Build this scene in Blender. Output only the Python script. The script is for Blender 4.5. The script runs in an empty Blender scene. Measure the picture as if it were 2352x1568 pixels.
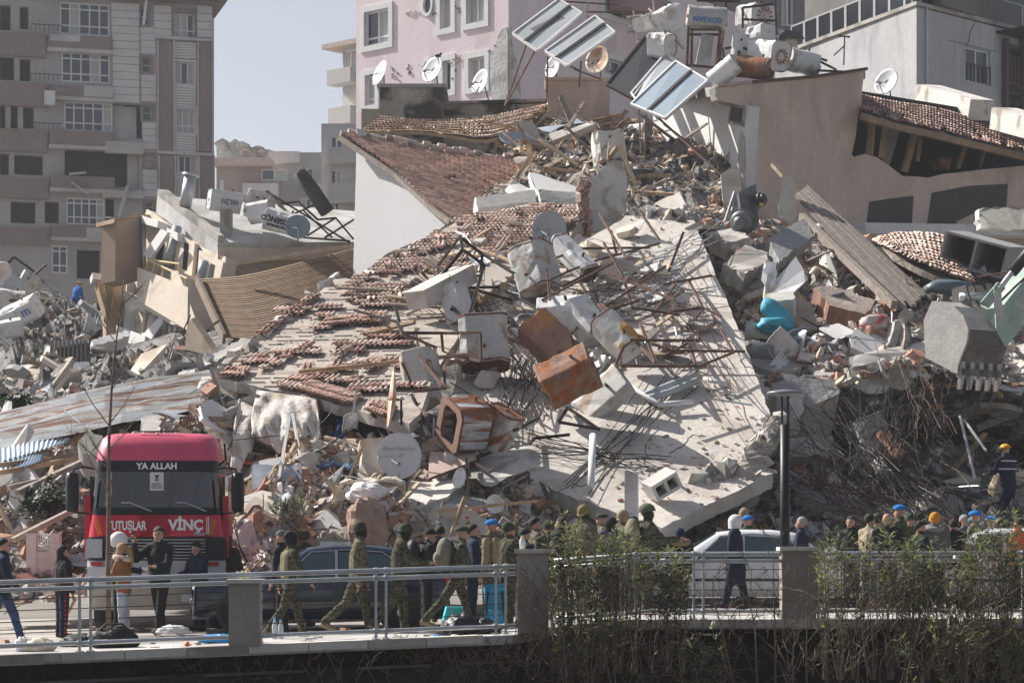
import bpy, math, random
import numpy as np
from mathutils import Vector, Matrix, Euler, noise as mnoise

# ------------------------------------------------------------------ camera, sky, sun, exposure
SC = bpy.context.scene
COL = SC.collection
F, CX, HY, CZ = 5512.5, 1176.0, 1245.0, 1.3      # focal length and principal point of the survey sheet (2352 units wide)
cam_d = bpy.data.cameras.new('camera'); cam = bpy.data.objects.new('camera', cam_d); COL.objects.link(cam)
cam.location = (0, 0, CZ); cam.rotation_euler = (math.pi/2, 0, 0)
cam_d.sensor_width = 36.0; cam_d.lens = 36.0*F/2352.0; cam_d.shift_y = (HY-784.0)/2352.0
cam_d.clip_start = 0.5; cam_d.clip_end = 4000
cam_d.dof.use_dof = True; cam_d.dof.focus_distance = 47; cam_d.dof.aperture_fstop = 13
SC.camera = cam
SUN_AZ = Vector((-0.70, 0.44, 0.0)).normalized(); SUN_EL = math.radians(40)
SUN = Vector((SUN_AZ.x*math.cos(SUN_EL), SUN_AZ.y*math.cos(SUN_EL), math.sin(SUN_EL)))
W = bpy.data.worlds.new('World'); SC.world = W; W.use_nodes = True
nt = W.node_tree; nt.nodes.clear()
wo = nt.nodes.new('ShaderNodeOutputWorld'); bg = nt.nodes.new('ShaderNodeBackground'); sky = nt.nodes.new('ShaderNodeTexSky')
sky.sky_type = 'NISHITA'; sky.sun_disc = False; sky.sun_elevation = SUN_EL; sky.sun_rotation = math.atan2(SUN.x, SUN.y)
sky.air_density = 1.0; sky.dust_density = 2.0; sky.ozone_density = 1.6; sky.altitude = 100
tint = nt.nodes.new('ShaderNodeMix'); tint.data_type = 'RGBA'; tint.inputs[0].default_value = 0.62      # thin high cloud whitens the clear sky
lum = nt.nodes.new('ShaderNodeRGBToBW'); cb = nt.nodes.new('ShaderNodeVectorMath'); cb.operation = 'SCALE'; cb.inputs[0].default_value = (1.0, .995, 1.07)
nt.links.new(sky.outputs[0], lum.inputs[0]); nt.links.new(lum.outputs[0], cb.inputs['Scale']); nt.links.new(cb.outputs[0], tint.inputs[7])
nt.links.new(sky.outputs[0], tint.inputs[6]); nt.links.new(tint.outputs[2], bg.inputs[0])
bg.inputs[1].default_value = 0.078
nt.links.new(bg.outputs[0], wo.inputs[0])
sl = bpy.data.lights.new('sun', 'SUN'); sl.energy = 5.0; sl.angle = math.radians(0.6); sl.color = (1.0, 0.96, 0.885)
so = bpy.data.objects.new('sun', sl); COL.objects.link(so); so.rotation_euler = (-SUN).to_track_quat('-Z', 'Y').to_euler()
so.location = (0, 50, 80)
SC.view_settings.view_transform = 'Standard'; SC.view_settings.look = 'None'; SC.view_settings.gamma = 1.0
SC.view_settings.exposure = 0.7; SC.view_settings.use_curve_mapping = False
SC.cycles.use_denoising = True; SC.cycles.max_bounces = 5; SC.cycles.diffuse_bounces = 2; SC.cycles.glossy_bounces = 2
SC.cycles.transmission_bounces = 4; SC.cycles.transparent_max_bounces = 6; SC.cycles.volume_bounces = 0
SC.cycles.use_adaptive_sampling = True; SC.cycles.adaptive_threshold = 0.02

# ------------------------------------------------------------------ survey helpers
def V(*a): return Vector(a)
def P(x, y, d): return Vector(((x-CX)/F*d, d, CZ+(HY-y)/F*d))
def ray(x, y): return Vector(((x-CX)/F, 1.0, (HY-y)/F))
CAM = Vector((0, 0, CZ))
class Plane:
    def __init__(s, a, b, c):
        s.p = Vector(a); s.n = (Vector(b)-s.p).cross(Vector(c)-s.p).normalized()
        if s.n.dot(s.p-CAM) > 0: s.n = -s.n
    def at(s, x, y, off=0.0):
        r = ray(x, y); t = (s.p+s.n*off-CAM).dot(s.n)/r.dot(s.n); return CAM+r*t
def vplane(xa, da, xb, db):
    a = P(xa, HY, da); b = P(xb, HY, db); return Plane(a, b, a+V(0, 0, 1))
def roadz(X):
    k = [(-60, -.45), (-12, -.35), (0.2, -0.01), (1.2, .15), (12, .18), (60, .2)]
    for (a, za), (b, zb) in zip(k, k[1:]):
        if X <= b: return za+(zb-za)*(X-a)/(b-a) if X > a else za
    return .2
def lerp(a, b, t): return a+(b-a)*t
def smooth(t): t = max(0, min(1, t)); return t*t*(3-2*t)
def fbm(p, o=4): return mnoise.fractal(p, 1.0, 2.0, o)

# ------------------------------------------------------------------ materials
MATS = {}
def rgb(h):
    h = h.lstrip('#'); c = [int(h[i:i+2], 16)/255 for i in (0, 2, 4)]
    return tuple(x/12.92 if x <= .04045 else ((x+.055)/1.055)**2.4 for x in c)
def M(name, col, rough=.85, var=.18, scale=2.0, bump=0.0, metal=0.0, stain=None, rand=0.0, bscale=None, spec=.3, streak=None):
    """noise-broken paint: base colour, large and fine mottling, an optional stain colour, per-object variation"""
    if name in MATS: return MATS[name]
    m = bpy.data.materials.new(name); m.use_nodes = True; t = m.node_tree; N = t.nodes; L = t.links
    b = N['Principled BSDF']; b.inputs['Roughness'].default_value = rough; b.inputs['Metallic'].default_value = metal
    b.inputs['Specular IOR Level'].default_value = spec
    if isinstance(col, str): col = rgb(col)
    geo = N.new('ShaderNodeNewGeometry')
    def noise(sc, det, dist=0.0, vec=None):
        n = N.new('ShaderNodeTexNoise'); n.inputs['Scale'].default_value = sc; n.inputs['Detail'].default_value = det
        n.inputs['Distortion'].default_value = dist
        L.new(vec or geo.outputs['Position'], n.inputs['Vector']); return n
    vec = geo.outputs['Position']
    if streak:
        mp = N.new('ShaderNodeMapping'); mp.inputs['Scale'].default_value = streak; L.new(vec, mp.inputs['Vector']); vec = mp.outputs[0]
    n1 = noise(scale, 6, .3, vec)
    mr = N.new('ShaderNodeMapRange'); mr.inputs[1].default_value = .3; mr.inputs[2].default_value = .7
    mr.inputs[3].default_value = 1-var; mr.inputs[4].default_value = 1+var; L.new(n1.outputs['Fac'], mr.inputs[0])
    n2 = noise(scale*9, 4)
    mr2 = N.new('ShaderNodeMapRange'); mr2.inputs[1].default_value = .3; mr2.inputs[2].default_value = .7
    mr2.inputs[3].default_value = 1-var*.6; mr2.inputs[4].default_value = 1+var*.6; L.new(n2.outputs['Fac'], mr2.inputs[0])
    mul = N.new('ShaderNodeMath'); mul.operation = 'MULTIPLY'; L.new(mr.outputs[0], mul.inputs[0]); L.new(mr2.outputs[0], mul.inputs[1])
    fac = mul.outputs[0]
    if rand:
        oi = N.new('ShaderNodeObjectInfo'); mr3 = N.new('ShaderNodeMapRange'); mr3.inputs[3].default_value = 1-rand; mr3.inputs[4].default_value = 1+rand
        L.new(oi.outputs['Random'], mr3.inputs[0]); mm = N.new('ShaderNodeMath'); mm.operation = 'MULTIPLY'
        L.new(fac, mm.inputs[0]); L.new(mr3.outputs[0], mm.inputs[1]); fac = mm.outputs[0]
    vm = N.new('ShaderNodeVectorMath'); vm.operation = 'SCALE'; vm.inputs[0].default_value = col; L.new(fac, vm.inputs['Scale'])
    out = vm.outputs[0]
    if stain:
        scol, amt, ssc = stain[:3]
        if isinstance(scol, str): scol = rgb(scol)
        n3 = noise(ssc, 7, .6, vec); cr = N.new('ShaderNodeMapRange'); cr.inputs[1].default_value = .62-amt*.35; cr.inputs[2].default_value = .70-amt*.30
        L.new(n3.outputs['Fac'], cr.inputs[0]); mx = N.new('ShaderNodeMix'); mx.data_type = 'RGBA'
        L.new(cr.outputs[0], mx.inputs[0]); L.new(out, mx.inputs[6])
        sv = N.new('ShaderNodeVectorMath'); sv.operation = 'SCALE'; sv.inputs[0].default_value = scol; L.new(mul.outputs[0], sv.inputs['Scale'])
        L.new(sv.outputs[0], mx.inputs[7]); out = mx.outputs[2]
    L.new(out, b.inputs['Base Color'])
    if bump:
        nb = noise(bscale or scale*6, 8); bp = N.new('ShaderNodeBump'); bp.inputs['Strength'].default_value = bump; bp.inputs['Distance'].default_value = .05
        L.new(nb.outputs['Fac'], bp.inputs['Height']); L.new(bp.outputs[0], b.inputs['Normal'])
    m.diffuse_color = (*col, 1); MATS[name] = m; return m
def camo(name, cols, scale=7.0):
    if name in MATS: return MATS[name]
    m = bpy.data.materials.new(name); m.use_nodes = True; t = m.node_tree; N = t.nodes; L = t.links; b = N['Principled BSDF']
    b.inputs['Roughness'].default_value = .95; b.inputs['Specular IOR Level'].default_value = .1
    tc = N.new('ShaderNodeTexCoord'); n = N.new('ShaderNodeTexNoise'); n.inputs['Scale'].default_value = scale; n.inputs['Detail'].default_value = 3
    n.inputs['Distortion'].default_value = .8
    L.new(tc.outputs['Object'], n.inputs['Vector']); cr = N.new('ShaderNodeValToRGB'); cr.color_ramp.interpolation = 'CONSTANT'
    e = cr.color_ramp.elements; e[0].position = 0; e[0].color = (*rgb(cols[0]), 1); e[1].position = .42; e[1].color = (*rgb(cols[1]), 1)
    for p_, c_ in zip((.50, .57, .64), cols[2:]): k = e.new(p_); k.color = (*rgb(c_), 1)
    L.new(n.outputs['Fac'], cr.inputs[0])
    n2 = N.new('ShaderNodeTexNoise'); n2.inputs['Scale'].default_value = 14; L.new(tc.outputs['Object'], n2.inputs['Vector'])
    bp = N.new('ShaderNodeBump'); bp.inputs['Strength'].default_value = .5; bp.inputs['Distance'].default_value = .03
    L.new(n2.outputs['Fac'], bp.inputs['Height']); L.new(bp.outputs[0], b.inputs['Normal'])
    L.new(cr.outputs[0], b.inputs['Base Color']); MATS[name] = m; return m
def glass_dark(name, col='#1a2730', rough=.08):
    if name in MATS: return MATS[name]
    m = bpy.data.materials.new(name); m.use_nodes = True; b = m.node_tree.nodes['Principled BSDF']
    b.inputs['Base Color'].default_value = (*rgb(col), 1); b.inputs['Roughness'].default_value = rough; b.inputs['Specular IOR Level'].default_value = .6
    MATS[name] = m; return m

# ------------------------------------------------------------------ mesh builder
class MB:
    def __init__(s): s.v = []; s.f = []; s.m = []
    def add(s, vs, fs, m=0):
        o = len(s.v); s.v += [tuple(p) for p in vs]; s.f += [tuple(i+o for i in f) for f in fs]; s.m += [m]*len(fs); return s
    BOXF = [(0, 3, 2, 1), (4, 5, 6, 7), (0, 1, 5, 4), (1, 2, 6, 5), (2, 3, 7, 6), (3, 0, 4, 7)]
    def obox(s, o, a, b, c, m=0):                                   # corner + three edge vectors
        o, a, b, c = map(Vector, (o, a, b, c))
        if a.cross(b).dot(c) < 0: o = o+a; a = -a
        return s.add([o, o+a, o+a+b, o+b, o+c, o+a+c, o+a+b+c, o+b+c], s.BOXF, m)
    def box(s, x0, x1, y0, y1, z0, z1, m=0): return s.obox((x0, y0, z0), (x1-x0, 0, 0), (0, y1-y0, 0), (0, 0, z1-z0), m)
    def bar(s, a, b, w, h=None, m=0, up=None):
        a, b = Vector(a), Vector(b); h = h or w; d = (b-a)
        if d.length < 1e-6: return s
        u = Vector(up) if up else V(0, 0, 1)
        x = d.cross(u)
        if x.length < 1e-4: x = d.cross(V(0, 1, 0))
        x.normalize(); y = x.cross(d).normalized()
        return s.obox(a-x*w/2-y*h/2, x*w, d, y*h, m)
    def path(s, pts, r, n=6, m=0, cap=True):
        pts = [Vector(p) for p in pts]; k = len(pts)
        rs = r if isinstance(r, (list, tuple)) else [r]*k
        vs = []; prev = None
        for i, p in enumerate(pts):
            d = (pts[min(i+1, k-1)]-pts[max(i-1, 0)])
            d = d.normalized() if d.length > 1e-9 else V(0, 0, 1)
            if prev is None: x = d.orthogonal().normalized()
            else:
                x = prev-d*prev.dot(d); x = x.normalized() if x.length > 1e-6 else d.orthogonal().normalized()
            prev = x; y = d.cross(x)
            vs += [p+(x*math.cos(2*math.pi*j/n)+y*math.sin(2*math.pi*j/n))*rs[i] for j in range(n)]
        fs = [(i*n+j, i*n+(j+1) % n, (i+1)*n+(j+1) % n, (i+1)*n+j) for i in range(k-1) for j in range(n)]
        if cap: fs += [tuple(range(n))[::-1], tuple(range((k-1)*n, k*n))]
        return s.add(vs, fs, m)
    def tube(s, a, b, r, n=8, r2=None, m=0): return s.path([a, b], [r, r if r2 is None else r2], n, m)
    def prism(s, pts, vec, m=0, mside=None):
        pts = [Vector(p) for p in pts]; vec = Vector(vec); n = len(pts)
        nn = V(0, 0, 0)
        for i in range(n): nn += pts[i].cross(pts[(i+1) % n])
        if nn.dot(vec) > 0: pts = pts[::-1]
        s.add(pts+[p+vec for p in pts], [tuple(range(n)), tuple(range(n, 2*n))[::-1]], m)
        o = len(s.v)-2*n
        s.f += [(o+i, o+n+i, o+n+(i+1) % n, o+(i+1) % n) for i in range(n)]; s.m += [m if mside is None else mside]*n
        return s
    def grid(s, rows, m=0, thick=None):
        k, n = len(rows), len(rows[0]); vs = [p for r in rows for p in r]
        fs = [(i*n+j, i*n+j+1, (i+1)*n+j+1, (i+1)*n+j) for i in range(k-1) for j in range(n-1)]
        s.add(vs, fs, m)
        if thick is not None:
            t = Vector(thick); s.add([Vector(p)+t for p in vs], [f[::-1] for f in fs], m)
            o = len(s.v)-2*k*n; q = k*n
            edge = [j for j in range(n)]+[i*n+n-1 for i in range(1, k)]+[(k-1)*n+j for j in range(n-2, -1, -1)]+[i*n for i in range(k-2, 0, -1)]
            for a, b in zip(edge, edge[1:]+edge[:1]): s.f.append((o+a, o+q+a, o+q+b, o+b)); s.m.append(m)
        return s
    def lathe(s, prof, c, ax=(0, 0, 1), n=16, m=0, cap=True):       # prof: (radius, height)
        ax = Vector(ax).normalized(); x = ax.orthogonal().normalized(); y = ax.cross(x); c = Vector(c)
        vs = [c+ax*h+(x*math.cos(2*math.pi*j/n)+y*math.sin(2*math.pi*j/n))*r for r, h in prof for j in range(n)]; k = len(prof)
        fs = [(i*n+j, i*n+(j+1) % n, (i+1)*n+(j+1) % n, (i+1)*n+j) for i in range(k-1) for j in range(n)]
        if cap: fs += [tuple(range(n))[::-1], tuple(range((k-1)*n, k*n))]
        return s.add(vs, fs, m)
    def ball(s, c, r, m=0, n=8, k=6):
        c = Vector(c); r = Vector(r) if hasattr(r, '__len__') else V(r, r, r)
        vs = [c+V(r.x*math.sin(math.pi*i/k)*math.cos(2*math.pi*j/n), r.y*math.sin(math.pi*i/k)*math.sin(2*math.pi*j/n), -r.z*math.cos(math.pi*i/k)) for i in range(k+1) for j in range(n)]
        fs = [(i*n+j, i*n+(j+1) % n, (i+1)*n+(j+1) % n, (i+1)*n+j) for i in range(k) for j in range(n)]
        return s.add(vs, fs, m)
    def chunk(s, c, sz, rng, m=0, rot=None, jit=.28):
        """a broken lump: a box with bent corners and one corner knocked in"""
        R = rot or Euler((rng.uniform(0, 6.3), rng.uniform(0, 6.3), rng.uniform(0, 6.3))).to_matrix()
        c = Vector(c); vs = []
        for x, y, z in ((-1, -1, -1), (1, -1, -1), (1, 1, -1), (-1, 1, -1), (-1, -1, 1), (1, -1, 1), (1, 1, 1), (-1, 1, 1)):
            k = 1-rng.random()*jit*1.6 if rng.random() < .5 else 1.0
            vs.append(c+R@V(x*sz[0]/2*k*(1+rng.uniform(-jit, jit)*.5), y*sz[1]/2*k*(1+rng.uniform(-jit, jit)*.5), z*sz[2]/2*(1+rng.uniform(-jit, jit)*.6)))
        return s.add(vs, s.BOXF, m)
    def shard(s, c, sz, rng, m=0, R=None):
        h = HULLS[rng.randrange(len(HULLS))]; c = Vector(c); R = R or Matrix.Identity(3)
        return s.add([c+R@V(p[0]*sz[0], p[1]*sz[1], p[2]*sz[2]) for p in h[0]], h[1], m)
    def build(s, name, mats, parent=None, smooth_=False, loc=None, local=False):
        me = bpy.data.meshes.new(name)
        if loc is None: loc = V(0, 0, 0) if (local or parent is not None) else None
        if not s.v: s.add([(0, 0, 0)], [])
        a = np.array(s.v, dtype=float)
        if loc is None: loc = V(*((a.min(0)+a.max(0))/2)[:2], a[:, 2].min())
        off = Vector(loc)
        if parent is not None and not local: off = ORG.get(parent.name, V(0, 0, 0))
        me.from_pydata((a-np.array(off)).tolist() if off.length else s.v, [], s.f)
        mats = mats if isinstance(mats, (list, tuple)) else [mats]
        for q in mats: me.materials.append(q)
        if len(mats) > 1: me.polygons.foreach_set('material_index', s.m)
        if smooth_: me.polygons.foreach_set('use_smooth', [True]*len(me.polygons))
        me.update()
        o = bpy.data.objects.new(name, me); COL.objects.link(o)
        if parent is None: o.location = loc; ORG[o.name] = Vector(loc)
        else: o.parent = parent; ORG[o.name] = ORG.get(parent.name, V(0, 0, 0))
        return o
ORG = {}
def tag(o, label=None, cat=None, group=None, kind=None):
    if label: o['label'] = label
    if cat: o['category'] = cat
    if group: o['group'] = group
    if kind or cat: o['kind'] = kind or 'thing'
    return o
def thing(name, label, cat, loc=(0, 0, 0), rot=(0, 0, 0), group=None):
    o = bpy.data.objects.new(name, None); COL.objects.link(o); o.location = loc; o.rotation_euler = rot; ORG[o.name] = Vector(loc)
    o.empty_display_size = .2
    return tag(o, label, cat, group)
def inst(name, me, parent=None, mat4=None):
    o = bpy.data.objects.new(name, me); COL.objects.link(o)
    if parent is not None: o.parent = parent
    if mat4 is not None: o.matrix_local = mat4
    return o
def basis(x, y, z, loc):
    m = Matrix((x, y, z)).transposed().to_4x4(); m.translation = loc; return m
def text(body, mat, parent, loc, xdir, ydir, size, extrude=.002, align='CENTER', bold=.0, sx=1.0):
    cu = bpy.data.curves.new('lettering', 'FONT'); cu.body = body; cu.size = size; cu.extrude = extrude; cu.align_x = align; cu.align_y = 'CENTER'
    cu.offset = bold; cu.materials.append(mat); cu.resolution_u = 3
    tmp = bpy.data.objects.new('lettering', cu); me = bpy.data.meshes.new_from_object(tmp); bpy.data.objects.remove(tmp)
    o = bpy.data.objects.new('lettering', me); COL.objects.link(o); o.parent = parent
    x = Vector(xdir).normalized(); y = Vector(ydir); y = (y-x*y.dot(x)).normalized(); z = x.cross(y)
    m = basis(x*sx, y, z, Vector(loc)-ORG.get(parent.name, V(0, 0, 0))); o.matrix_local = m
    return o
RNG = random.Random(7)
import bmesh
def _hull(seed):
    rg = random.Random(seed); b = bmesh.new()
    for _ in range(11): q = [rg.uniform(-.5, .5) for _ in range(3)]; i = rg.randrange(3); q[i] = math.copysign(.5, q[i])*rg.uniform(.8, 1); b.verts.new(q)
    r_ = bmesh.ops.convex_hull(b, input=b.verts); bmesh.ops.delete(b, geom=[v for v in b.verts if not v.link_faces], context='VERTS')
    bmesh.ops.dissolve_limit(b, angle_limit=.3, verts=b.verts, edges=b.edges); b.verts.index_update(); out = ([tuple(v.co) for v in b.verts], [tuple(v.index for v in f.verts) for f in b.faces]); b.free(); return out
HULLS = [_hull(i) for i in range(24)]
# ------------------------------------------------------------------ palette
concrete = M('concrete', (.42, .40, .37), .9, .14, .9, .35, stain=((.26, .24, .22), .32, .7))
concrete_pale = M('concrete_pale', (.56, .525, .485), .9, .12, .8, .3, stain=((.36, .33, .29), .28, .5))
concrete_grey = M('concrete_grey', (.30, .30, .30), .9, .16, 1.2, .4)
concrete_dark = M('concrete_dark', (.11, .105, .10), .95, .25, 1.5, .4)
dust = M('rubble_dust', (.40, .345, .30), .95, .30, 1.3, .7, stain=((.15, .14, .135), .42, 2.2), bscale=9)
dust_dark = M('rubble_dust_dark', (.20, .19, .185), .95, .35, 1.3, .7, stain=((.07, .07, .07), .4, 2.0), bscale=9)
plaster_white = M('plaster_white', (.70, .68, .67), .85, .05, .6, .08, stain=((.60, .58, .56), .10, .8))
plaster_cream = M('plaster_cream', (.62, .53, .43), .85, .08, .7, .12, stain=((.45, .37, .29), .16, .8))
plaster_tan = M('plaster_tan', (.60, .48, .405), .9, .12, 1.1, .35, stain=((.52, .41, .345), .3, 1.0), streak=(1, 1, .4))
plaster_pink = M('plaster_pink', (.82, .70, .73), .85, .06, .7, .15, stain=((.74, .63, .65), .2, .6), streak=(1, 1, .25))
plaster_grey = M('plaster_grey', (.46, .46, .47), .9, .10, .5, .2, stain=((.38, .38, .39), .25, .6), streak=(1, 1, .3))
white_paint = M('white_paint', (.78, .78, .78), .5, .05, 2)
wood = M('wood', (.36, .25, .16), .85, .25, 3, .3, rand=.25)
wood_pale = M('wood_pale', (.50, .40, .29), .85, .22, 3, .3, rand=.25)
wood_grey = M('wood_grey', (.30, .255, .22), .9, .25, 4, .4, rand=.2, streak=(3, 1, 1))
terracotta = M('terracotta', (.47, .305, .25), .85, .22, 4, .2, rand=.22, stain=((.30, .20, .17), .25, 3))
terracotta_pale = M('terracotta_pale', (.58, .455, .395), .85, .2, 4, .2, rand=.2)
brick_red = M('brick_red', (.44, .25, .18), .9, .2, 5, .3, rand=.2)
steel_dark = M('steel_dark', (.045, .038, .035), .6, .3, 6, .1, metal=.3)
rust = M('rust', (.20, .085, .045), .85, .35, 5, .3, stain=((.09, .045, .03), .35, 6))
rust_steel = M('rust_steel', (.14, .085, .065), .8, .4, 7, .2, metal=.2)
galv = M('galvanised', (.50, .52, .54), .45, .1, 3, .1, metal=.6)
black_rubber = M('black_rubber', (.02, .02, .02), .7, .2, 6)
black_plastic = M('black_plastic', (.03, .032, .036), .45, .2, 5)
glass_bg = glass_dark('window_glass', '#3a4650', .12)
curtain = M('curtain', (.50, .49, .46), .9, .15, 3, streak=(9, 9, .3))
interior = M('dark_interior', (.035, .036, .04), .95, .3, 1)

# ------------------------------------------------------------------ ground, road, embankment
def EDGE(X):                                                        # depth of the embankment's edge along the street
    return 34.3+.355*(X-.25) if X < .25 else (34.3+1.1*smooth((X-.25)/.5) if X < .75 else 35.4)
g = MB(); g.grid([[V(-1500, y, -.75), V(1500, y, -.75)] for y in (52, 200, 600, 2600)])
tag(g.build('ground', M('earth', (.22, .20, .18), .95, .2, .2, .4)), 'grey dusty ground of the town', None, kind='structure')
xs = [-40+.8*i for i in range(101)]
asphalt = M('asphalt', (.30, .275, .255), .95, .16, .8, .3, stain=((.40, .37, .34), .45, .5))
r = MB(); r.grid([[V(x, lerp(EDGE(x)+2.6, 53, t), roadz(x)-.08) for x in xs] for t in (0, .33, .66, 1)])
tag(r.build('road', asphalt), 'dusty street between the pavement and the rubble', None, kind='structure')
pave = M('paving', (.46, .44, .43), .9, .12, 1.2, .2, stain=((.30, .28, .27), .35, 1.5))
r = MB()
top = [[V(x, EDGE(x)-.12, roadz(x)) for x in xs], [V(x, EDGE(x)+2.6, roadz(x)) for x in xs]]
r.grid(top); r.grid([top[0], [p-V(0, 0, .13) for p in top[0]]]); r.grid([[p-V(0, -.5, .13) for p in top[0]], [p-V(0, 0, .13) for p in top[0]]])
r.grid([top[1], [p-V(0, 0, .13) for p in top[1]]])
pv = r.build('pavement', pave); tag(pv, 'light paved walk along the embankment edge', None, kind='structure')
for i in range(26):                                                 # edge slabs the railing stands on, each with its joint
    X0 = -9.2+i*.8
    if abs(X0-.25) < .9: continue
    a, b = V(X0+.008, EDGE(X0)-.16, roadz(X0)), V(X0+.792, EDGE(X0+.8)-.16, roadz(X0+.8))
    m = MB(); n = (b-a).cross(V(0, 0, 1)).normalized()
    m.obox(a+V(0, 0, -.10), b-a, -n*.34, V(0, 0, .115)); m.build('edge_slab', concrete_pale if i % 3 else concrete, pv)
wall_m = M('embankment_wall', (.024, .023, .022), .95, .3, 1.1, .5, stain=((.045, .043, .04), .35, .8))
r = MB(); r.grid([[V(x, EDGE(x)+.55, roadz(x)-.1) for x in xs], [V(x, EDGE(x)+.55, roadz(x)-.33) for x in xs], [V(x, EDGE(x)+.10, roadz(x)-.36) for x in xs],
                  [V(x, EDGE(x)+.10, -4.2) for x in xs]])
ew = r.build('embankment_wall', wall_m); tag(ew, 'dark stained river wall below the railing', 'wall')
for X0, X1 in ((-6.3, -4.9), (-4.2, -2.9), (-2.15, -1.15), (-.7, .15)):
    m = MB(); a, b = V(X0, EDGE(X0)-.02, roadz(X0)-.40), V(X1, EDGE(X1)-.02, roadz(X1)-.40); m.obox(a, b-a, V(0, .3, 0), V(0, 0, .035)); m.build('drip_ledge', concrete_dark, ew)
r = MB(); r.grid([[V(x, y, z) for x in (-30, 0, 30)] for y, z in ((36, -2.2), (33, -2.5), (28, -4.0), (20, -5), (3, -5))])
tag(r.build('riverbank', M('bank_soil', (.07, .065, .05), .95, .3, 1, .5)), 'dark soil bank of the river', None, kind='structure')
# railings: two top pipes, one low pipe, wires, posts in pairs
def railing(pts, post_at, label, wires=(.28, .43, .58, .73), ends=True):
    t = thing('railing', label, 'railing', (pts[0].x, pts[0].y, pts[0].z))
    for h, rr in ((.96, .034), (.855, .030), (.115, .030)):
        MB().path([p+V(0, 0, h) for p in pts], rr, 10).build('rail', galv, t, True)
    for h in wires: MB().path([p+V(0, 0, h) for p in pts], .0065, 5).build('wire', steel_dark, t)
    def at(X):
        for a, b in zip(pts, pts[1:]):
            if a.x <= X <= b.x: return a+(b-a)*((X-a.x)/(b.x-a.x))
        return pts[-1]
    for X in post_at:
        for dx in (-.07, .07):
            p = at(X+dx); m = MB(); m.bar(p, p+V(0, 0, .985), .035, .05); m.box(p.x-.05, p.x+.05, p.y-.05, p.y+.05, p.z, p.z+.012)
            for h in (.96, .855, .115): m.lathe([(.043, -.03), (.043, .03)], p+V(0, 0, h), (1, .3, 0), 8)
            m.build('post', galv, t)
    return t
def epts(xs_): return [V(x, EDGE(x)-.02, roadz(x)+.015) for x in xs_]
railing(epts([-9.5, -7, -5, -3, -1.3, .05]), [-8.2, -5.72, -1.83, -.16], 'long pipe railing with wires in front of the truck and marching soldiers')
railing(epts([.62, 2, 4, 5.6, 7.5, 9.5]), [1.75, 2.75, 4.45, 7.6], 'pipe railing behind the oleander bushes at right')
def pillar(X, w, h, label, tilt=0):
    p = V(X, EDGE(X)+.02, roadz(X)); t = thing('pillar', label, 'pillar', p)
    m = MB(); m.obox(p+V(-w/2, -.16, 0), (w, 0, 0), (0, .4, 0), (tilt, 0, h)); m.build('shaft', M('pillar_stone', (.29, .26, .235), .9, .15, 1.4, .3), t)
    m = MB(); m.box(p.x-w/2-.04, p.x+w/2+.04, p.y-.21, p.y+.29, p.z+h, p.z+h+.055); m.build('cap', concrete_pale, t)
pillar(-3.66, .42, .86, 'square stone pillar behind the railing in front of the dark car')
pillar(.30, .44, 1.14, 'capped stone pillar where the left railing ends')
pillar(4.22, .50, 1.02, 'stone pillar by the lamp post')

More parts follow.
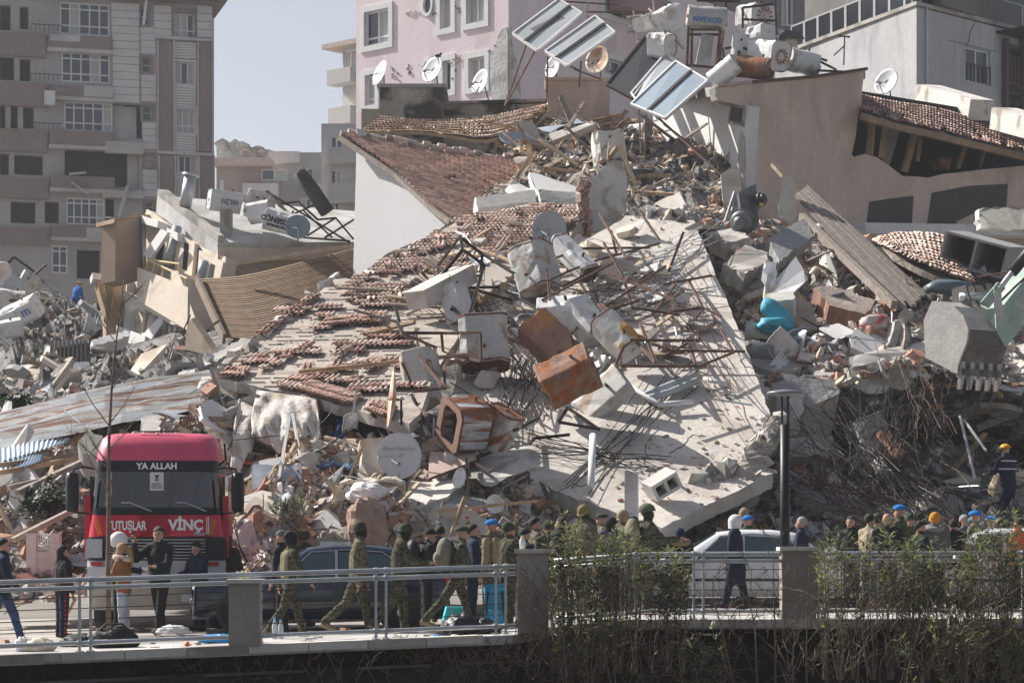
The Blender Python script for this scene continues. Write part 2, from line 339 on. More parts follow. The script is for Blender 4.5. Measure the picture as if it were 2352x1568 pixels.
# ------------------------------------------------------------------ facade tools
class Fac:
    def __init__(s, xa, da, xb, db):
        s.pl = vplane(xa, da, xb, db); a, b = P(xa, HY, da), P(xb, HY, db); s.o = a.copy(); s.o.z = 0
        s.u = (b-a).normalized(); s.n = s.pl.n.copy()
    def uv(s, x, y): p = s.pl.at(x, y); return (p-s.o).dot(s.u), p.z
    def rect(s, x0, y0, x1, y1):
        xm, ym = (x0+x1)/2, (y0+y1)/2
        return s.uv(x0, ym)[0], s.uv(x1, ym)[0], s.uv(xm, y1)[1], s.uv(xm, y0)[1]
    def pt(s, u, z, n=0): return s.o+s.u*u+V(0, 0, z)+s.n*n
    def rbox(s, mb, r, n0, n1, m=0): mb.obox(s.pt(r[0], r[2], n0), s.u*(r[1]-r[0]), V(0, 0, r[3]-r[2]), s.n*(n1-n0), m); return mb
    def box(s, mb, x0, y0, x1, y1, n0, n1, m=0): return s.rbox(mb, s.rect(x0, y0, x1, y1), n0, n1, m)
    def wall(s, mb, r, holes, dep=.3, m=0, mr=0):
        us = sorted({r[0], r[1], *[h[i] for h in holes for i in (0, 1) if r[0] < h[i] < r[1]]})
        zs = sorted({r[2], r[3], *[h[i] for h in holes for i in (2, 3) if r[2] < h[i] < r[3]]})
        for a, b in zip(us, us[1:]):
            for c, d in zip(zs, zs[1:]):
                uc, zc = (a+b)/2, (c+d)/2
                if any(h[0] < uc < h[1] and h[2] < zc < h[3] for h in holes): continue
                mb.add([s.pt(a, c), s.pt(b, c), s.pt(b, d), s.pt(a, d)], [(0, 1, 2, 3)], m)
        for h in holes:
            q = [(h[0], h[2]), (h[1], h[2]), (h[1], h[3]), (h[0], h[3])]
            for (a, b), (c, d) in zip(q, q[1:]+q[:1]):
                mb.add([s.pt(a, b), s.pt(c, d), s.pt(c, d, -dep), s.pt(a, b, -dep)], [(0, 1, 2, 3)], mr)
        return mb
    def window(s, parent, r, cols, transom=None, dep=.16, fw=.06, mat=None, trim=None, trim_m=None, panes=None, rng=RNG):
        """a window part: frame bars set back in its opening, panes as sub-parts"""
        mat = mat or white_paint; m = MB(); du, dz = r[1]-r[0], r[3]-r[2]
        for a, b, c, d in ((0, fw, 0, dz), (du-fw, du, 0, dz), (fw, du-fw, 0, fw), (fw, du-fw, dz-fw, dz)):
            s.rbox(m, (r[0]+a, r[0]+b, r[2]+c, r[2]+d), -dep, -dep+.07)
        for i in range(1, cols): u = r[0]+du*i/cols; s.rbox(m, (u-fw/2, u+fw/2, r[2]+fw, r[3]-fw), -dep, -dep+.06)
        for t in (transom or ()): z = r[2]+dz*t; s.rbox(m, (r[0]+fw, r[1]-fw, z-fw/2, z+fw/2), -dep, -dep+.055)
        if trim:
            w = trim; k = .06
            for q in ((r[0]-w, r[0], r[2]-w, r[3]+w), (r[1], r[1]+w, r[2]-w, r[3]+w), (r[0], r[1], r[2]-w, r[2]), (r[0], r[1], r[3], r[3]+w)): s.rbox(m, q, -.02, k, 1)
        o = m.build('window', [mat, trim_m or mat], parent)
        for i in range(cols):
            q = MB(); s.rbox(q, (r[0]+du*i/cols+fw*.5, r[0]+du*(i+1)/cols-fw*.5, r[2]+fw*.5, r[3]-fw*.5), -dep-.02, -dep+.012)
            pm = (panes or (glass_bg, glass_bg, curtain))
            q.build('pane', pm[rng.randrange(len(pm))], o)
        return o
ZA = .41016
def za(q, ox=0.0, oy=0.0): return (q[0]*ZA+ox, q[1]*ZA+oy, q[2]*ZA+ox, q[3]*ZA+oy)

# ------------------------------------------------------------------ tall apartment block at left
def left_block():
    f = Fac(0, 143.5, 490, 147)
    t = thing('apartment_block', 'tall cracked apartment block with brown bands and white bay windows at far left', 'building', f.pt(3, -.5))
    siding = M('siding_beige', (.68, .66, .64), .85, .08, .5, .1); brown = M('brown_panel', (.30, .235, .22), .85, .1, .6, .1)
    shade = M('block_wall', (.44, .41, .39), .9, .12, .5, .2); plast = M('block_plaster', (.56, .53, .51), .9, .16, .6, .3)
    R = lambda *q: f.rect(*za(q))
    bays = [(335, 20, 612, 198), (345, 300, 615, 463), (360, 575, 630, 737), (372, 1110, 585, 1258), (290, 1375, 378, 1530)]
    small = [(783, 44, 833, 143), (795, 325, 843, 408), (798, 592, 850, 675), (808, 866, 860, 935), (812, 1132, 858, 1188)]
    right = [(975, 78, 1088, 213), (978, 347, 1088, 473), (986, 612, 1094, 746), (1001, 872, 1103, 968)]
    gone = [(632, 582, 798, 775), (362, 845, 780, 1045), (590, 1112, 640, 1250), (430, 1400, 560, 1560), (0, 30, 60, 170), (0, 320, 80, 450), (0, 590, 30, 720),
            (110, 40, 160, 165), (110, 330, 170, 455), (60, 590, 100, 720), (130, 600, 190, 720), (0, 860, 50, 980), (80, 870, 240, 980), (60, 1130, 200, 1250), (250, 1130, 330, 1250)]
    hs = [R(*q) for q in bays+small+right+gone]
    m = MB(); rw = f.rect(-200, -60, 488, 760); f.wall(m, (rw[0], rw[1], -.7, rw[3]), hs, .5, 0, 0)
    m.build('wall', shade, t)
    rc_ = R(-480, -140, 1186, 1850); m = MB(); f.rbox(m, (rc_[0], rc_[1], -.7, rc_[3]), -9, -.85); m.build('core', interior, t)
    m = MB(); m.obox(f.pt(R(1188, 0, 1189, 1)[0], -1, -9), f.u*.12, V(0, 0, R(0, 30, 1, 1)[3]+1), f.n*9); m.build('end_wall', siding, t)
    def panel(name, mat, q, n0=.0, n1=.12):
        mm = MB(); f.box(mm, *za(q), n0+.004, n1); return mm.build(name, mat, t)
    for k, (y0, y1) in enumerate([(205, 282), (492, 552), (738, 822), (992, 1062), (1272, 1336)]):
        panel('balcony_panel', brown, (266+k*5, y0, 620+k*6, y1), 0, .42)
        panel('floor_slab', plast, (260+k*5, y1, 628+k*6, y1+20), 0, .5)
    for k, (y0, y1) in enumerate([(190, 318), (470, 596), (730, 850), (1000, 1112), (1280, 1370)]):
        panel('balcony_panel', brown, (-60, y0, 255+k*4, y1), 0, .3)
    panel('plaster_patch', plast, (276, 203, 446, 240), .42, .45); panel('plaster_patch', plast, (466, 490, 628, 552), .42, .47)
    panel('plaster_patch', plast, (585, 800, 800, 865), .1, .45); panel('plaster_patch', plast, (480, 1282, 640, 1340), .42, .48); panel('plaster_patch', plast, (570, 1072, 800, 1112), 0, .45)
    for k in range(13): panel('siding_board', siding, (624+k*.8, 22+k*42.8, 778, 22+(k+1)*42.8-2.5), 0, .16)
    for k in range(4): panel('siding_board', siding, (862, 35+k*44, 958, 76+k*44), 0, .14); panel('siding_board', siding, (1104, 35+k*45, 1186, 77+k*45), 0, .14)
    for k in range(28):
        y0, y1 = 40+k*38, 40+(k+1)*38-2.5
        if any(y0 < s[3]+6 and y1 > s[1]-6 for s in small): continue
        panel('siding_board', siding, (782+k*.8, y0, 868+k*.5, y1), 0, .06)
    for (y0, y1) in ((240, 340), (482, 604), (752, 862), (975, 1130)):
        n = int((y1-y0)/15)
        for k in range(n): panel('siding_board', siding, (974, y0+k*15, 1096, y0+k*15+12.5), 0, .10)
    for x0, x1 in ((888, 966), (1112, 1184)):
        panel('brown_strip', brown, (x0, 238, x1, 852), 0, .14); panel('brown_strip', brown, (x0+8, 872, x1+8, 1180), 0, .14)
        for xx in (x0-9, x1+2): panel('white_trim', plast, (xx, 230, xx+7, 852), 0, .22); panel('white_trim', plast, (xx+8, 872, xx+15, 1180), 0, .22)
    panel('white_trim', plast, (872, 214, 1192, 229), 0, .3); panel('white_trim', plast, (880, 854, 1196, 870), 0, .25)
    for q in bays: f.window(t, R(*q), 5 if q[2]-q[0] > 120 else 2, (.28, .80), .1, .08, panes=(glass_bg, curtain, glass_bg, glass_bg))
    for q in small: f.window(t, R(*q), 1, (.5,), .2, .07, trim=.13, trim_m=brown, mat=shade)
    for i, q in enumerate(right): f.window(t, R(*q), 3, (.3,) if i in (0, 2) else None, .18, .07, trim=.3 if i == 0 else .12, trim_m=brown if i == 0 else siding, panes=(glass_bg, curtain, curtain))
    for q in ((640, 582, 700, 775), (700, 590, 770, 775), (720, 850, 780, 1045)): panel('inner_wall', plast, q, -.8, -.55)
    m = MB()
    for a, b in (((390, 975), (480, 968)), ((400, 1020), (500, 1090)), ((715, 1040), (668, 1210)), ((585, 1215), (640, 1222))):
        pa, pb = f.pl.at(a[0]*ZA, a[1]*ZA, .5), f.pl.at(b[0]*ZA, b[1]*ZA, .9); m.bar(pa, pb, .25, .1)
    m.build('hanging_debris', plast, t)
    m = MB(); f.box(m, *za((150, -60, 1252, 2)), -9, .9); f.box(m, *za((850, 0, 1258, 14)), -8, 1.3); m.build('roof', M('roof_fascia', (.20, .17, .15), .9, .1, 1), t)
    for k in range(30): mm = MB(); f.box(mm, *za((850+k*13, -12, 860+k*13, 1)), -.6, 1.25); mm.build('roof_tile', terracotta_pale, t)
    m = MB(); f.box(m, *za((243, 525, 300, 602)), .55, 1.0); m.build('air_conditioner', white_paint, t)
    m = MB()
    for y in (165, 440, 712):
        for x in range(165, 340, 25): f.box(m, *za((x, y-10, x+3, y+25)), .8, .84)
        f.box(m, *za((165, y-12, 340, y-8)), .78, .86)
    m.build('balcony_rail', steel_dark, t)
    m = MB(); m.path([f.pl.at(820*ZA, 0, .4), f.pl.at(803*ZA, 140*ZA, .6)], .1, 6); m.build('drain_pipe', white_paint, t)
left_block()

# ------------------------------------------------------------------ far buildings in the gap
def far_block(label, xa, da, xb, db, top, bot, wall, wins, bals, depth=10, roof=None, name='distant_apartment'):
    f = Fac(xa, da, xb, db); t = thing(name, label, 'building', f.pt(0, -.5))
    r_ = f.rect(xa, top, xb, bot); r_ = (r_[0], r_[1], -.7, r_[3]); m = MB(); hs = [f.rect(*w) for w in wins]; f.wall(m, r_, hs, .4)
    m.obox(f.pt(r_[0], r_[2], -depth), f.u*(r_[1]-r_[0]), V(0, 0, r_[3]-r_[2]), f.n*(depth-.45)); m.build('wall', wall, t)
    for h in hs: f.window(t, h, 2, None, .2, .12)
    for b in bals: m = MB(); f.box(m, *b, .005, 1.2); m.build('balcony', white_paint if b[3]-b[1] < 12 else plaster_far, t)
    if roof: m = MB(); f.box(m, *roof, -depth, 1.0); m.build('roof', terracotta_pale, t)
    return t
plaster_far = M('far_plaster', (.60, .57, .54), .9, .08, .3)
far_grey = M('far_grey', (.42, .40, .38), .9, .1, .3); far_brown = M('far_brown', (.36, .29, .25), .9, .1, .3)
far_block('slim pale apartment tower with stacked balconies just left of the pink building', 787, 186, 850, 184, 103, 720, plaster_far,
          [(789, 115, 818, 160)], [(776, 163, 830, 197), (779, 250, 830, 290)], 9, (760, 98, 860, 109))
far_block('pale low apartment house with white balconies below the slim tower', 738, 168, 850, 168, 284, 720, plaster_far,
          [(758, 312, 788, 342), (758, 388, 785, 424), (758, 463, 780, 487)], [(757, 344, 830, 378), (757, 426, 830, 468), (757, 500, 830, 530)])
far_block('grey hazy apartment house in the middle of the gap', 619, 232, 742, 232, 350, 720, far_grey,
          [(690, 385, 720, 420), (690, 455, 716, 490)], [(619, 352, 690, 378), (700, 425, 742, 446)])
far_block('brownish hazy house with tiled roof behind the collapsed yellow building', 497, 222, 622, 222, 382, 720, far_brown,
          [(600, 388, 660, 415), (560, 420, 590, 450), (505, 412, 514, 440)], [(560, 425, 640, 452)], 10, (494, 366, 625, 384))
h = MB(); h.grid([[V(x, 330+j*60, -2+max(0, (1-((x+36)/60)**2))*(9+j*7)*(.25+.75*smooth((j+1)/4))+2*fbm(V(x*.05, j, 0))) for x in np.linspace(-140, 60, 50)] for j in range(6)])
tag(h.build('hills', M('hill_scrub', (.20, .19, .16), .95, .3, .05), None, True), 'hazy hillside behind the town', None, kind='structure')
rh = random.Random(3)
for i in range(26):
    x, y = rh.uniform(497, 640), 0; x = 497+(i/26)*150+rh.uniform(-4, 4); y = lerp(322, 356, smooth((x-497)/160))+rh.uniform(-2, 26); d = rh.uniform(300, 340)
    w, hh = rh.uniform(10, 22), rh.uniform(10, 20)
    t = thing('hillside_house', ('pale', 'grey', 'brownish', 'narrow', 'low')[i % 5]+' hazy house on the far hillside, number '+('one two three four five six'.split()[i // 5])+' of its look from the left', 'house', P(x, y+hh, d), group='houses on the far hillside')
    a, b = P(x, y, d), P(x+w, y+hh+20, d); m = MB(); m.box(a.x, b.x, d, d+8, b.z, a.z); m.build('wall', rh.choice((plaster_far, far_grey, far_brown)), t)
    m = MB(); m.prism([V(a.x-.3, d-.5, a.z), V(b.x+.3, d-.5, a.z), V((a.x+b.x)/2, d-.5, a.z+rh.uniform(.1, .6))], V(0, 9, 0)); m.build('roof', (far_grey, far_brown, terracotta_pale)[i % 3], t)

# ------------------------------------------------------------------ pink building
def pink_building():
    Z2 = lambda q: za(q, 735, 0)
    fl = Fac(818, 112.5, 1168, 106.0); fr = Fac(1168, 106.0, 1500, 116)
    t = thing('pink_building', 'damaged pink apartment building with white window trims and cracked plaster', 'building', fl.pt(0, 0))
    wl = [(250, 58, 386, 250), (675, -20, 735, 160), (822, -20, 922, 128), (255, 420, 310, 590), (690, 340, 736, 508), (835, 322, 925, 488)]
    rnd = [(585, -12, 626, 74), (588, 350, 618, 410)]
    m = MB(); top = -120
    rl = fl.rect(818, top, 1168, 300); rl = (rl[0], rl[1], -.7, rl[3]); hs = [fl.rect(*Z2(q)) for q in wl+rnd]; fl.wall(m, rl, hs, .35); m.build('left_wall', plaster_pink, t)
    wr = [(1590, -20, 1712, 92), (1588, 335, 1690, 425), (1860, 60, 1960, 160)]
    rr = fr.rect(1168, top, 1500, 300); rr = (rr[0], rr[1]+30, rl[2], rl[3]); hr = [fr.rect(*Z2(q)) for q in wr]
    m = MB(); fr.wall(m, rr, hr, .35); m.build('right_wall', plaster_pink, t)
    a, b = fl.pt(rl[0], rl[2]), fl.pt(rl[1], rl[2]); c = fr.pt(rr[1], rr[2]); ins = [a+V(1, 1.6, 0), b+V(0, 1.3, 0), c+V(-1.0, 1.0, 0), c+V(-1, 9, 0), a+V(1, 9, 0)]
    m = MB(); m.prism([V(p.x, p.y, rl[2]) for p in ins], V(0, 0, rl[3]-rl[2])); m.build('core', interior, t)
    for q in wl: fl.window(t, fl.rect(*Z2(q)), 2 if q[2]-q[0] > 70 else 1, (.22,) if q[1] in (58, 420) else None, .2, .09, trim=.26, trim_m=white_paint, panes=(curtain, curtain, glass_bg))
    for q in wr: fr.window(t, fr.rect(*Z2(q)), 2, None, .2, .09, trim=.26, trim_m=white_paint)
    for q in rnd:
        r_ = fl.rect(*Z2(q)); c = fl.pt((r_[0]+r_[1])/2, (r_[2]+r_[3])/2); m = MB(); n = 20; rad = (r_[1]-r_[0])/2
        ring = lambda k, z: [c+fl.u*math.cos(2*math.pi*i/n)*rad*k+V(0, 0, 1)*math.sin(2*math.pi*i/n)*(r_[3]-r_[2])/2*k+fl.n*z for i in range(n+1)]
        m.grid([ring(1.55, .01), ring(1.5, .1), ring(1.05, .1), ring(1.0, -.1)]); o = m.build('round_window', white_paint, t)
        m = MB(); m.add(ring(1.08, -.05)[:n], [tuple(range(n))]); m.build('pane', glass_bg, o)
    bare = M('bare_plaster', (.58, .56, .54), .95, .15, 1.1, .5, stain=((.40, .38, .36), .3, 1.5))
    pts = [(1046, 150), (1054, 200), (1054, 380), (1054, 575), (968, 575), (962, 500), (945, 400), (938, 330), (920, 300), (965, 292), (985, 262), (1000, 200), (1022, 165)]
    m = MB(); m.prism([fl.pl.at(735+x*ZA, y*ZA, .012) for x, y in pts], fl.n*.035); m.build('exposed_patch', bare, t)
    pts = [(1056, 150), (1072, 158), (1077, 280), (1100, 350), (1112, 420), (1125, 560), (1056, 575)]
    m = MB(); m.prism([fr.pl.at(735+x*ZA, y*ZA, .012) for x, y in pts], fr.n*.035); m.build('exposed_patch', bare, t)
    rc = random.Random(5); crk = M('crack_mortar', (.30, .26, .25), .95, .3, 3)
    def crack(f, pts, w):
        prev = None
        for x, y in pts:
            p = f.pl.at(735+x*ZA, y*ZA, .01)
            if prev is not None:
                for k in range(4):
                    a_, b_ = prev.lerp(p, k/4), prev.lerp(p, (k+1)/4); j = V(rc.uniform(-.12, .12), 0, rc.uniform(-.12, .12)); mm.bar(a_+j*.3, b_+j, w*rc.uniform(.4, 1.3), .03, up=f.n)
            prev = p
    mm = MB()
    for pl_, w in (([(735, 330), (748, 360), (742, 380), (765, 400), (750, 440)], .11), ([(745, 340), (800, 325), (770, 350)], .08), ([(755, 30), (768, 50), (790, 45), (775, 75)], .09),
                   ([(560, 370), (590, 390), (575, 405), (640, 350)], .1), ([(500, 370), (490, 395), (510, 410), (475, 430)], .1), ([(400, 380), (412, 400), (398, 430), (440, 410)], .09),
                   ([(930, 300), (960, 292), (990, 255)], .1), ([(470, 90), (520, 70), (570, 85)], .05), ([(630, 80), (660, 70), (650, 105)], .08)): crack(fl, pl_, w)
    mm.build('crack', crk, t)
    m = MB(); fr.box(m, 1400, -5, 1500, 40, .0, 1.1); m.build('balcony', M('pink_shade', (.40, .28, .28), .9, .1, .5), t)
pink_building()

# ------------------------------------------------------------------ grey building at right
def grey_building():
    fl = Fac(1780, 112, 2105, 101.0); fr = Fac(2105, 101.0, 2420, 108)
    t = thing('grey_building', 'grey rendered building with a glazed terrace at top right', 'building', fl.pt(8, 0))
    zt = fl.rect(2100, 14, 2105, 15)[3]
    rl = fl.rect(1780, 14, 2105, 330); rl = (rl[0], rl[1], -.7, zt); m = MB(); fl.wall(m, rl, []); m.build('left_wall', plaster_grey, t)
    w1 = fr.rect(2218, 112, 2275, 192); d1 = fr.rect(2305, 110, 2420, 300)
    rr = fr.rect(2105, 14, 2420, 330); rr = (rr[0], rr[1]+6, -.7, zt-.05); m = MB(); fr.wall(m, rr, [w1, d1], .5); m.build('right_wall', plaster_grey, t)
    m = MB(); b = fl.pt(rl[1], 2.0); m.prism([fl.pt(rl[0]+.6, -.7, -.9), fl.pt(rl[1]-.9, -.7, -.9), fr.pt(rr[0]+.9, -.7, -.9), fr.pt(rr[1]-.6, -.7, -.9), fr.pt(rr[1]-.6, -.7, -9), fl.pt(rl[0]+.6, -.7, -9)], V(0, 0, zt)); m.build('core', interior, t)
    m = MB(); m.prism([fl.pt(rl[0]-.2, zt, .12), fl.pt(rl[1], zt, .12)+fr.n*.12, fr.pt(rr[1], zt, .12), fr.pt(rr[1], zt, -9), fl.pt(rl[0], zt, -9)], V(0, 0, .16)); m.build('terrace_slab', concrete, t)
    fr.window(t, w1, 2, None, .2, .08); m = MB()
    for k in range(7): u = lerp(w1[0]+.05, w1[1]-.05, k/6); fr.rbox(m, (u-.02, u+.02, w1[2], w1[2]+.75), .02, .05)
    fr.rbox(m, (w1[0], w1[1], w1[2]+.75, w1[2]+.79), .01, .06); m.build('window_rail', steel_dark, t)
    def glazing(f, r0, r1, n):
        for k in range(n):
            a, b = lerp(r0, r1, k/n), lerp(r0, r1, (k+1)/n); z0 = zt+.18; m = MB()
            for q in ((a, a+.09, z0, z0+1.15), (b-.09, b, z0, z0+1.15), (a+.09, b-.09, z0, z0+.08), (a+.09, b-.09, z0+1.07, z0+1.15)): f.rbox(m, q, -.35, -.27)
            o = m.build('glazing_frame', M('frame_grey', (.34, .35, .36), .5, .1, 2), t)
            m = MB(); f.rbox(m, (a+.05, b-.05, z0+.05, z0+1.1), -.33, -.30); m.build('pane', glass_dark('terrace_glass', '#20272c', .2), o)
    glazing(fl, rl[0]+1.0, rl[1]-.15, 9); glazing(fr, rr[0]+.1, rr[1], 8)
    m = MB(); m.prism([fl.pt(rl[0], zt+.18, -1.6), fl.pt(rl[1], zt+.18, -1.3), fr.pt(rr[1], zt+.18, -1.5), fr.pt(rr[1], zt+.18, -9), fl.pt(rl[0], zt+.18, -9)], V(0, 0, 5)); m.build('penthouse', M('penthouse_wall', (.16, .15, .15), .9, .2, .6), t)
    brw = M('rail_brown', (.10, .06, .05), .7, .2, 4); m = MB()
    for x in (2300, 2340): fr.box(m, x, 90, x+8, 320, .02, .25)
    for k in range(9): fr.box(m, 2308+k*8, 140, 2311+k*8, 200, .1, .14)
    for y in (140, 200, 222, 245): fr.box(m, 2305, y, 2420, y+3, .08, .15)
    m.build('balcony_frame', brw, t); m = MB(); fr.box(m, 2288, 88, 2420, 94, -.3, 1.6); m.build('canopy', steel_dark, t)
    m = MB(); f2 = fr
    prev = None
    for x, y in ((2240, 30), (2238, 55), (2228, 75), (2225, 95), (2220, 108)):
        p = fr.pl.at(x, y, .008)
        if prev is not None: m.bar(prev, p, .035, .02, up=fr.n)
        prev = p
    fr.box(m, 2180, 106, 2290, 107, .002, .02); m.build('crack', concrete_dark, t)
    m = MB(); fr.box(m, 2124, 16, 2127, 240, .005, .1); m.build('drain_pipe', galv, t)
grey_building()
far_block('dark mauve house front behind the rooftop tanks', 1440, 128, 1960, 128, -160, 300, M('mauve_wall', (.24, .20, .21), .9, .12, .5), [(1795, -40, 1822, 60), (1690, -80, 1740, -20), (1560, -90, 1620, -30)], [], 8, None, 'dark_house')
# ------------------------------------------------------------------ tools for the ruins
def poly_on(pl, pts, off=0.0): return [pl.at(x, y, off) for x, y in pts]
def rough_edge(pts, step=14, amp=3.0, seed=1):
    rg = random.Random(seed); out = []
    for (xa, ya), (xb, yb) in zip(pts, pts[1:]+pts[:1]):
        n = max(1, int(math.hypot(xb-xa, yb-ya)/step))
        for k in range(n): out.append((lerp(xa, xb, k/n)+(rg.gauss(0, amp*.5) if k else 0), lerp(ya, yb, k/n)+(rg.gauss(0, amp*.5) if k else 0)))
    return out
def slab(name, label, cat, pl, pts, thick, mat, group=None, parent=None, edge=None, off=0.0):
    pts = rough_edge(pts); m = MB(); m.prism(poly_on(pl, pts, off), -pl.n*thick, 0, 1); o = m.build(name, [mat, edge or mat], parent)
    if parent is None: tag(o, label, cat, group)
    return o
TILE = None
def tile_mesh(L=.40, W_=.235, mat=None):
    """an interlocking clay tile: two barrel ridges, long axis +Y downhill, +Z out of the roof"""
    m = MB(); prof = [(-.49, .0), (-.34, .055), (-.18, .055), (-.05, .0), (.05, .0), (.18, .055), (.34, .055), (.49, .0)]
    m.grid([[V(x*W_, -L*.55, z+.012) for x, z in prof], [V(x*W_, L*.5, z+.055) for x, z in prof]], thick=(0, 0, -.016))
    me = bpy.data.meshes.new('tile'); me.from_pydata([tuple(v) for v in m.v], [], m.f); me.materials.append(mat); me.update(); return me
TM = [tile_mesh(.40, .235, terracotta), tile_mesh(.40, .235, terracotta_pale), tile_mesh(.20, .235, terracotta), tile_mesh(.26, .2, terracotta_pale)]
def frame_on(n, down, loc, jit=0.0, rng=RNG):
    n = n.normalized(); y = (down-n*down.dot(n)).normalized(); x = y.cross(n)
    if jit:
        q = Matrix.Rotation(rng.gauss(0, jit), 3, n)@Matrix.Rotation(rng.gauss(0, jit*.5), 3, x); x, y, n = q@x, q@y, q@n
    return basis(x, y, n, loc)
def put_tiles(parent, mats4, limit=290):
    """tiles as parts; what is past the limit is joined into one part"""
    org = ORG.get(parent.name, V(0, 0, 0)); mats4 = sorted(mats4, key=lambda q: q[1].translation.y)
    for k, M4 in mats4[:limit]: M4 = M4.copy(); M4.translation -= org; inst('tile', TM[k], parent, M4)
    if len(mats4) > limit:
        b = MB()
        for k, M4 in mats4[limit:]:
            me = TM[k]; b.add([M4@v.co for v in me.vertices], [tuple(p.vertices) for p in me.polygons], 1 if k in (1, 3) else 0)
        tag(b.build('tiles', [terracotta, terracotta_pale], parent), kind='stuff')
def patch(rows, s, t):
    """bilinear sheet over survey rows [(x, y, depth)...]"""
    R_ = [[P(*q) for q in r] for r in rows]; k = len(R_)-1; i = min(int(t*k), k-1); ft = t*k-i
    def along(r):
        n = len(r)-1; j = min(int(s*n), n-1); fs = s*n-j
        a, b, c, d = r[max(j-1, 0)], r[j], r[j+1], r[min(j+2, n)]
        return .5*((2*b)+(c-a)*fs+(2*a-5*b+4*c-d)*fs*fs+(3*b-a-3*c+d)*fs**3)
    return along(R_[i]).lerp(along(R_[i+1]), ft)

# ------------------------------------------------------------------ collapsed yellow house at left
def yellow_house():
    A, B, C, D = P(361, 449, 86), P(500, 556, 82), P(818, 556, 84), P(815, 485, 93)
    t = thing('collapsed_yellow_house', 'tilted cream yellow house with a sloping flat roof and crooked balcony at left', 'building', V(B.x, B.y, 0))
    rp = Plane(A, B, C); dn = -rp.n
    m = MB(); m.prism([A, B, C, D], dn*.62); m.build('roof_slab', M('roof_screed', (.55, .54, .53), .9, .15, .8, .3, stain=((.40, .39, .36), .35, .6)), t)
    m = MB(); m.prism([A+rp.n*.02, B+rp.n*.02, B.lerp(C, .04)+rp.n*.02, A.lerp(D, .05)+rp.n*.02], rp.n*.22); m.build('roof_kerb', concrete, t)
    Q = Plane(P(362, 500, 85.6), P(498, 588, 82), P(318, 720, 85)); n = Q.n
    cream_l = M('cream_render', (.66, .57, .47), .85, .07, .6, .12, stain=((.50, .42, .34), .16, .9)); whitep = plaster_white
    def q(name, mat, pts, o0, o1): mm = MB(); mm.prism(poly_on(Q, pts, o0), n*(o1-o0)); return mm.build(name, mat, t)
    q('facade_wall', cream_l, [(362, 490), (498, 582), (545, 600), (512, 800), (440, 850), (300, 800), (330, 600)], -.6, -.12)
    q('wall_panel', cream_l, [(414, 538), (457, 562), (449, 648), (411, 632)], -.118, .06); q('wall_panel', cream_l, [(468, 578), (524, 606), (514, 652), (463, 642)], -.118, .08); q('wall_panel', cream_l, [(362, 527), (392, 538), (380, 612), (342, 598)], -.118, -.02)
    q('doorway', interior, [(452, 566), (463, 572), (456, 640), (445, 634)], -.118, -.09); q('doorway', interior, [(484, 604), (494, 609), (488, 646), (478, 643)], .081, .09); q('doorway', interior, [(366, 545), (380, 550), (372, 600), (358, 594)], -.019, -.01); q('doorway', interior, [(424, 556), (434, 561), (429, 622), (419, 617)], .061, .07)
    q('balcony_parapet', cream_l, [(326, 617), (443, 664), (441, 762), (326, 693)], .55, .75)
    q('balcony_floor', cream_l, [(326, 683), (441, 750), (441, 762), (326, 693)], -.35, .54)
    q('balcony_parapet', cream_l, [(443, 640), (458, 640), (505, 766), (441, 762)], -.2, .7)
    q('lintel', whitep, [(360, 508), (398, 520), (396, 536), (360, 526)], -.3, .35); q('lintel', whitep, [(415, 535), (440, 548), (440, 566), (415, 550)], -.3, .3)
    q('lintel', whitep, [(325, 692), (372, 712), (370, 730), (325, 712)], -.3, .4); q('lintel', whitep, [(305, 760), (372, 785), (368, 815), (306, 790)], -.2, .5)
    for a, b, o in (((408, 520), (386, 612), .1), ((362, 715), (348, 775), .1), ((470, 600), (462, 640), .1)):
        mm = MB(); mm.tube(Q.at(*a, o), Q.at(*b, o), .17, 12); mm.build('column', M('column_grey', (.42, .45, .47), .6, .1, 1), t, True)
    for x0, y0, h_, w in ((372, 735, 60, 5), (384, 742, 74, 6), (396, 748, 84, 6), (408, 752, 88, 6), (420, 758, 86, 5), (430, 764, 84, 5), (340, 716, 48, 5), (352, 722, 46, 4)):
        mat = (whitep, cream_l, interior)[int(x0) % 3]
        q('shutter', mat, [(x0, y0), (x0+w, y0+w*.55), (x0+w-8, y0+h_+w*.5), (x0-8, y0+h_)], -.118, .05)
    q('awning', whitep, [(334, 588), (352, 596), (392, 536), (376, 528)], .5, .62); q('blind', whitep, [(330, 770), (350, 780), (378, 740), (372, 725)], .3, .36)
    yel = M('yellow_rail', (.62, .48, .22), .6, .1, 3); mm = MB()
    for a, b in (((340, 597), (412, 606)), ((340, 597), (430, 640)), ((342, 598), (334, 620)), ((356, 603), (350, 626)), ((376, 612), (371, 636)), ((396, 618), (392, 646)), ((412, 606), (408, 650)), ((430, 640), (424, 662))): mm.tube(Q.at(*a, .66), Q.at(*b, .66), .035, 6)
    mm.build('balcony_rail', yel, t)
    # slab of wall that leans off the left corner; shade painted as darker cream
    G = Plane(P(266, 506, 84.5), P(328, 500, 86.0), P(265, 650, 84)); cream_shaded = M('cream_render_shaded', (.40, .30, .22), .9, .08, .8, .15)
    mm = MB(); mm.prism(poly_on(G, [(266, 506), (327, 497), (331, 640), (296, 652), (264, 645)]), -G.n*.6); mm.build('leaning_wall', cream_shaded, t)
    mm = MB(); mm.prism(poly_on(G, [(262, 512), (267, 504), (328, 497), (362, 499), (362, 494), (328, 492), (264, 502)], .05), -G.n*.8); mm.build('wall_coping', wood, t)
    mm = MB(); mm.tube(G.at(329, 505, .1), G.at(331, 625, .1), .09, 8); mm.build('drain_pipe', galv, t, True)
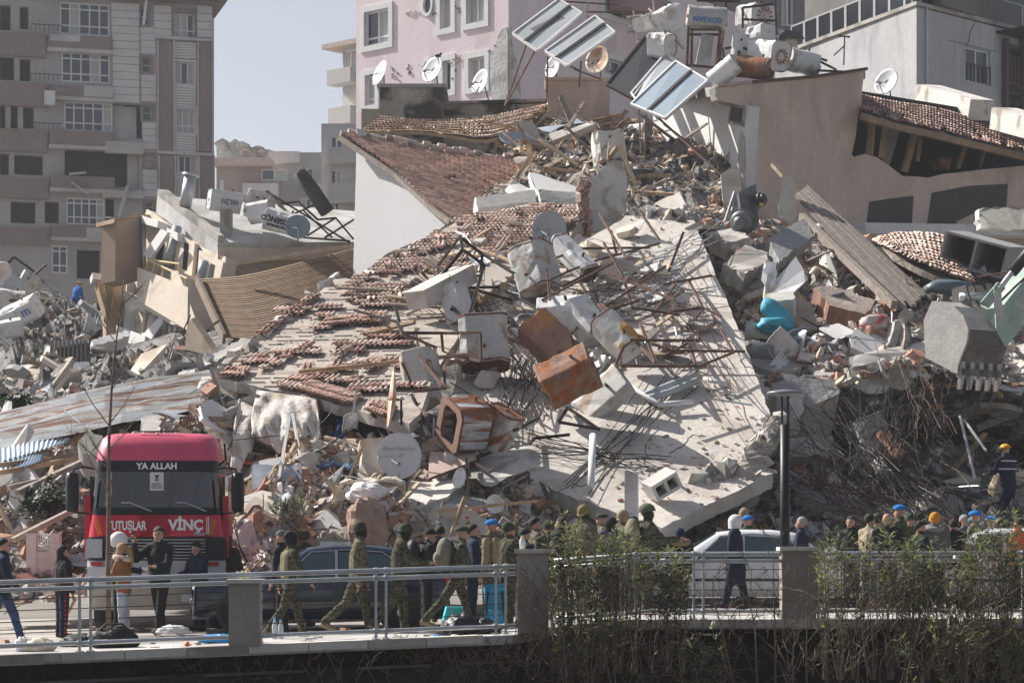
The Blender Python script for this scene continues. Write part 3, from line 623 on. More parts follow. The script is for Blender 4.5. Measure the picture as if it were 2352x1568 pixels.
    G2 = Plane(P(250, 640, 86), P(335, 650, 86.5), P(255, 780, 85)); mm = MB(); mm.prism(poly_on(G2, [(240, 652), (335, 648), (330, 780), (245, 790)]), -G2.n*.5); mm.build('lower_wall', cream_shaded, t)  # cream wall in shadow, its shade painted with the same darkened colour
    for pts, mt in (([(212, 626), (266, 632), (264, 648), (213, 640)], whitep), ([(222, 645), (240, 648), (256, 735), (246, 730)], wood), ([(246, 652), (262, 652), (250, 730), (243, 725)], M('olive_wood', (.22, .19, .10), .9, .2, 3))):
        mm = MB(); mm.prism(poly_on(G2, pts, .6), -G2.n*.4); mm.build('broken_slab', mt, t)
    mm = MB(); mm.prism(poly_on(G2, [(292, 640), (320, 650), (310, 760), (284, 765)], .3), -G2.n*.1); mm.build('pale_panel', whitep, t)
    # underside room below the roof's right half
    E = Plane(P(505, 590, 83), P(815, 590, 85), P(505, 700, 83)); mm = MB(); mm.prism(poly_on(E, [(500, 575), (818, 568), (818, 700), (500, 770)]), -E.n*.4); mm.build('rear_wall', plaster_cream, t)
    mm = MB(); mm.prism(poly_on(E, [(500, 566), (640, 570), (800, 560), (815, 566), (815, 590), (500, 600)], .9), -E.n*.3); mm.build('roof_beam', plaster_cream, t)
    # plank roof hanging in front, each course a board
    top = [(455, 640, 80), (560, 632, 79.5), (690, 602, 80.5), (812, 570, 83)]; bot = [(512, 772, 76), (610, 780, 75.5), (710, 745, 76.5), (812, 690, 79)]
    pr = thing('plank_canopy', 'sagging brown plank canopy hanging between the yellow house and the white wall', 'canopy', P(640, 700, 78))
    pm = [M('plank_brown_%d' % i, c, .85, .2, 3, .3, streak=(1, 1, 5)) for i, c in enumerate(((.27, .185, .12), (.31, .215, .145), (.235, .16, .105)))]
    n = 30
    for k in range(n):
        rows = []
        for t_ in (k/n, (k+1)/n*1.0-.004):
            rows.append([patch([top, bot], s_/10, t_)+V(0, -.02, .012)*(0 if t_ == k/n else 1.2) for s_ in range(11)])
        mm = MB(); mm.grid(rows, thick=V(0, .05, -.05)); mm.build('plank', pm[(k*7) % 3], pr)
    mm = MB(); mm.bar(P(452, 640, 79.8), P(515, 778, 75.8), .10, .35); mm.build('barge_board', M('barge', (.22, .17, .13), .9, .2, 2), pr)
    tag(MB().bar(P(528, 607, 79), P(808, 565, 78), .12, .12).build('timber_beam', wood_pale), 'long pale timber beam lying across above the plank roof', 'beam')
yellow_house()

# ------------------------------------------------------------------ white gable wall and its sagging tiled roof
def white_gable():
    Z2 = lambda pts: [(735+x*ZA, y*ZA) for x, y in pts]
    wp = vplane(809, 79.5, 1040, 74.8)
    t = thing('white_house', 'white windowless house wall under a sagging red tiled roof', 'building', V(-4, 77, 0))
    pts = Z2([(205, 720), (215, 800), (260, 855), (360, 915), (450, 962), (560, 1062), (640, 1132), (735, 1217), (700, 1262), (610, 1322), (376, 1418), (300, 1480), (190, 1560), (175, 1900), (200, 1000)])
    m = MB(); m.prism(poly_on(wp, pts), -wp.n*.35); m.build('wall', M('white_render', (.60, .59, .60), .8, .03, .5, .05, streak=(1, 1, .15)), t)
    m = MB(); eave = Z2([(115, 745), (280, 853), (440, 962), (560, 1072), (650, 1152), (742, 1217)])
    ep = [P(*q, d) for q, d in zip(eave, (79.2, 78.2, 77.2, 76.2, 75.4, 74.6))]
    for a, b in zip(ep, ep[1:]): m.bar(a-V(0, 0, .16), b-V(0, 0, .16), .3, .14)
    m.build('eave_board', wood_grey, t)
    TL, TR = ep[0], P(735+1190*ZA, 915*ZA, 81.5)
    dirv = (TR-TL).normalized(); L = (TR-TL).length
    def eav(u):
        k = u*5; i = min(int(k), 4); return ep[i].lerp(ep[i+1], k-i)
    ms = []; rng = random.Random(11); nu, step = 30, .345
    for i in range(nu):
        u = (i+.5)/nu; Lu = L*(1-u)*.98+1.0*u; base = eav(u); tang = (eav(min(1, u+.03))-eav(max(0, u-.03))).normalized()
        dv = (dirv+V(0, 0, .10*math.sin(u*3.1))).normalized(); nrm = tang.cross(dv).normalized()
        if nrm.z < 0: nrm = -nrm
        for j in range(int(Lu/step)):
            if rng.random() < .015: continue
            v = (j+.45)*step; sag = -.35*math.sin(math.pi*min(1, v/max(Lu, .1)))*(.4+.6*math.sin(math.pi*u))
            p = base+dv*v+V(0, 0, sag)+V(0, 0, .03*fbm(V(u*9, v, 1)))
            ms.append((0, frame_on(nrm, -dv, p, .025, rng)))
    put_tiles(t, ms)
    rows = []
    for i in range(16):
        u = i/15; Lu = L*(1-u)*.98+1.0*u; dv = (dirv+V(0, 0, .10*math.sin(u*3.1))).normalized()
        rows.append([eav(u)+dv*(v*Lu)+V(0, 0, -.35*math.sin(math.pi*v)*(.4+.6*math.sin(math.pi*u))-.10) for v in np.linspace(0, 1, 10)])
    m = MB(); m.grid(rows, thick=(0, 0, -.08)); m.build('roof_deck', wood, t)
    # ridge tiles along the upper edge
    for k in range(26):
        p = TL.lerp(TR, (k+.5)/26)+V(0, .1, .05+rng.uniform(-.06, .06)); m = MB(); m.path([p-dirv*.14, p+dirv*.14], [.11, .09], 8); m.build('ridge_tile', terracotta_pale if k % 3 else concrete, t)
    # far roof slope behind the ridge
    t2 = thing('rear_house', 'paler tiled house top behind the sagging red roof', 'building', P(1000, 290, 84)); ms = []
    r0, r1 = [(835, 305, 82), (960, 302, 82), (1100, 322, 82), (1140, 318, 82)], [(880, 272, 86), (980, 280, 86), (1110, 272, 86), (1270, 240, 87)]
    for i in range(36):
        for j in range(6):
            s_, t_ = (i+.5)/36, (j+.5)/6; p = patch([r0, r1], s_, t_); dn = patch([r0, r1], s_, 0)-patch([r0, r1], s_, 1)
            sd = patch([r0, r1], min(1, s_+.05), t_)-p; nn = sd.cross(-dn).normalized(); nn = nn if nn.z > 0 else -nn
            if rng.random() < .06: continue
            ms.append((1, frame_on(nn, dn, p+nn*.03, .05, rng)))
    put_tiles(t2, ms); m = MB(); m.grid([[patch([r0, r1], s_/8, t_) for s_ in range(9)] for t_ in (0, .5, 1)], thick=(0, 0, -.1)); m.build('roof_deck', wood, t2)
    # stained terrace block and parapet under the pink building
    stain = M('stained_block', (.34, .31, .27), .95, .2, .8, .4, stain=((.06, .055, .05), .45, .9))
    a, b = P(735+335*ZA, 490*ZA, 88), P(735+690*ZA, 640*ZA, 88); tt = thing('terrace_block', 'stained concrete rooftop block with a flat cap below the pink building', 'wall', V(a.x, 88, b.z))
    m = MB(); m.box(a.x, b.x, 88, 91, b.z-2, a.z); m.build('block', stain, tt); m = MB(); m.box(a.x-.1, b.x+.12, 87.9, 91.1, a.z, a.z+.12); m.build('cap', concrete_grey, tt)
    a, b = P(735+690*ZA, 585*ZA, 89), P(1258, 262, 89); m = MB(); m.box(a.x, b.x, 89, 89.4, b.z-2, a.z); m.obox(V(a.x, 88.9, a.z), V(b.x-a.x, 0, .1), V(0, .6, 0), V(0, 0, .1)); tag(m.build('parapet', stain), 'low stained parapet along the terrace behind the rear roof', 'wall')
    a, b = P(830, 250, 88.5), P(875, 272, 88.5); m = MB(); m.box(a.x, b.x, 88.5, 91, b.z-3, a.z); tag(m.build('parapet', stain), 'short dark parapet left of the stained terrace block', 'wall')
    a, b = P(1258, 185, 86), P(1400, 245, 86); m = MB(); m.box(a.x, b.x, 86, 88, b.z-2, a.z); m.box(a.x-.1, b.x+.1, 85.9, 88.1, a.z, a.z+.1); tag(m.build('parapet', plaster_tan), 'brown parapet block behind the rusty dish', 'wall')
white_gable()

# ------------------------------------------------------------------ the two fallen roof slabs in the middle
PA = Plane(P(500, 868, 54), P(890, 962, 50), P(1230, 470, 70))
PB = Plane(P(1270, 1125, 49), P(1760, 1100, 49.5), P(1590, 500, 66))
slab_m = M('slab_board_marked', (.60, .55, .50), .9, .12, .9, .45, stain=((.50, .45, .40), .3, 1.1), streak=(1, .4, 1)); slab_a = M('slab_weathered', (.43, .375, .33), .95, .16, 1.2, .6, stain=((.33, .28, .24), .35, 1.3), streak=(.5, 1.4, 1.4))
slabA = slab('tiled_roof_slab', 'fallen concrete roof slab with scattered red tiles sloping down to the left', 'roof slab', PA,
     [(497, 868), (560, 815), (640, 748), (720, 680), (778, 634), (800, 640), (830, 645), (950, 570), (1060, 500), (1240, 465), (1345, 478), (1300, 560), (1180, 650), (1070, 750), (1000, 850), (965, 950), (940, 972), (905, 968), (890, 962), (800, 934), (700, 906), (600, 890)], .24, slab_a, edge=concrete)
slabB = slab('bare_roof_slab', 'huge bare concrete roof slab leaning towards the street in the middle', 'roof slab', PB,
     [(1590, 497), (1612, 550), (1640, 620), (1690, 740), (1735, 860), (1774, 965), (1768, 985), (1750, 1000), (1745, 1022), (1722, 1030), (1728, 1050), (1745, 1066), (1776, 1086), (1640, 1152), (1520, 1212), (1440, 1185), (1270, 1125), (1180, 1060), (1040, 900), (1060, 800), (1200, 680), (1330, 560), (1450, 490), (1560, 440)], .34, slab_m, edge=concrete)
upA = (V(0, 0, 1)-PA.n*PA.n.z).normalized()
def slab_tiles():
    rng = random.Random(21); ms = []
    def row(x0, y0, x1, y1, n, kind=0, rows=1, jit=.04, step=.37, off=.06):
        for j in range(rows):
            for i in range(n):
                x, y = lerp(x0, x1, (i+.5)/n), lerp(y0, y1, (i+.5)/n); p = PA.at(x, y, off)+upA*(step*j)
                ms.append((kind, frame_on(PA.n, -upA, p, jit, rng)))
    row(694, 893, 808, 926, 18, 0, 2); row(848, 940, 892, 955, 7, 0, 2); row(515, 860, 556, 864, 6, 0, 2, .12); row(640, 880, 690, 894, 6, 1, 1, .08)
    row(668, 872, 705, 876, 5, 0, 1, .1); row(742, 748, 800, 742, 9, 0, 2, .1); row(802, 738, 870, 742, 9, 0, 2, .14); row(880, 775, 900, 778, 3, 0, 2, .1); row(840, 770, 868, 760, 4, 0, 1, .1)
    row(652, 826, 668, 808, 3, 0, 1, .15); row(690, 808, 712, 790, 3, 0, 1, .1); row(600, 770, 636, 742, 5, 0, 1, .12); row(650, 735, 690, 705, 5, 0, 2, .12); row(690, 700, 728, 680, 5, 0, 1, .15)
    row(733, 872, 760, 845, 3, 0, 1, .1); row(752, 862, 776, 835, 3, 0, 1, .15); row(770, 820, 800, 800, 3, 1, 1, .15); row(700, 850, 716, 838, 2, 0, 1, .2)
    row(840, 850, 866, 842, 3, 0, 1, .2); row(800, 880, 822, 872, 3, 0, 1, .1)
    loose = []
    edge = [(800, 650), (880, 600), (950, 565), (1060, 500), (1240, 470), (1335, 478), (1335, 515), (1240, 545), (1130, 590), (1010, 640), (985, 700), (820, 705), (790, 680)]
    def inside(x, y):
        c = False
        for (xa, ya), (xb, yb) in zip(edge, edge[1:]+edge[:1]):
            if (ya > y) != (yb > y) and x < (xb-xa)*(y-ya)/(yb-ya)+xa: c = not c
        return c
    acr = PA.n.cross(upA).normalized(); o0 = PA.at(1050, 590)
    def px(p): r_ = p-CAM; return CX+r_.x/r_.y*F, HY-r_.z/r_.y*F
    for i in range(-60, 60):
        for j in range(-30, 40):
            p = o0+acr*(i*.245)+upA*(j*.35); x, y = px(p)
            if not inside(x, y) or mnoise.noise(V(i*.16, j*.22, 3)) > .32: continue
            mess = rng.random() < .22; jt = .28 if mess else .05; p = PA.at(x, y, .05+(.14*rng.random() if mess else .02*rng.random())+.10*max(0, mnoise.noise(V(i*.1, j*.13, 9))))
            ms.append((rng.choice((1, 1, 1, 1, 3, 0)), frame_on((PA.n+V(rng.gauss(0, jt*.4), rng.gauss(0, jt*.4), 0)).normalized(), -upA+V(rng.gauss(0, jt), rng.gauss(0, jt), 0), p, jt*.5, rng)))
    for _ in range(40):
        x0, y0 = rng.uniform(600, 980), rng.uniform(660, 900); n_ = rng.randint(1, 4)
        if inside(x0, y0) or not (y0 > 870-(x0-500)*.82 and y0 < 860+(x0-500)*.22): continue
        for i in range(n_): ms.append((rng.choice((0, 1, 1)), frame_on(PA.n, -upA, PA.at(x0, y0, .04)+acr*(i*.24), .06, rng)))
    put_tiles(slabA, ms, 295)
slab_tiles()
def mortar_rows():
    rng = random.Random(77); acr = PA.n.cross(upA).normalized(); o0 = PA.at(800, 780); m = MB()
    for j in range(-14, 16):
        for i in range(-18, 20):
            if rng.random() < .45: continue
            p = o0+acr*(i*.5)+upA*(j*.36); r_ = p-CAM; x, y = CX+r_.x/r_.y*F, HY-r_.z/r_.y*F
            if not (y > 872-(x-500)*.83 and y < 862+(x-500)*.235 and x < 960): continue
            a = p+PA.n*.012+upA*rng.gauss(0, .015); m.bar(a, a+acr*rng.uniform(.2, .5), rng.uniform(.03, .07), .03, up=PA.n)
    tag(m.build('mortar_rows', concrete, slabA), kind='stuff')
    for pl_, ob, seed, starts in ((PA, slabA, 1, ((620, 800), (760, 720), (860, 860))), (PB, slabB, 2, ((1640, 760), (1500, 1000), (1400, 1080), (1620, 1000), (1560, 600)))):
        rg = random.Random(seed)
        for x, y in starts:
            m = MB(); prev = pl_.at(x, y, .003); dx, dy = rg.uniform(-1, 1), rg.uniform(.2, 1)
            for k in range(16): x += dx*9+rg.gauss(0, 5); y += dy*8+rg.gauss(0, 4); q = pl_.at(x, y, .003); m.bar(prev, q, .012+.02*rg.random(), .008, up=pl_.n); prev = q
            m.build('crack', concrete_dark, ob)
mortar_rows()

# ------------------------------------------------------------------ tan building, torn open at the right
def tan_building():
    Z3 = lambda pts: [(1525+x*ZA, y*ZA) for x, y in pts]
    f = vplane(1712, 77.5, 2420, 84.5); fw = vplane(1515, 84, 1712, 77.5)
    t = thing('tan_house', 'tan rendered house with a torn open attic and tanks on its roof', 'building', V(9, 80, 0))
    pts = Z3([(286, 492), (480, 470), (830, 440), (1125, 395), (1112, 480), (1104, 600), (1088, 640), (1075, 760), (1052, 865), (1066, 880), (1125, 862), (1190, 880), (1250, 920), (1335, 985), (1430, 990), (1480, 996), (1560, 975), (1650, 966), (1800, 948), (2020, 928), (2250, 915), (2250, 1800), (430, 1800), (440, 1000), (455, 780), (484, 603), (300, 560)])
    m = MB(); m.prism(poly_on(f, pts), -f.n*.35, 0, 1); m.build('front_wall', [plaster_tan, concrete], t)
    m = MB(); m.prism([fw.at(1500, 200), fw.at(1662, 225), fw.at(1722, 245), fw.at(1712, 420), fw.at(1700, 900), fw.at(1500, 900)], -fw.n*.35); m.build('side_wall', plaster_white, t)
    m = MB(); m.prism([fw.at(1683, 242, .01), fw.at(1709, 250, .01), fw.at(1706, 284, .01), fw.at(1677, 276, .01)], fw.n*.02); m.build('window', M('louvre_dark', (.06, .07, .06), .7, .2, 3), t)
    for a, b in (((1680, 239), (1712, 248)), ((1674, 279), (1708, 288)), ((1681, 240), (1675, 280)), ((1711, 249), (1707, 287))): m = MB(); m.bar(fw.at(*a, .03), fw.at(*b, .03), .08, .08); m.build('window_frame', concrete, t)
    grey_patch = M('old_render', (.085, .08, .075), .95, .15, 1.2, .4)
    for pts in ([(1150, 1130), (1270, 1112), (1395, 1097), (1390, 1200), (1383, 1290), (1160, 1288), (1130, 1270), (1142, 1200)], [(1500, 1080), (1700, 1042), (1925, 1030), (1915, 1158), (1800, 1172), (1760, 1182), (1640, 1240), (1620, 1288), (1468, 1284), (1482, 1200)]):
        m = MB(); m.prism(poly_on(f, Z3(pts), .006), f.n*.02); m.build('render_patch', grey_patch, t)
    m = MB(); r0 = [f.at(x, y, -.05) for x, y in Z3([(286, 486), (480, 466), (830, 436), (1128, 392)])]
    m.grid([r0, [p+V(-.6, 3.5, .55) for p in r0], [p+V(-1.2, 7, 1.0) for p in r0]], thick=(0, 0, -.3)); m.build('roof_deck', concrete_grey, t)
    for i, (a, b) in enumerate(zip(r0, r0[1:])): mm = MB(); mm.bar(a+V(0, .05, .03), b+V(0, .05, .03), .3, .10); mm.build('roof_edge', rust_steel if i else terracotta_pale, t)
    # attic behind the tear
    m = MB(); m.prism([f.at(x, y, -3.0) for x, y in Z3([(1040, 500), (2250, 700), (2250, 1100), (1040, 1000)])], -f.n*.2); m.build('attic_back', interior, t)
    m = MB(); m.grid([[f.at(x, y, o) for x, y in Z3([(1060, 1010), (1300, 1010), (1700, 990), (2250, 960)])] for o in (-.3, -2.9)], thick=(0, 0, -.15)); m.build('attic_floor', concrete_dark, t)
    for (x0, y0), (x1, y1), w in (((1168, 650), (1150, 870), .2), ((1240, 690), (1215, 885), .17), ((1412, 720), (1345, 965), .2), ((1442, 740), (1420, 905), .13), ((1692, 800), (1642, 945), .16), ((1800, 830), (1770, 940), .12)):
        m = MB(); a, b = Z3([(x0, y0), (x1, y1)]); m.bar(f.at(*a, -.5), f.at(*b, -.6), w, w); m.build('attic_post', wood, t)
    m = MB(); m.prism(poly_on(f, Z3([(1255, 700), (1330, 705), (1290, 840), (1262, 930), (1225, 890)]), -.9), -f.n*.1); m.build('attic_panel', M('attic_panel', (.36, .31, .29), .9, .2, 1), t)
    m = MB(); m.prism(poly_on(f, Z3([(1540, 885), (1612, 880), (1600, 950), (1560, 950)]), -.5), -f.n*.5); m.build('attic_box', rust, t)
    # tiled roof over the tear
    r1 = [(1525+x*ZA, y*ZA, d) for x, y, d in ((1105, 632, 79), (1300, 690, 80), (1500, 735, 81), (1720, 790, 82), (2080, 875, 83.5))]
    r2 = [(1525+x*ZA, y*ZA, d) for x, y, d in ((1110, 548, 83), (1300, 585, 84), (1500, 615, 85), (1720, 672, 86), (2080, 790, 87.5))]
    tr = bpy.data.objects.new('torn_roof', None); COL.objects.link(tr); tr.parent = t; ORG[tr.name] = ORG[t.name].copy(); tr['label'] = 'dark tiled roof hanging over the torn open attic'; ms = []; rng = random.Random(31)
    for i in range(48):
        for j in range(9):
            s_, t_ = (i+.5)/48, (j+.5)/9; p = patch([r1, r2], s_, t_); dn = patch([r1, r2], s_, 0)-patch([r1, r2], s_, 1); sd = patch([r1, r2], min(1, s_+.04), t_)-patch([r1, r2], max(0, s_-.04), t_)
            nn = sd.cross(-dn).normalized(); nn = nn if nn.z > 0 else -nn
            if rng.random() < .05+.3*(j == 0): continue
            ms.append((rng.choice((0, 0, 0, 1)), frame_on(nn, dn, p+nn*.05, .05+.1*(j < 2), rng)))
    put_tiles(tr, ms, 290)
    m = MB(); m.grid([[patch([r1, r2], s_/12, t_) for s_ in range(13)] for t_ in (0, .5, 1)], thick=(0, 0, -.12)); m.build('roof_deck', wood_grey, tr)
    m = MB()
    for k in range(12): a, b = patch([r1, r2], k/12, 0)-V(0, .05, .14), patch([r1, r2], (k+1)/12, 0)-V(0, .05, .14); m.bar(a, b, .14, .2)
    m.build('eave_beam', wood, tr)
    for lab, q in (('white weathered chimney parapet on the torn roof', [(1410, 480), (1425, 472), (1718, 556), (1700, 672), (1405, 590)]), ('lower white weathered parapet at the right edge above the torn roof', [(1835, 605), (1850, 600), (2120, 690), (2110, 800), (1822, 722)])):
        pp = vplane(2095, 90, 2420, 79); m = MB(); m.prism(poly_on(pp, Z3(q)), -pp.n*.9); tag(m.build('chimney_parapet', M('weathered_white', (.62, .59, .55), .9, .12, .9, .3, stain=((.35, .32, .28), .2, 1.2))), lab, 'parapet')
    m = MB(); a = f.at(1965, 527, .5); m.bar(a, f.at(2420, 534, .5), 1.0, .35); tag(m.build('white_ledge', plaster_white), 'long white ledge at the foot of the tan wall', 'ledge')
tan_building()

# ------------------------------------------------------------------ corrugated sheet roof low at left
def corrugated():
    top = [(-60, 975, 60), (200, 905, 60), (400, 872, 60), (535, 850, 60)]; bot = [(-60, 1048, 54.5), (200, 990, 54.5), (350, 962, 54.5), (540, 930, 54.5)]
    t = thing('fallen_metal_shed', 'long rust streaked corrugated metal shed top lying behind the truck', 'shed', P(200, 1000, 56))
    cm = [M('corrugated_%d' % i, c, .6, .2, 1.4, .1, metal=.25, stain=(sc_, am, 1.3), streak=(.16, 1.6, 3.5)) for i, (c, sc_, am) in enumerate((((.44, .43, .42), (.22, .12, .08), .42), ((.40, .38, .36), (.20, .11, .075), .55), ((.42, .44, .46), (.25, .15, .10), .30)))]
    for k in range(8):
        t0, t1 = k/8, (k+1)/8+.02; rows = []; nw = 3
        for i in range(nw*2+1):
            tt = lerp(t0, t1, i/(nw*2)); rows.append([patch([top, bot], s_/10, tt)+V(0, 0, .13*(i % 2)+.02*(k % 2)+.07*fbm(V(s_*.6, k*2.1, 0))) for s_ in range(11)])
        m = MB(); m.grid(rows); m.build('sheet', cm[(k*2) % 3], t)
    m = MB()
    for k in range(5): m.bar(patch([top, bot], k/4, .02)-V(0, 0, .2), patch([top, bot], k/4, .98)-V(0, 0, .2), .12, .15)
    m.build('purlin', wood, t)
corrugated()
# ------------------------------------------------------------------ rubble heaps
HEAPS = []
DMATS = [concrete_pale, concrete, dust, brick_red, wood_pale, plaster_white, steel_dark, terracotta_pale, wood_grey, concrete_grey]
def heap(where, rows, nu, nv, amp, mat, fine, mix, seed, size=(.06, .34)):
    """a mound sheet plus its countless small pieces; where finishes the labels"""
    rng = random.Random(seed); G = []
    for j in range(nv+1):
        r_ = []
        for i in range(nu+1):
            p = patch(rows, i/nu, j/nv); e = min(1, .3+3*min(j/nv, 1-j/nv))
            q = fbm(p*.55+V(seed, 0, 0), 5)*amp*1.3+abs(fbm(p*1.7+V(0, seed, 0), 3))*amp*.6
            r_.append(p+V(.25*fbm(p*.9), -.35, .8).normalized()*q*e)
        G.append(r_)
    m = MB(); m.grid(G); o = m.build('rubble_mound', mat); tag(o, 'mound of crushed concrete dust and rubble '+where, 'rubble', kind='stuff')
    def samp(s, t):
        x, y = s*nu, t*nv; i, j = min(int(x), nu-1), min(int(y), nv-1); fx, fy = x-i, y-j
        p = (G[j][i]*(1-fx)+G[j][i+1]*fx)*(1-fy)+(G[j+1][i]*(1-fx)+G[j+1][i+1]*fx)*fy
        n = (G[j][i+1]-G[j][i]).cross(G[j+1][i]-G[j][i]).normalized(); n = n if n.z > 0 else -n
        return p, n
    b = MB(); ws = [w for w, _ in mix]; ks = [k for _, k in mix]
    for _ in range(fine):
        p, n = samp(rng.random(), rng.random()); k = rng.choices(ks, ws)[0]
        s_ = lerp(size[0], size[1], rng.random()**2.6)
        if k in (4, 8): dims = (rng.uniform(.25, .95), rng.uniform(.03, .09), rng.uniform(.02, .05))
        elif k == 6: dims = (rng.uniform(.3, 1.1), .016, .016)
        elif k == 5: dims = (rng.uniform(.12, .5), rng.uniform(.1, .3), .03)
        else: dims = (s_*rng.uniform(.8, 1.7), s_, s_*rng.uniform(.35, .9))
        (b.chunk if k in (4, 5, 6, 8, 3) else b.shard)(p+n*dims[2]*.3, dims, rng, k, n.to_track_quat('Z', 'Y').to_matrix()@Euler((rng.gauss(0, .3), rng.gauss(0, .22), rng.uniform(0, 6.28))).to_matrix())
    tag(b.build('small_rubble', DMATS), 'small broken bricks, splinters and crumbs '+where, 'rubble', kind='stuff')
    HEAPS.append((where, samp, seed))
    return samp
mixL = [(5, 1), (3, 2), (2, 3), (3, 4), (1.2, 5), (1.5, 6), (1, 7), (2, 8), (3, 9)]
mixC = [(5, 0), (5, 2), (2.2, 3), (4, 4), (3, 5), (1.4, 6), (1.5, 7), (1, 8)]
mixD = [(4, 9), (4, 2), (1.0, 3), (2, 8), (.7, 0), (4, 6), (.6, 5)]
mixR = [(4, 0), (5, 2), (2.4, 3), (1.2, 4), (1.3, 5), (1.0, 6), (2, 7), (2, 9)]
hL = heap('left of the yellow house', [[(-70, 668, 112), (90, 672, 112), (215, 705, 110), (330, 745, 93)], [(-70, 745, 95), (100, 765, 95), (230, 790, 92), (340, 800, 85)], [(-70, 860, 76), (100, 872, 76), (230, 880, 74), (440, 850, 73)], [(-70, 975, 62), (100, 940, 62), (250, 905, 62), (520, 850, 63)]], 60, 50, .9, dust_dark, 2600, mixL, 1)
hLF = heap('behind and left of the truck', [[(-70, 1035, 57), (200, 985, 57), (480, 925, 56)], [(-70, 1200, 50), (190, 1180, 50), (510, 1140, 49.5)], [(-70, 1385, 45.5), (200, 1375, 45.5), (560, 1330, 46)]], 50, 34, .5, dust, 2000, mixL, 2)
hC = heap('under the eave of the tiled slab', [[(470, 880, 56), (700, 935, 55), (900, 985, 54), (1300, 1150, 50)], [(480, 1050, 50.5), (700, 1075, 50.5), (900, 1090, 50), (1300, 1180, 49)], [(500, 1200, 47.5), (700, 1190, 47.5), (900, 1195, 47), (1320, 1225, 47)], [(520, 1345, 45.5), (700, 1350, 45.3), (900, 1350, 45.3), (1350, 1345, 45.5)]], 70, 50, .55, dust, 6500, mixC, 3, (.05, .30))
hR = heap('on top right of the bare slab', [[(1640, 480, 71), (1850, 520, 73), (2100, 560, 74), (2440, 590, 75)], [(1690, 650, 64.5), (1900, 690, 64.5), (2150, 690, 65), (2440, 700, 66)], [(1735, 800, 60), (1900, 810, 60), (2100, 790, 60.5), (2440, 830, 61)], [(1780, 915, 56.8), (1900, 905, 57), (2100, 850, 58), (2440, 900, 59)]], 70, 50, .6, dust, 5200, mixR, 4, (.05, .32))
hD = heap('in the dark hollow at right', [[(1776, 930, 57.2), (1900, 915, 57.6), (2100, 865, 58.6), (2440, 910, 60)], [(1765, 1060, 57.5), (1900, 1060, 60.5), (2100, 1040, 63), (2440, 1070, 63)], [(1700, 1190, 52.5), (1900, 1150, 55), (2100, 1150, 56.5), (2440, 1170, 57)], [(1500, 1345, 46.5), (1900, 1340, 47), (2100, 1340, 47), (2440, 1340, 47.5)]], 60, 45, .7, dust_dark, 3600, mixD, 5, (.06, .4))  # darker materials put part of the hollow's shade into its colour
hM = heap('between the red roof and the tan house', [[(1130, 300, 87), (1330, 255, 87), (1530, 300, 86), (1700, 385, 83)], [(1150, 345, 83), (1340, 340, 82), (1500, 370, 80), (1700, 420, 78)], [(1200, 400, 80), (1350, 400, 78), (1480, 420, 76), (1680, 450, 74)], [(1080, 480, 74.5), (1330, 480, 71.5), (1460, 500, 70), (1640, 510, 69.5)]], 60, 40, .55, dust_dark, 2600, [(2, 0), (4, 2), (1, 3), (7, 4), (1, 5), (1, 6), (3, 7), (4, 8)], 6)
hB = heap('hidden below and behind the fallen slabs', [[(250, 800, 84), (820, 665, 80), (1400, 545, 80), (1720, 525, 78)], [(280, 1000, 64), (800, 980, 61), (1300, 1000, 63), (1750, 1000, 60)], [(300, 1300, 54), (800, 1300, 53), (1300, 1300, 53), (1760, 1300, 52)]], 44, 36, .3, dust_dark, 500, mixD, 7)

# pieces large enough to pick out, copied from a few broken shapes
rngD = random.Random(99)
def proto(fn, mat): m = MB(); fn(m); me = bpy.data.meshes.new('piece'); me.from_pydata(m.v, [], m.f); [me.materials.append(q) for q in (mat if isinstance(mat, list) else [mat])]; me.polygons.foreach_set('material_index', m.m); me.update(); return me
CH = [proto(lambda m: m.shard((0, 0, 0), (1, .85, .7), rngD), q) for q in (concrete_pale, concrete, concrete_grey, dust, plaster_cream, concrete) for _ in range(3)]
def plate(m):
    n = 9; q = [V(math.cos(2*math.pi*i/n), math.sin(2*math.pi*i/n), 0)*.5*rngD.uniform(.7, 1.15) for i in range(n)]; m.prism([p+V(0, 0, .5) for p in q], V(0, 0, -1))
PL = [proto(plate, q) for q in (concrete_pale, concrete, concrete_grey, plaster_white, dust, plaster_cream, concrete)]
def hollow(m):
    for x in (-.5, -.18, .14, .44): m.box(x, x+.06, -.5, .5, -.5, .5)
    for z in (-.5, -.05, .44): m.box(-.44, .44, -.49, .49, z, z+.06)
BR = [proto(hollow, q) for q in (brick_red, terracotta, terracotta_pale)]
PK = [proto(lambda m: m.chunk((0, 0, 0), (1, 1, 1), rngD, 0, Matrix.Identity(3), .1), q) for q in (wood, wood_pale, wood_grey)]
def bent(m): m.grid([[V(x-.5, y-.5, .12*math.sin(x*4+y*2)) for x in np.linspace(0, 1, 6)] for y in np.linspace(0, 1, 4)], thick=(0, 0, .02))
SH = [proto(bent, q) for q in (plaster_white, galv, concrete_pale, M('sheet_blue_grey', (.36, .42, .48), .5, .2, 2))]
def crooked(m): m.path([V(-.5, 0, 0), V(-.2, .03, .02), V(.1, -.02, .05), V(.35, .04, .0), V(.5, .0, -.05)], .5, 5)
RD = [proto(lambda m: m.path([V(-.5, 0, 0), V(-.2, .05, .02), V(.1, -.03, .06), V(.5, .02, -.04)], .008, 5), q) for q in (steel_dark, rust_steel, galv)]
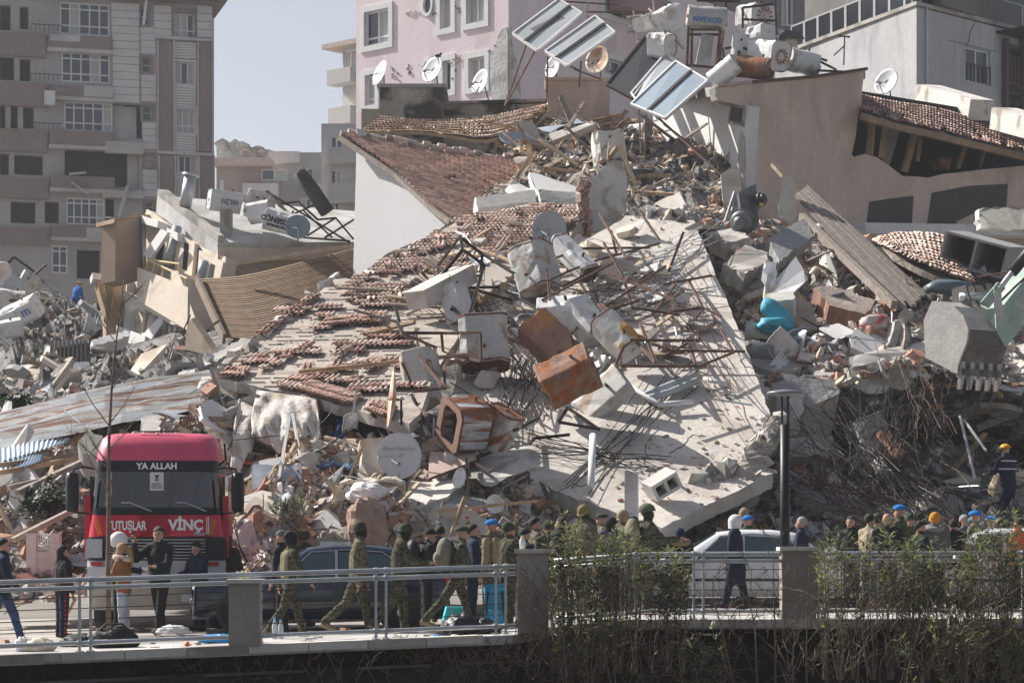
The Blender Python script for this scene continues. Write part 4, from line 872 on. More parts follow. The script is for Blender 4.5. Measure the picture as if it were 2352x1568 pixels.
def scatter(h, counts, where, area=(0, 1, 0, 1), sc=1.0, seed=0):
    rng = random.Random(seed+50); ADJ = {'concrete_pale': 'pale', 'concrete': 'light grey', 'concrete_grey': 'dark grey', 'plaster_white': 'white', 'plaster_cream': 'cream', 'rubble_dust': 'dusty beige', 'brick_red': 'orange', 'terracotta': 'dark', 'terracotta_pale': 'faded', 'wood': 'brown', 'wood_pale': 'straw coloured', 'wood_grey': 'grey', 'galvanised': 'shiny', 'sheet_blue_grey': 'bluish', 'steel_dark': 'black', 'rust_steel': 'rusty'}
    for kind, n in counts.items():
        for i in range(n):
            u_, v_ = rng.random(), rng.random(); p, nn = h(lerp(area[0], area[1], u_), lerp(area[2], area[3], v_)); yaw = rng.uniform(0, 6.28)
            tilt = rng.gauss(0, .28); side = rng.gauss(0, .28)
            if kind == 'concrete_chunk': me = rng.choice(CH); z = lerp(.22, 1.15, rng.random()**1.8)*sc; s = (z*rng.uniform(.9, 1.9), z, z*rng.uniform(.3, .8)); lab = ('large' if z > .6 else 'small')+' concrete lump '+where; cat = 'concrete chunk'
            elif kind == 'slab_piece': me = rng.choice(PL); z = rng.uniform(.9, 2.3)*sc; s = (z, z*rng.uniform(.5, .9), rng.uniform(.10, .22)); lab = 'flat floor plate '+where; cat = 'slab'; tilt *= .8
            elif kind == 'hollow_brick': me = rng.choice(BR); s = (.26*sc, .2*sc, .2*sc); lab = 'red hollow brick '+where; cat = 'brick'
            elif kind == 'wooden_plank': me = rng.choice(PK); s = (rng.uniform(.9, 3.0)*sc, rng.uniform(.08, .2), rng.uniform(.03, .07)); lab = ('long' if s[0] > 1.8 else 'short')+' plank '+where; cat = 'plank'; tilt = rng.gauss(0, .12)
            elif kind == 'bent_sheet': me = rng.choice(SH); s = (rng.uniform(.6, 1.5)*sc, rng.uniform(.4, 1.0)*sc, 1.0); lab = 'bent sheet '+where; cat = 'sheet'
            else: me = rng.choice(RD); z = rng.uniform(1.2, 3.6)*sc; s = (z, z, z); lab = ('long' if z > 2.3 else 'short')+' rod '+where; cat = 'rod'; tilt = rng.gauss(0, .16)
            o = inst(kind, me); o.location = p+nn*(.25*s[2] if kind in ('concrete_chunk', 'hollow_brick') else .06+.1*rng.random()); o.scale = s
            q = nn.to_track_quat('Z', 'Y').to_matrix()@Euler((side, tilt, yaw)).to_matrix(); o.rotation_euler = q.to_euler()
            lab = ADJ.get(me.materials[0].name, 'pale')+' '+lab.replace('red hollow', 'hollow')+', '+('upper', 'middle', 'lower')[min(2, int(v_*3))]+' '+('left', 'centre', 'right')[min(2, int(u_*3))]
            tag(o, lab, cat, kind.replace('_', ' ')+'s '+where)
scatter(hL, dict(concrete_chunk=26, wooden_plank=22, bent_sheet=14, metal_rod=16, hollow_brick=8, slab_piece=16), 'left of the yellow house', (.1, 1, .05, .95), 1.25, 1)
scatter(hLF, dict(concrete_chunk=14, wooden_plank=20, bent_sheet=6, metal_rod=8, hollow_brick=8, slab_piece=8), 'behind and left of the truck', (.1, 1, .05, .8), .9, 2)
scatter(hC, dict(concrete_chunk=40, wooden_plank=46, bent_sheet=18, metal_rod=26, hollow_brick=34, slab_piece=26), 'under the eave of the tiled slab', (0, 1, .15, .85), .75, 3)
scatter(hR, dict(concrete_chunk=40, wooden_plank=18, bent_sheet=14, metal_rod=22, hollow_brick=30, slab_piece=22), 'on top right of the bare slab', (0, .95, .1, .98), .8, 4)
scatter(hD, dict(concrete_chunk=26, wooden_plank=12, bent_sheet=8, metal_rod=36, hollow_brick=6, slab_piece=14), 'in the dark hollow at right', (0, .95, .05, .8), 1.0, 5)
for i_, (hh_, s_, t_, c_, nm_) in enumerate(((hC, .2, .35, (.45, .12, .08), 'red'), (hC, .45, .45, (.12, .20, .34), 'blue'), (hC, .62, .6, (.55, .50, .42), 'cream'), (hC, .1, .6, (.30, .32, .22), 'olive'), (hR, .35, .35, (.40, .38, .46), 'lilac'), (hR, .6, .55, (.50, .36, .22), 'ochre'), (hR, .2, .75, (.18, .22, .30), 'dark blue'), (hL, .5, .6, (.50, .46, .42), 'beige'), (hLF, .8, .4, (.55, .52, .50), 'white'), (hM, .5, .5, (.42, .30, .26), 'pinkish'))):
    p_, n_ = hh_(s_, t_); b_ = MB(); rr_ = random.Random(i_); b_.grid([[p_+V((x_-.5)*1.3, (y_-.5)*.5, .12+(.5-y_)*.2)+V(0, 0, .16*fbm(V(x_*3, y_*3, i_*5), 3)-.3*(abs(x_-.5)**2+abs(y_-.5)**2)) for x_ in np.linspace(0, 1, 14)] for y_ in np.linspace(0, 1, 9)], thick=(0, 0, .05)); tag(b_.build('crumpled_blanket', M('blanket_'+nm_.replace(' ', '_'), c_, .95, .2, 4, .5), None, True), 'crumpled '+nm_+' blanket half buried in the rubble', 'blanket')
scatter(hM, dict(concrete_chunk=10, wooden_plank=70, bent_sheet=8, metal_rod=10, hollow_brick=10), 'between the red roof and the tan house', (.03, .8, .05, .9), 1.1, 6)

def on_slab(s, t):
    x = lerp(lerp(1030, 1470, s), lerp(1080, 1640, s), t); y = lerp(lerp(660, 520, s), lerp(960, 800, s), t); return PB.at(x, y, .05), PB.n
scatter(on_slab, dict(wooden_plank=20, bent_sheet=18, metal_rod=26, concrete_chunk=20, hollow_brick=8, slab_piece=5), 'among the tanks on the bare slab', (0, 1, 0, 1), .62, 7)
def on_tiles(s, t):
    x = lerp(lerp(800, 1240, s), lerp(880, 1120, s), t); y = lerp(lerp(650, 500, s), lerp(800, 640, s), t); return PA.at(x, y, .12), PA.n
scatter(on_tiles, dict(wooden_plank=12, bent_sheet=5, concrete_chunk=10, metal_rod=6), 'on the broken tiles of the slab', (0, 1, 0, 1), .55, 8)
# ------------------------------------------------------------------ water tanks
enamel = M('tank_enamel', (.66, .66, .66), .5, .07, 1.5, .05, stain=((.48, .43, .38), .18, 1.6))
enamel_dirty = M('tank_enamel_dirty', (.50, .49, .47), .6, .12, 1.6, .1, stain=((.32, .22, .15), .22, 1.6))
enamel_rust = M('tank_rusting', (.58, .58, .58), .6, .12, 1.6, .15, stain=((.28, .11, .05), .40, 1.5))
rust_tank = M('tank_rust', (.25, .145, .105), .8, .3, 2.2, .25, stain=((.30, .10, .03), .42, 1.8), streak=(2.5, 2.5, .7))
rust_brown = M('tank_brown', (.30, .185, .14), .8, .12, 1.2, .15, stain=((.46, .22, .09), .30, 1.1))
rust_stripe = M('tank_striped', (.50, .53, .57), .6, .1, 1.4, .1, stain=((.20, .075, .035), .46, 1.3), streak=(.6, .6, 4))
def tank(label, c, L, Wd, Hd, axis, up, mat, end=None, rust_edge=None, emblem=None, letters=None, round_=False, open_side=False, n_oct=.30):
    x = Vector(axis).normalized(); z = Vector(up); z = (z-x*z.dot(x)).normalized(); y = z.cross(x)
    t = thing('water_tank', label, 'water tank', (0, 0, 0)); t.matrix_world = basis(x, y, z, c); ORG[t.name] = V(0, 0, 0)
    a, b = Wd/2, Hd/2; k = n_oct
    if round_: pr = [(a*math.cos(2*math.pi*i/20), b*math.sin(2*math.pi*i/20)) for i in range(20)]
    else: pr = [(-a*(1-k), -b), (a*(1-k), -b), (a, -b*(1-k)), (a, b*(1-k)), (a*(1-k), b), (-a*(1-k), b), (-a, b*(1-k)), (-a, -b*(1-k))]
    pf = pr if round_ else [p for a_, b_ in zip(pr, pr[1:]+pr[:1]) for p in [(lerp(a_[0], b_[0], u), lerp(a_[1], b_[1], u)) for u in (.04, .35, .65, .96)]]
    n = len(pr); m = MB(); xs_ = [-L/2, -L/2+.03]+[lerp(-L/2, L/2, k_/7) for k_ in range(1, 7)]+[L/2-.03, L/2]; ks = [.955]+[1]*8+[.955]
    sd = V(c[0]*3.1, c[2]*2.7, 1); dent = lambda v: v*(1-.16*max(0, fbm(v*2.1+sd, 3)+.05))
    rows = [[dent(V(X, p[0]*kk, p[1]*kk)) for p in pf+pf[:1]] for X, kk in zip(xs_, ks)]
    if open_side: m.grid(rows[1:9])
    else: m.grid(rows)
    m.build('shell', mat, t, round_, local=True)
    for sgn in (-1, 1):
        X = sgn*L/2; m = MB(); vs = [dent(V(X-sgn*.02, p[0]*.95, p[1]*.95)) for p in pr]
        if open_side and sgn < 0:
            inn = [V(X, p[0]*.62, p[1]*.72) for p in pr]; out = [V(X, p[0], p[1]) for p in pr]; m.grid([out+out[:1], inn+inn[:1], [q+V(.06, 0, 0) for q in inn+inn[:1]]]); m.build('open_end', end or mat, t, local=True)
            m = MB(); m.add([q+V(.3, 0, 0) for q in inn], [tuple(range(n))]); m.build('inner_wall', interior, t, local=True); continue
        m.add(vs, [tuple(range(n))]); m.lathe([(.06, 0), (.06, .05)], V(X-sgn*.03, 0, 0), (sgn, 0, 0), 8); m.build('end_cap', end or mat, t, local=True)
    for X in (-L*.46, L*.46):
        m = MB(); o1 = [dent(V(X-.025, p[0], p[1]))*1.012 for p in pf+pf[:1]]; o2 = [dent(V(X+.025, p[0], p[1]))*1.012 for p in pf+pf[:1]]; m.grid([o1, o2]); m.build('seam', rust_edge or mat, t, local=True)
    m = MB(); m.tube(V(L*.2, 0, b), V(L*.2, 0, b+.10), .035, 8); m.build('pipe_stub', rust_edge or steel_dark, t, local=True)
    if emblem:
        em = M('emblem_red', (.34, .13, .09), .8, .2, 5); m = MB(); X = L/2+.004
        for i in range(12):
            an = 2*math.pi*i/12; d_ = V(0, math.cos(an), math.sin(an)); q = V(0, -d_.z, d_.y); m.obox(V(X, 0, 0)+d_*a*.32-q*.02, d_*a*.30, q*.05, V(.008, 0, 0))
        m.lathe([(a*.14, 0), (a*.14, .02)], V(X-.005, 0, 0), (1, 0, 0), 10); m.build('sun_emblem', em, t, local=True)
    if letters:
        for body, off, siz, col, face, flip in letters:
            mt = M('ink_'+col, dict(black=(.03, .03, .035), blue=(.10, .22, .48), teal=(.18, .34, .42), grey=(.2, .2, .24))[col], .7, .2, 4)
            nrm = {'t': V(0, 0, 1), 's': V(0, -1, 0), 'n': V(0, 1, 0)}[face]; dist = b if face == 't' else a
            sx = V(-1, 0, 0) if flip else V(1, 0, 0); sy = nrm.cross(sx)
            text(body, mt, t, V(off[0], 0, 0)+nrm*(dist+.006)+sy*off[1], sx, sy, siz, .002, bold=.01)
    return t
def ptB(x, y, off): return PB.at(x, y, off)
tank('white tank with rusty rim and faded teal letters, below the upright dish', ptB(1230, 622, .7), 1.32, .98, .95, (.22, -.35, -.9), (-.6, -.6, .5), enamel_dirty, enamel_dirty, rust, letters=[('DEN', (.3, 0), .36, 'teal', 's', False)])
tank('narrow white tank lying just right of the lettered tank', ptB(1318, 592, .6), 1.5, .55, .5, (.55, -.55, -.62), (0, -.4, .9), enamel, rust, rust)
tank('white folded tank casing in the middle of the frames', ptB(1285, 722, .6), 1.0, .75, .75, (.9, -.1, .1), (-.2, -.5, .8), enamel, enamel)
tank('second white casing with round ports behind the orange stained tank', ptB(1345, 738, .55), 1.05, .7, .7, (.5, -.45, -.7), (0, -.5, .8), enamel, enamel)
tank('tall grey faced tank with a rusty lower edge', ptB(1112, 788, .75), 1.2, 1.12, .8, (.06, -.3, -.95), (0, -1, .15), enamel_dirty, rust, rust)
tank('smooth brown tank with an orange flush, above the big rusted tank', ptB(1255, 778, .8), 1.0, .85, .85, (.65, -.35, -.62), (-.3, -.6, .7), rust_brown, rust_brown, rust_brown)
tank('large rusted tank with dark streaked flank in the centre', ptB(1306, 864, 1.0), 1.22, .85, .9, (.88, -.1, .42), (-.3, -.65, .65), rust_tank, rust_tank, rust_brown)
tank('pale tank with an ochre stain right of the rusted tanks', ptB(1418, 772, .75), 1.15, .66, .66, (.62, -.45, -.62), (-.2, -.6, .7), M('tank_ochre', (.64, .62, .58), .6, .1, 1.4, .1, stain=((.48, .27, .07), .24, 1.2)), enamel_dirty, rust)
tank('open ended tank with blue grey and rust stripes near the big dish', ptB(1068, 972, 1.0), .78, .92, 1.05, (.85, .5, .12), (.05, -.55, .8), rust_stripe, rust_brown, rust, open_side=True)
tank('crumpled rusty grey tank right of the striped tank', ptB(1140, 990, .6), 1.05, .7, .7, (.45, -.3, .85), (-.3, -.8, .3), enamel_rust, rust_tank, rust)
tank('upright tank with white top and grey flank at the eave', ptB(968, 872, .6), 1.25, .75, .75, (.12, -.3, -.95), (-.3, -.9, .2), enamel_dirty, enamel, None)
tank('white tall casing left of the grey faced tank', ptB(1050, 702, .6), 1.0, .6, .6, (.25, -.3, -.9), (-.5, -.7, .4), enamel, enamel)
tank('weathered grey tank panel lying below the big rusted tank', ptB(1385, 912, .3), 1.3, .9, .35, (.65, -.2, .6), (0, -.7, .7), enamel_dirty, enamel_dirty)
tank('octagonal tank with a white top standing in the roof timbers', P(1398, 345, 76.5), 1.15, 1.0, 1.0, (-.12, .22, .95), (.1, -1, .2), M('tank_hex', (.62, .60, .55), .6, .1, 1.2, .1, stain=((.25, .2, .16), .2, 1.4)), enamel, rust)
# tanks on the tan house
def rt(lab, x, y, d, L, Wd, Hd, ax, up, mat=enamel, **k): return tank(lab, P(x, y, d), L, Wd, Hd, ax, up, mat, **k)
rt('long white tank with upside down blue lettering on a rusty stand', 1622, 40, 80, 1.32, .72, .72, (1, .1, -.06), (0, -.2, 1), letters=[('GOKSAN', (.0, .08), .24, 'blue', 's', True)], round_=True, mat=enamel_dirty)
rt('white cube tank tipped over at the left of the rooftop pile', 1535, 45, 82, .85, .85, .85, (.7, .5, .5), (-.5, -.3, .8))
rt('white tank behind the dark panel with a round port', 1520, 104, 81, .75, .75, .8, (.75, -.6, -.2), (-.1, -.3, 1))
rt('octagonal white tank high on the rooftop frame with sun emblem', 1738, 40, 82, .95, 1.1, .85, (.5, -.85, -.1), (.05, -.1, 1), emblem=True)
rt('white tank end below the high framed tank', 1750, 78, 81, .8, .9, .55, (.6, -.75, 0), (0, 0, 1))
rt('small upright white tank at the middle of the rooftop pile', 1700, 106, 80, .7, .55, .6, (.1, 0, 1), (0, -1, 0))
rt('big white octagonal tank with a red sun emblem on its end', 1766, 128, 79, 1.35, .82, 1.0, (.52, -.82, -.22), (.12, -.2, 1), emblem=True)
rt('dark rusty round tank below the big emblem tank', 1733, 156, 78.6, 1.15, .75, .75, (.85, -.45, -.2), (0, 0, 1), mat=rust_tank, round_=True)
rt('white round tank with dark end at the right of the rooftop pile', 1842, 143, 79.5, 1.1, .8, .8, (.85, .35, -.12), (0, 0, 1), round_=True)
rt('dented white tank hanging over the left corner of the roof', 1664, 166, 78.4, 1.0, .7, .7, (.7, -.3, .55), (-.3, -.3, .9), round_=True)
rt('pale bag shaped tank behind the cube tank', 1560, 88, 82.5, 1.0, .8, .8, (.6, .3, -.5), (0, 0, 1))
rt('small white tank half hidden in rods at the far left of the rooftop pile', 1477, 55, 83, .6, .6, .55, (.5, .5, .2), (0, 0, 1))
# tanks on the yellow house
rt('white octagonal tank with faint lettering at the left of the yellow house roof', 516, 463, 83.5, 1.15, .72, .72, (.92, .35, -.1), (0, -.1, 1), letters=[('BELİN', (.1, 0), .22, 'grey', 's', True)])
rt('upright white tank casing behind the lettered tank', 590, 470, 83.8, .9, .8, .6, (.25, .1, .95), (0, -1, 0))
rt('white octagonal tank end beside the black lettered tank', 601, 487, 82.6, .85, .72, .72, (.8, -.3, .1), (0, -.1, 1))
rt('white tank with black upside down lettering beside the blue dish', 652, 511, 81.6, 1.25, .72, .75, (.93, -.28, -.28), (0, -.15, 1), letters=[('ÖZGENÇO', (-.08, -.06), .25, 'black', 's', True), ('BAC SAN 02 HO', (-.1, .14), .10, 'black', 's', True)])
# tanks on the left heap
rt('grey white tank on top of the left heap by the frame edge', 25, 688, 88, 1.0, .9, .7, (.9, .2, -.1), (0, -.2, 1), mat=enamel_dirty)
rt('white tank with a blue mark lying on the left heap', 50, 718, 86, 1.4, .85, .8, (.85, -.3, .35), (-.2, -.4, .9), letters=[('m', (.35, .05), .5, 'blue', 's', False)])
rt('white tank half out of the picture on the left heap', 12, 757, 84, 1.2, .7, .6, (.9, .2, .2), (0, -.3, 1))
rt('crumpled pale tank leaning at the crest of the left heap', 62, 655, 92, .9, .7, .7, (.4, .2, .8), (0, -1, 0), mat=enamel_dirty)

# ------------------------------------------------------------------ satellite dishes
def dish(label, c, diam, face, mat, back_first=False, arm=True, stand=None, mark=None):
    n = Vector(face).normalized(); t = thing('satellite_dish', label, 'satellite dish', c); R_ = diam/2; x = n.cross(V(0, 0, 1)).normalized(); y = x.cross(n)
    m = MB(); k = 24; prof = [(.02, 0), (.3, .02), (.6, .07), (.85, .14), (1.0, .19)]
    m.grid([[c+n*(h_*R_)+(x*math.cos(2*math.pi*j/k)+y*math.sin(2*math.pi*j/k)*1.06)*r_*R_ for j in range(k+1)] for r_, h_ in prof], thick=-n*.012); m.build('reflector', mat, t, True)
    if arm:
        tip = c+n*(R_*.95)-y*R_*.55; m = MB(); m.path([c-y*R_*1.02+n*R_*.18, tip], .018, 6); m.path([c+x*R_*.6+n*.12*R_, tip], .010, 5); m.build('arm', galv, t)
        m = MB(); m.tube(tip-n*.02, tip-n*.12+y*.05, .035, 8); m.build('receiver', black_plastic, t)
    m = MB(); e = c-n*.12; m.path([c, e, (e+V(0, .05, -R_*.9)) if stand is None else e+Vector(stand)], .025, 6); m.build('stand', steel_dark, t)
    if mark: text(mark, M('ink_grey', (.2, .2, .24), .7, .2, 4), t, c+n*(R_*.24)+y*R_*.3, -x, y+x*-.35, R_*.24, .002)
    return t
dwhite = M('dish_white', (.62, .63, .65), .5, .05, 2, stain=((.5, .48, .45), .1, 2)); drust = M('dish_rusty', (.62, .52, .44), .6, .15, 2, stain=((.50, .28, .16), .35, 1.6))
dgrey = M('dish_grey', (.40, .42, .45), .5, .08, 2)
dish('large grey white dish standing upright at the foot of the slab', P(918, 1047, 48.6), .90, (.0, -1, .12), dwhite, mark='Next NextStar', stand=(.1, .3, -.6))
dish('upright grey dish with a dark smudge at the top of the slab', ptB(1262, 528, .8), .92, (-.12, -1, .12), dgrey, stand=(0, .1, -.9))
dish('orange tinged dish seen edge on beside the eave tiles', PA.at(908, 918, .7), 1.1, (-.98, -.12, .1), drust, arm=False)
dish('dark dish lying face up left of the striped tank', ptB(984, 985, .15), .95, (.15, -.55, .8), M('dish_dark', (.12, .125, .13), .5, .2, 2))
dish('small white dish seen from the side on the lower slab', P(1058, 1098, 48.2), .42, (-.75, -.6, .2), dwhite, arm=False)
dish('small grey dish just above the soldier with raised hands', P(1137, 1157, 47), .36, (.1, -1, .1), dwhite, arm=False)
dish('white dish facing left on the stained terrace block', P(876, 170, 89.5), .95, (-.85, -.5, .35), dwhite, stand=(0, .1, -.6))
dish('white dish with a bird on top on the stained terrace block', P(996, 162, 89.5), 1.0, (-.7, -.7, .35), dwhite, stand=(.1, .1, -.6))
dish('white dish beside the cracked corner of the pink building', P(1106, 190, 88.6), .95, (-.8, -.6, .3), dwhite, stand=(.2, .2, -.7))
dish('white dish below the second solar panel', P(1272, 156, 86.5), .8, (-.75, -.6, .2), dwhite, stand=(0, 0, -.6))
dish('rusty dish facing left behind the solar panels', P(1375, 140, 86), 1.0, (-.55, -.8, .2), drust, stand=(0, 0, -.6))
dish('white dish above the torn tiled roof at right', P(2038, 190, 88), 1.0, (-.65, -.7, .35), dwhite, stand=(.1, .1, -.6))
dish('blue grey dish lying against the black lettered tank', P(684, 523, 80.6), .85, (.1, -.95, .35), M('dish_blue', (.22, .29, .33), .4, .1, 2))
dish('dirty cream dish at the left frame edge on the heap', P(4, 631, 90), .95, (-.3, -.9, .3), drust, arm=False); dish('grey dish behind the cream dish on the left heap', P(31, 660, 89.5), .85, (-.1, -1, .2), dgrey, arm=False)
b = MB(); pc = P(1006, 129, 89.5); b.ball(pc, (.12, .06, .07), 0); b.ball(pc+V(.1, 0, .08), (.05, .045, .045), 0); b.bar(pc+V(-.1, 0, 0), pc+V(-.25, 0, -.06), .05, .02); b.tube(pc+V(.14, 0, .08), pc+V(.19, 0, .07), .012, 5, .002)
b.tube(pc-V(0, 0, .05), pc-V(0, 0, .13), .01, 4); tag(b.build('bird', M('bird_black', (.02, .02, .02), .8, .1, 5)), 'small dark bird perched on the rim of a white dish', 'bird')

# ------------------------------------------------------------------ solar panels on bent stands
def panel(label, quad, d4, mat, strips=1, frame=None):
    q = [P(x, y, d) for (x, y), d in zip(quad, d4)]; n = (q[1]-q[0]).cross(q[3]-q[0]).normalized(); n = n if n.y < 0 else -n
    t = thing('solar_panel', label, 'solar panel', sum(q, V(0, 0, 0))/4); frame = frame or galv
    def at(u, v): return q[0].lerp(q[1], u).lerp(q[3].lerp(q[2], u), v)
    m = MB(); m.prism(q, -n*.09); m.build('backing', M('panel_back', (.20, .20, .21), .7, .2, 2), t)
    for k in range(strips):
        u0, u1 = k/strips+.02, (k+1)/strips-.02; m = MB(); m.prism([at(u0, .02)+n*.004, at(u1, .02)+n*.004, at(u1, .98)+n*.004, at(u0, .98)+n*.004], n*.006); m.build('glass', mat, t)
    for a, b in (((0, 0), (1, 0)), ((1, 0), (1, 1)), ((1, 1), (0, 1)), ((0, 1), (0, 0))): m = MB(); m.bar(at(*a), at(*b), .06, .1, up=n); m.build('frame_bar', frame, t)
    for k in range(1, strips): m = MB(); m.bar(at(k/strips, 0)+n*.02, at(k/strips, 1)+n*.02, .12, .08, up=n); m.build('divider', steel_dark, t)
    return t
sglass = glass_dark('solar_glass', '#b4b8bb', .55); sdark = M('absorber', (.035, .04, .045), .5, .15, 3, streak=(8, 8, 1)); sblue = glass_dark('solar_glass_blue', '#93a3b0', .4)
Z2 = lambda x, y: (735+x*ZA, y*ZA)
panel('pair of pale solar collectors tilted highest before the pink building', [Z2(1335, 0), Z2(1465, 75), Z2(1215, 285), Z2(1080, 190)], (86, 85, 83, 84), sglass, 2, white_paint)
panel('second pair of pale solar collectors below the highest pair', [Z2(1540, 92), Z2(1650, 182), Z2(1385, 370), Z2(1260, 290)], (84.5, 83.5, 82, 83), sglass, 2, white_paint)
panel('black absorber panel standing steeply in the middle of the roof', [Z2(1820, 207), Z2(1935, 312), Z2(1755, 555), Z2(1605, 475)], (82, 81, 79.5, 80.5), sdark, 1, steel_dark)
panel('blue grey glass collector leaning on the corner of the tan house', [(1552, 142), (1625, 186), (1528, 272), (1450, 240)], (80, 78.5, 77.5, 79), sblue, 2, white_paint)
panel('pale inner collector between the black panel and the blue collector', [(1528, 125), (1556, 145), (1462, 232), (1450, 215)], (80.8, 80.3, 79.3, 79.8), sglass, 1, white_paint)
# ------------------------------------------------------------------ bent steel frames, pipes and cables on the slab
z5 = lambda x, y: (735+x*ZA, 459.4+y*ZA)
z6 = lambda x, y: (1525+x*ZA, 459.4+y*ZA)
def bars(name, label, cat, segs, w, mat, pl=PB, conv=z5, o0=.25, o1=.9, tube=False, seed=0, part='bar', shape=None):
    rng = random.Random(seed+hash(label) % 1000 if False else seed+len(label)); t = thing(name, label, cat, V(0, 0, 0)); joint = {}
    first = pl.at(*conv(*segs[0][0])); t.location = first; ORG[t.name] = first.copy()
    for a, b in segs:
        q = []
        for e in (a, b):
            if e not in joint: joint[e] = pl.at(*conv(*e), lerp(o0, o1, rng.random()))
            q.append(joint[e])
        m = MB()
        if tube: m.path([q[0], q[0].lerp(q[1], .5)+V(rng.uniform(-.05, .05), 0, rng.uniform(-.05, .05)), q[1]], w/2, 7)
        else:
            dd = (q[1]-q[0]).normalized(); sd = dd.cross(pl.n).normalized(); w2 = w*1.35; m.bar(q[0], q[1], w2, w2*.25, up=pl.n); m.bar(q[0]+sd*w2*.4, q[1]+sd*w2*.4, w2*.25, w2, up=pl.n)
        m.build(part, mat, t)
    return t
bars('steel_frame', 'pyramid of bent angle iron above the tall white casing', 'metal frame', [((785, 205), (660, 370)), ((785, 205), (910, 300)), ((660, 370), (670, 440)), ((785, 205), (800, 280)), ((800, 280), (670, 440)), ((800, 280), (920, 365)), ((910, 300), (900, 400)), ((910, 300), (1090, 410)), ((670, 440), (770, 490)), ((660, 370), (770, 460)), ((920, 365), (840, 640))], .055, steel_dark, o0=.5, o1=1.5)
bars('steel_frame', 'long dark angle irons crossing left of the tall white casing', 'metal frame', [((550, 380), (800, 660)), ((195, 615), (430, 680)), ((420, 590), (460, 730)), ((460, 740), (930, 745)), ((430, 680), (470, 750)), ((770, 490), (1000, 485)), ((670, 440), (1080, 560)), ((1000, 485), (1240, 620))], .05, steel_dark, o0=.3, o1=1.0)
bars('steel_frame', 'rusty rectangular stand around the upright tank at the eave', 'metal frame', [((540, 745), (560, 880)), ((680, 750), (690, 860)), ((900, 735), (905, 900)), ((470, 750), (660, 830)), ((460, 910), (530, 1070)), ((520, 1070), (700, 1050)), ((610, 890), (680, 1050)), ((490, 1090), (600, 1210)), ((540, 745), (905, 740)), ((690, 860), (905, 900)), ((560, 880), (690, 1040)), ((700, 1050), (690, 860))], .045, rust_steel, o0=.4, o1=1.3)
bars('steel_frame', 'crossed rods around the narrow white tank and upright dish', 'metal frame', [((1270, 340), (1460, 270)), ((1460, 270), (1850, 265)), ((1270, 450), (1500, 350)), ((1400, 270), (1500, 360)), ((1565, 75), (1720, 330)), ((1790, 60), (1900, 220)), ((1250, 200), (1290, 560)), ((1280, 460), (1330, 560)), ((1330, 560), (1290, 640)), ((1500, 350), (1560, 580)), ((1590, 240), (1700, 430)), ((1630, 170), (1660, 300)), ((1370, 130), (1420, 280)), ((1240, 190), (1500, 100)), ((1460, 360), (1900, 240)), ((1240, 560), (1640, 350))], .045, rust_steel, o0=.3, o1=1.2)
bars('steel_frame', 'tangled stand of rods right of the ochre stained tank', 'metal frame', [((1590, 620), (1790, 560)), ((1600, 400), (1990, 560)), ((1680, 700), (1720, 780)), ((1720, 780), (1660, 920)), ((1740, 780), (2016, 785)), ((1790, 785), (2030, 850)), ((1680, 925), (2040, 930)), ((1580, 580), (1880, 910)), ((1690, 400), (1750, 600)), ((1750, 600), (2016, 640)), ((1560, 580), (1720, 780)), ((1500, 660), (1400, 760)), ((1800, 700), (1880, 910)), ((1860, 640), (1990, 470)), ((1940, 370), (1600, 600)), ((1620, 360), (1370, 480))], .05, rust_steel, o0=.2, o1=1.1)
bars('steel_frame', 'hexagon of reinforcing rods near the right edge of the slab', 'metal frame', [((0, 630), (220, 600)), ((220, 600), (320, 650)), ((270, 640), (385, 840)), ((0, 840), (455, 845)), ((120, 740), (220, 600)), ((120, 740), (180, 920)), ((45, 650), (120, 740)), ((0, 925), (240, 930)), ((0, 580), (100, 510)), ((0, 870), (130, 800)), ((190, 930), (390, 850)), ((110, 180), (20, 420)), ((0, 780), (200, 785)), ((140, 450), (220, 600)), ((0, 470), (270, 420))], .045, rust_steel, conv=z6, o0=.1, o1=.5)
bars('steel_frame', 'black twisted stand below the striped tank', 'metal frame', [((1080, 1180), (1060, 1300)), ((1060, 1300), (950, 1420)), ((950, 1420), (830, 1450)), ((1080, 1290), (1220, 1220)), ((830, 1450), (960, 1520)), ((960, 1400), (1060, 1540)), ((1200, 1330), (1400, 1310)), ((1060, 1480), (1200, 1330)), ((1390, 1160), (1560, 1280)), ((1390, 1160), (1340, 1240)), ((1340, 1240), (1570, 1280)), ((1060, 1540), (960, 1560)), ((820, 1440), (830, 1540))], .05, steel_dark, o0=.1, o1=.9)
bars('steel_frame', 'thin black legs left of the striped tank', 'metal frame', [((490, 1090), (610, 1320)), ((460, 910), (560, 1200)), ((520, 1100), (590, 1240)), ((280, 1190), (360, 1330)), ((290, 1200), (480, 1280)), ((480, 1280), (480, 1310))], .05, steel_dark, o0=.3, o1=1.0)
# white plastic pipes
pipe_w = M('pvc_white', (.66, .66, .67), .5, .06, 2); pipe_g = M('pvc_grey', (.42, .44, .46), .5, .1, 2)
def pipe(label, pts, r_, mat=pipe_w, pl=PB, conv=z5, off=.2):
    q = [pl.at(*conv(x, y), off) for x, y in pts]; m = MB(); m.path(q, r_, 10); o = m.build('pipe', mat, None, True); return tag(o, label, 'pipe')
pipe('bent white pipe below the big rusted tank', [(1650, 985), (1790, 1075), (1900, 1145), (2020, 1140)], .055); pipe('thick grey pipe running right from the bent white pipe', [(1820, 1095), (1930, 1050), (2100, 980)], .09, pipe_g)
pipe('grey pipe under the thick grey pipe', [(1840, 1110), (1960, 1075), (2110, 1010)], .08, pipe_g); pipe('short white pipe stub near the right edge of the slab', [(225, 1000), (350, 1030)], .05, conv=z6)
pipe('white pipe end at the left of the slab edge pipes', [(0, 1140), (165, 1128)], .05, conv=z6)
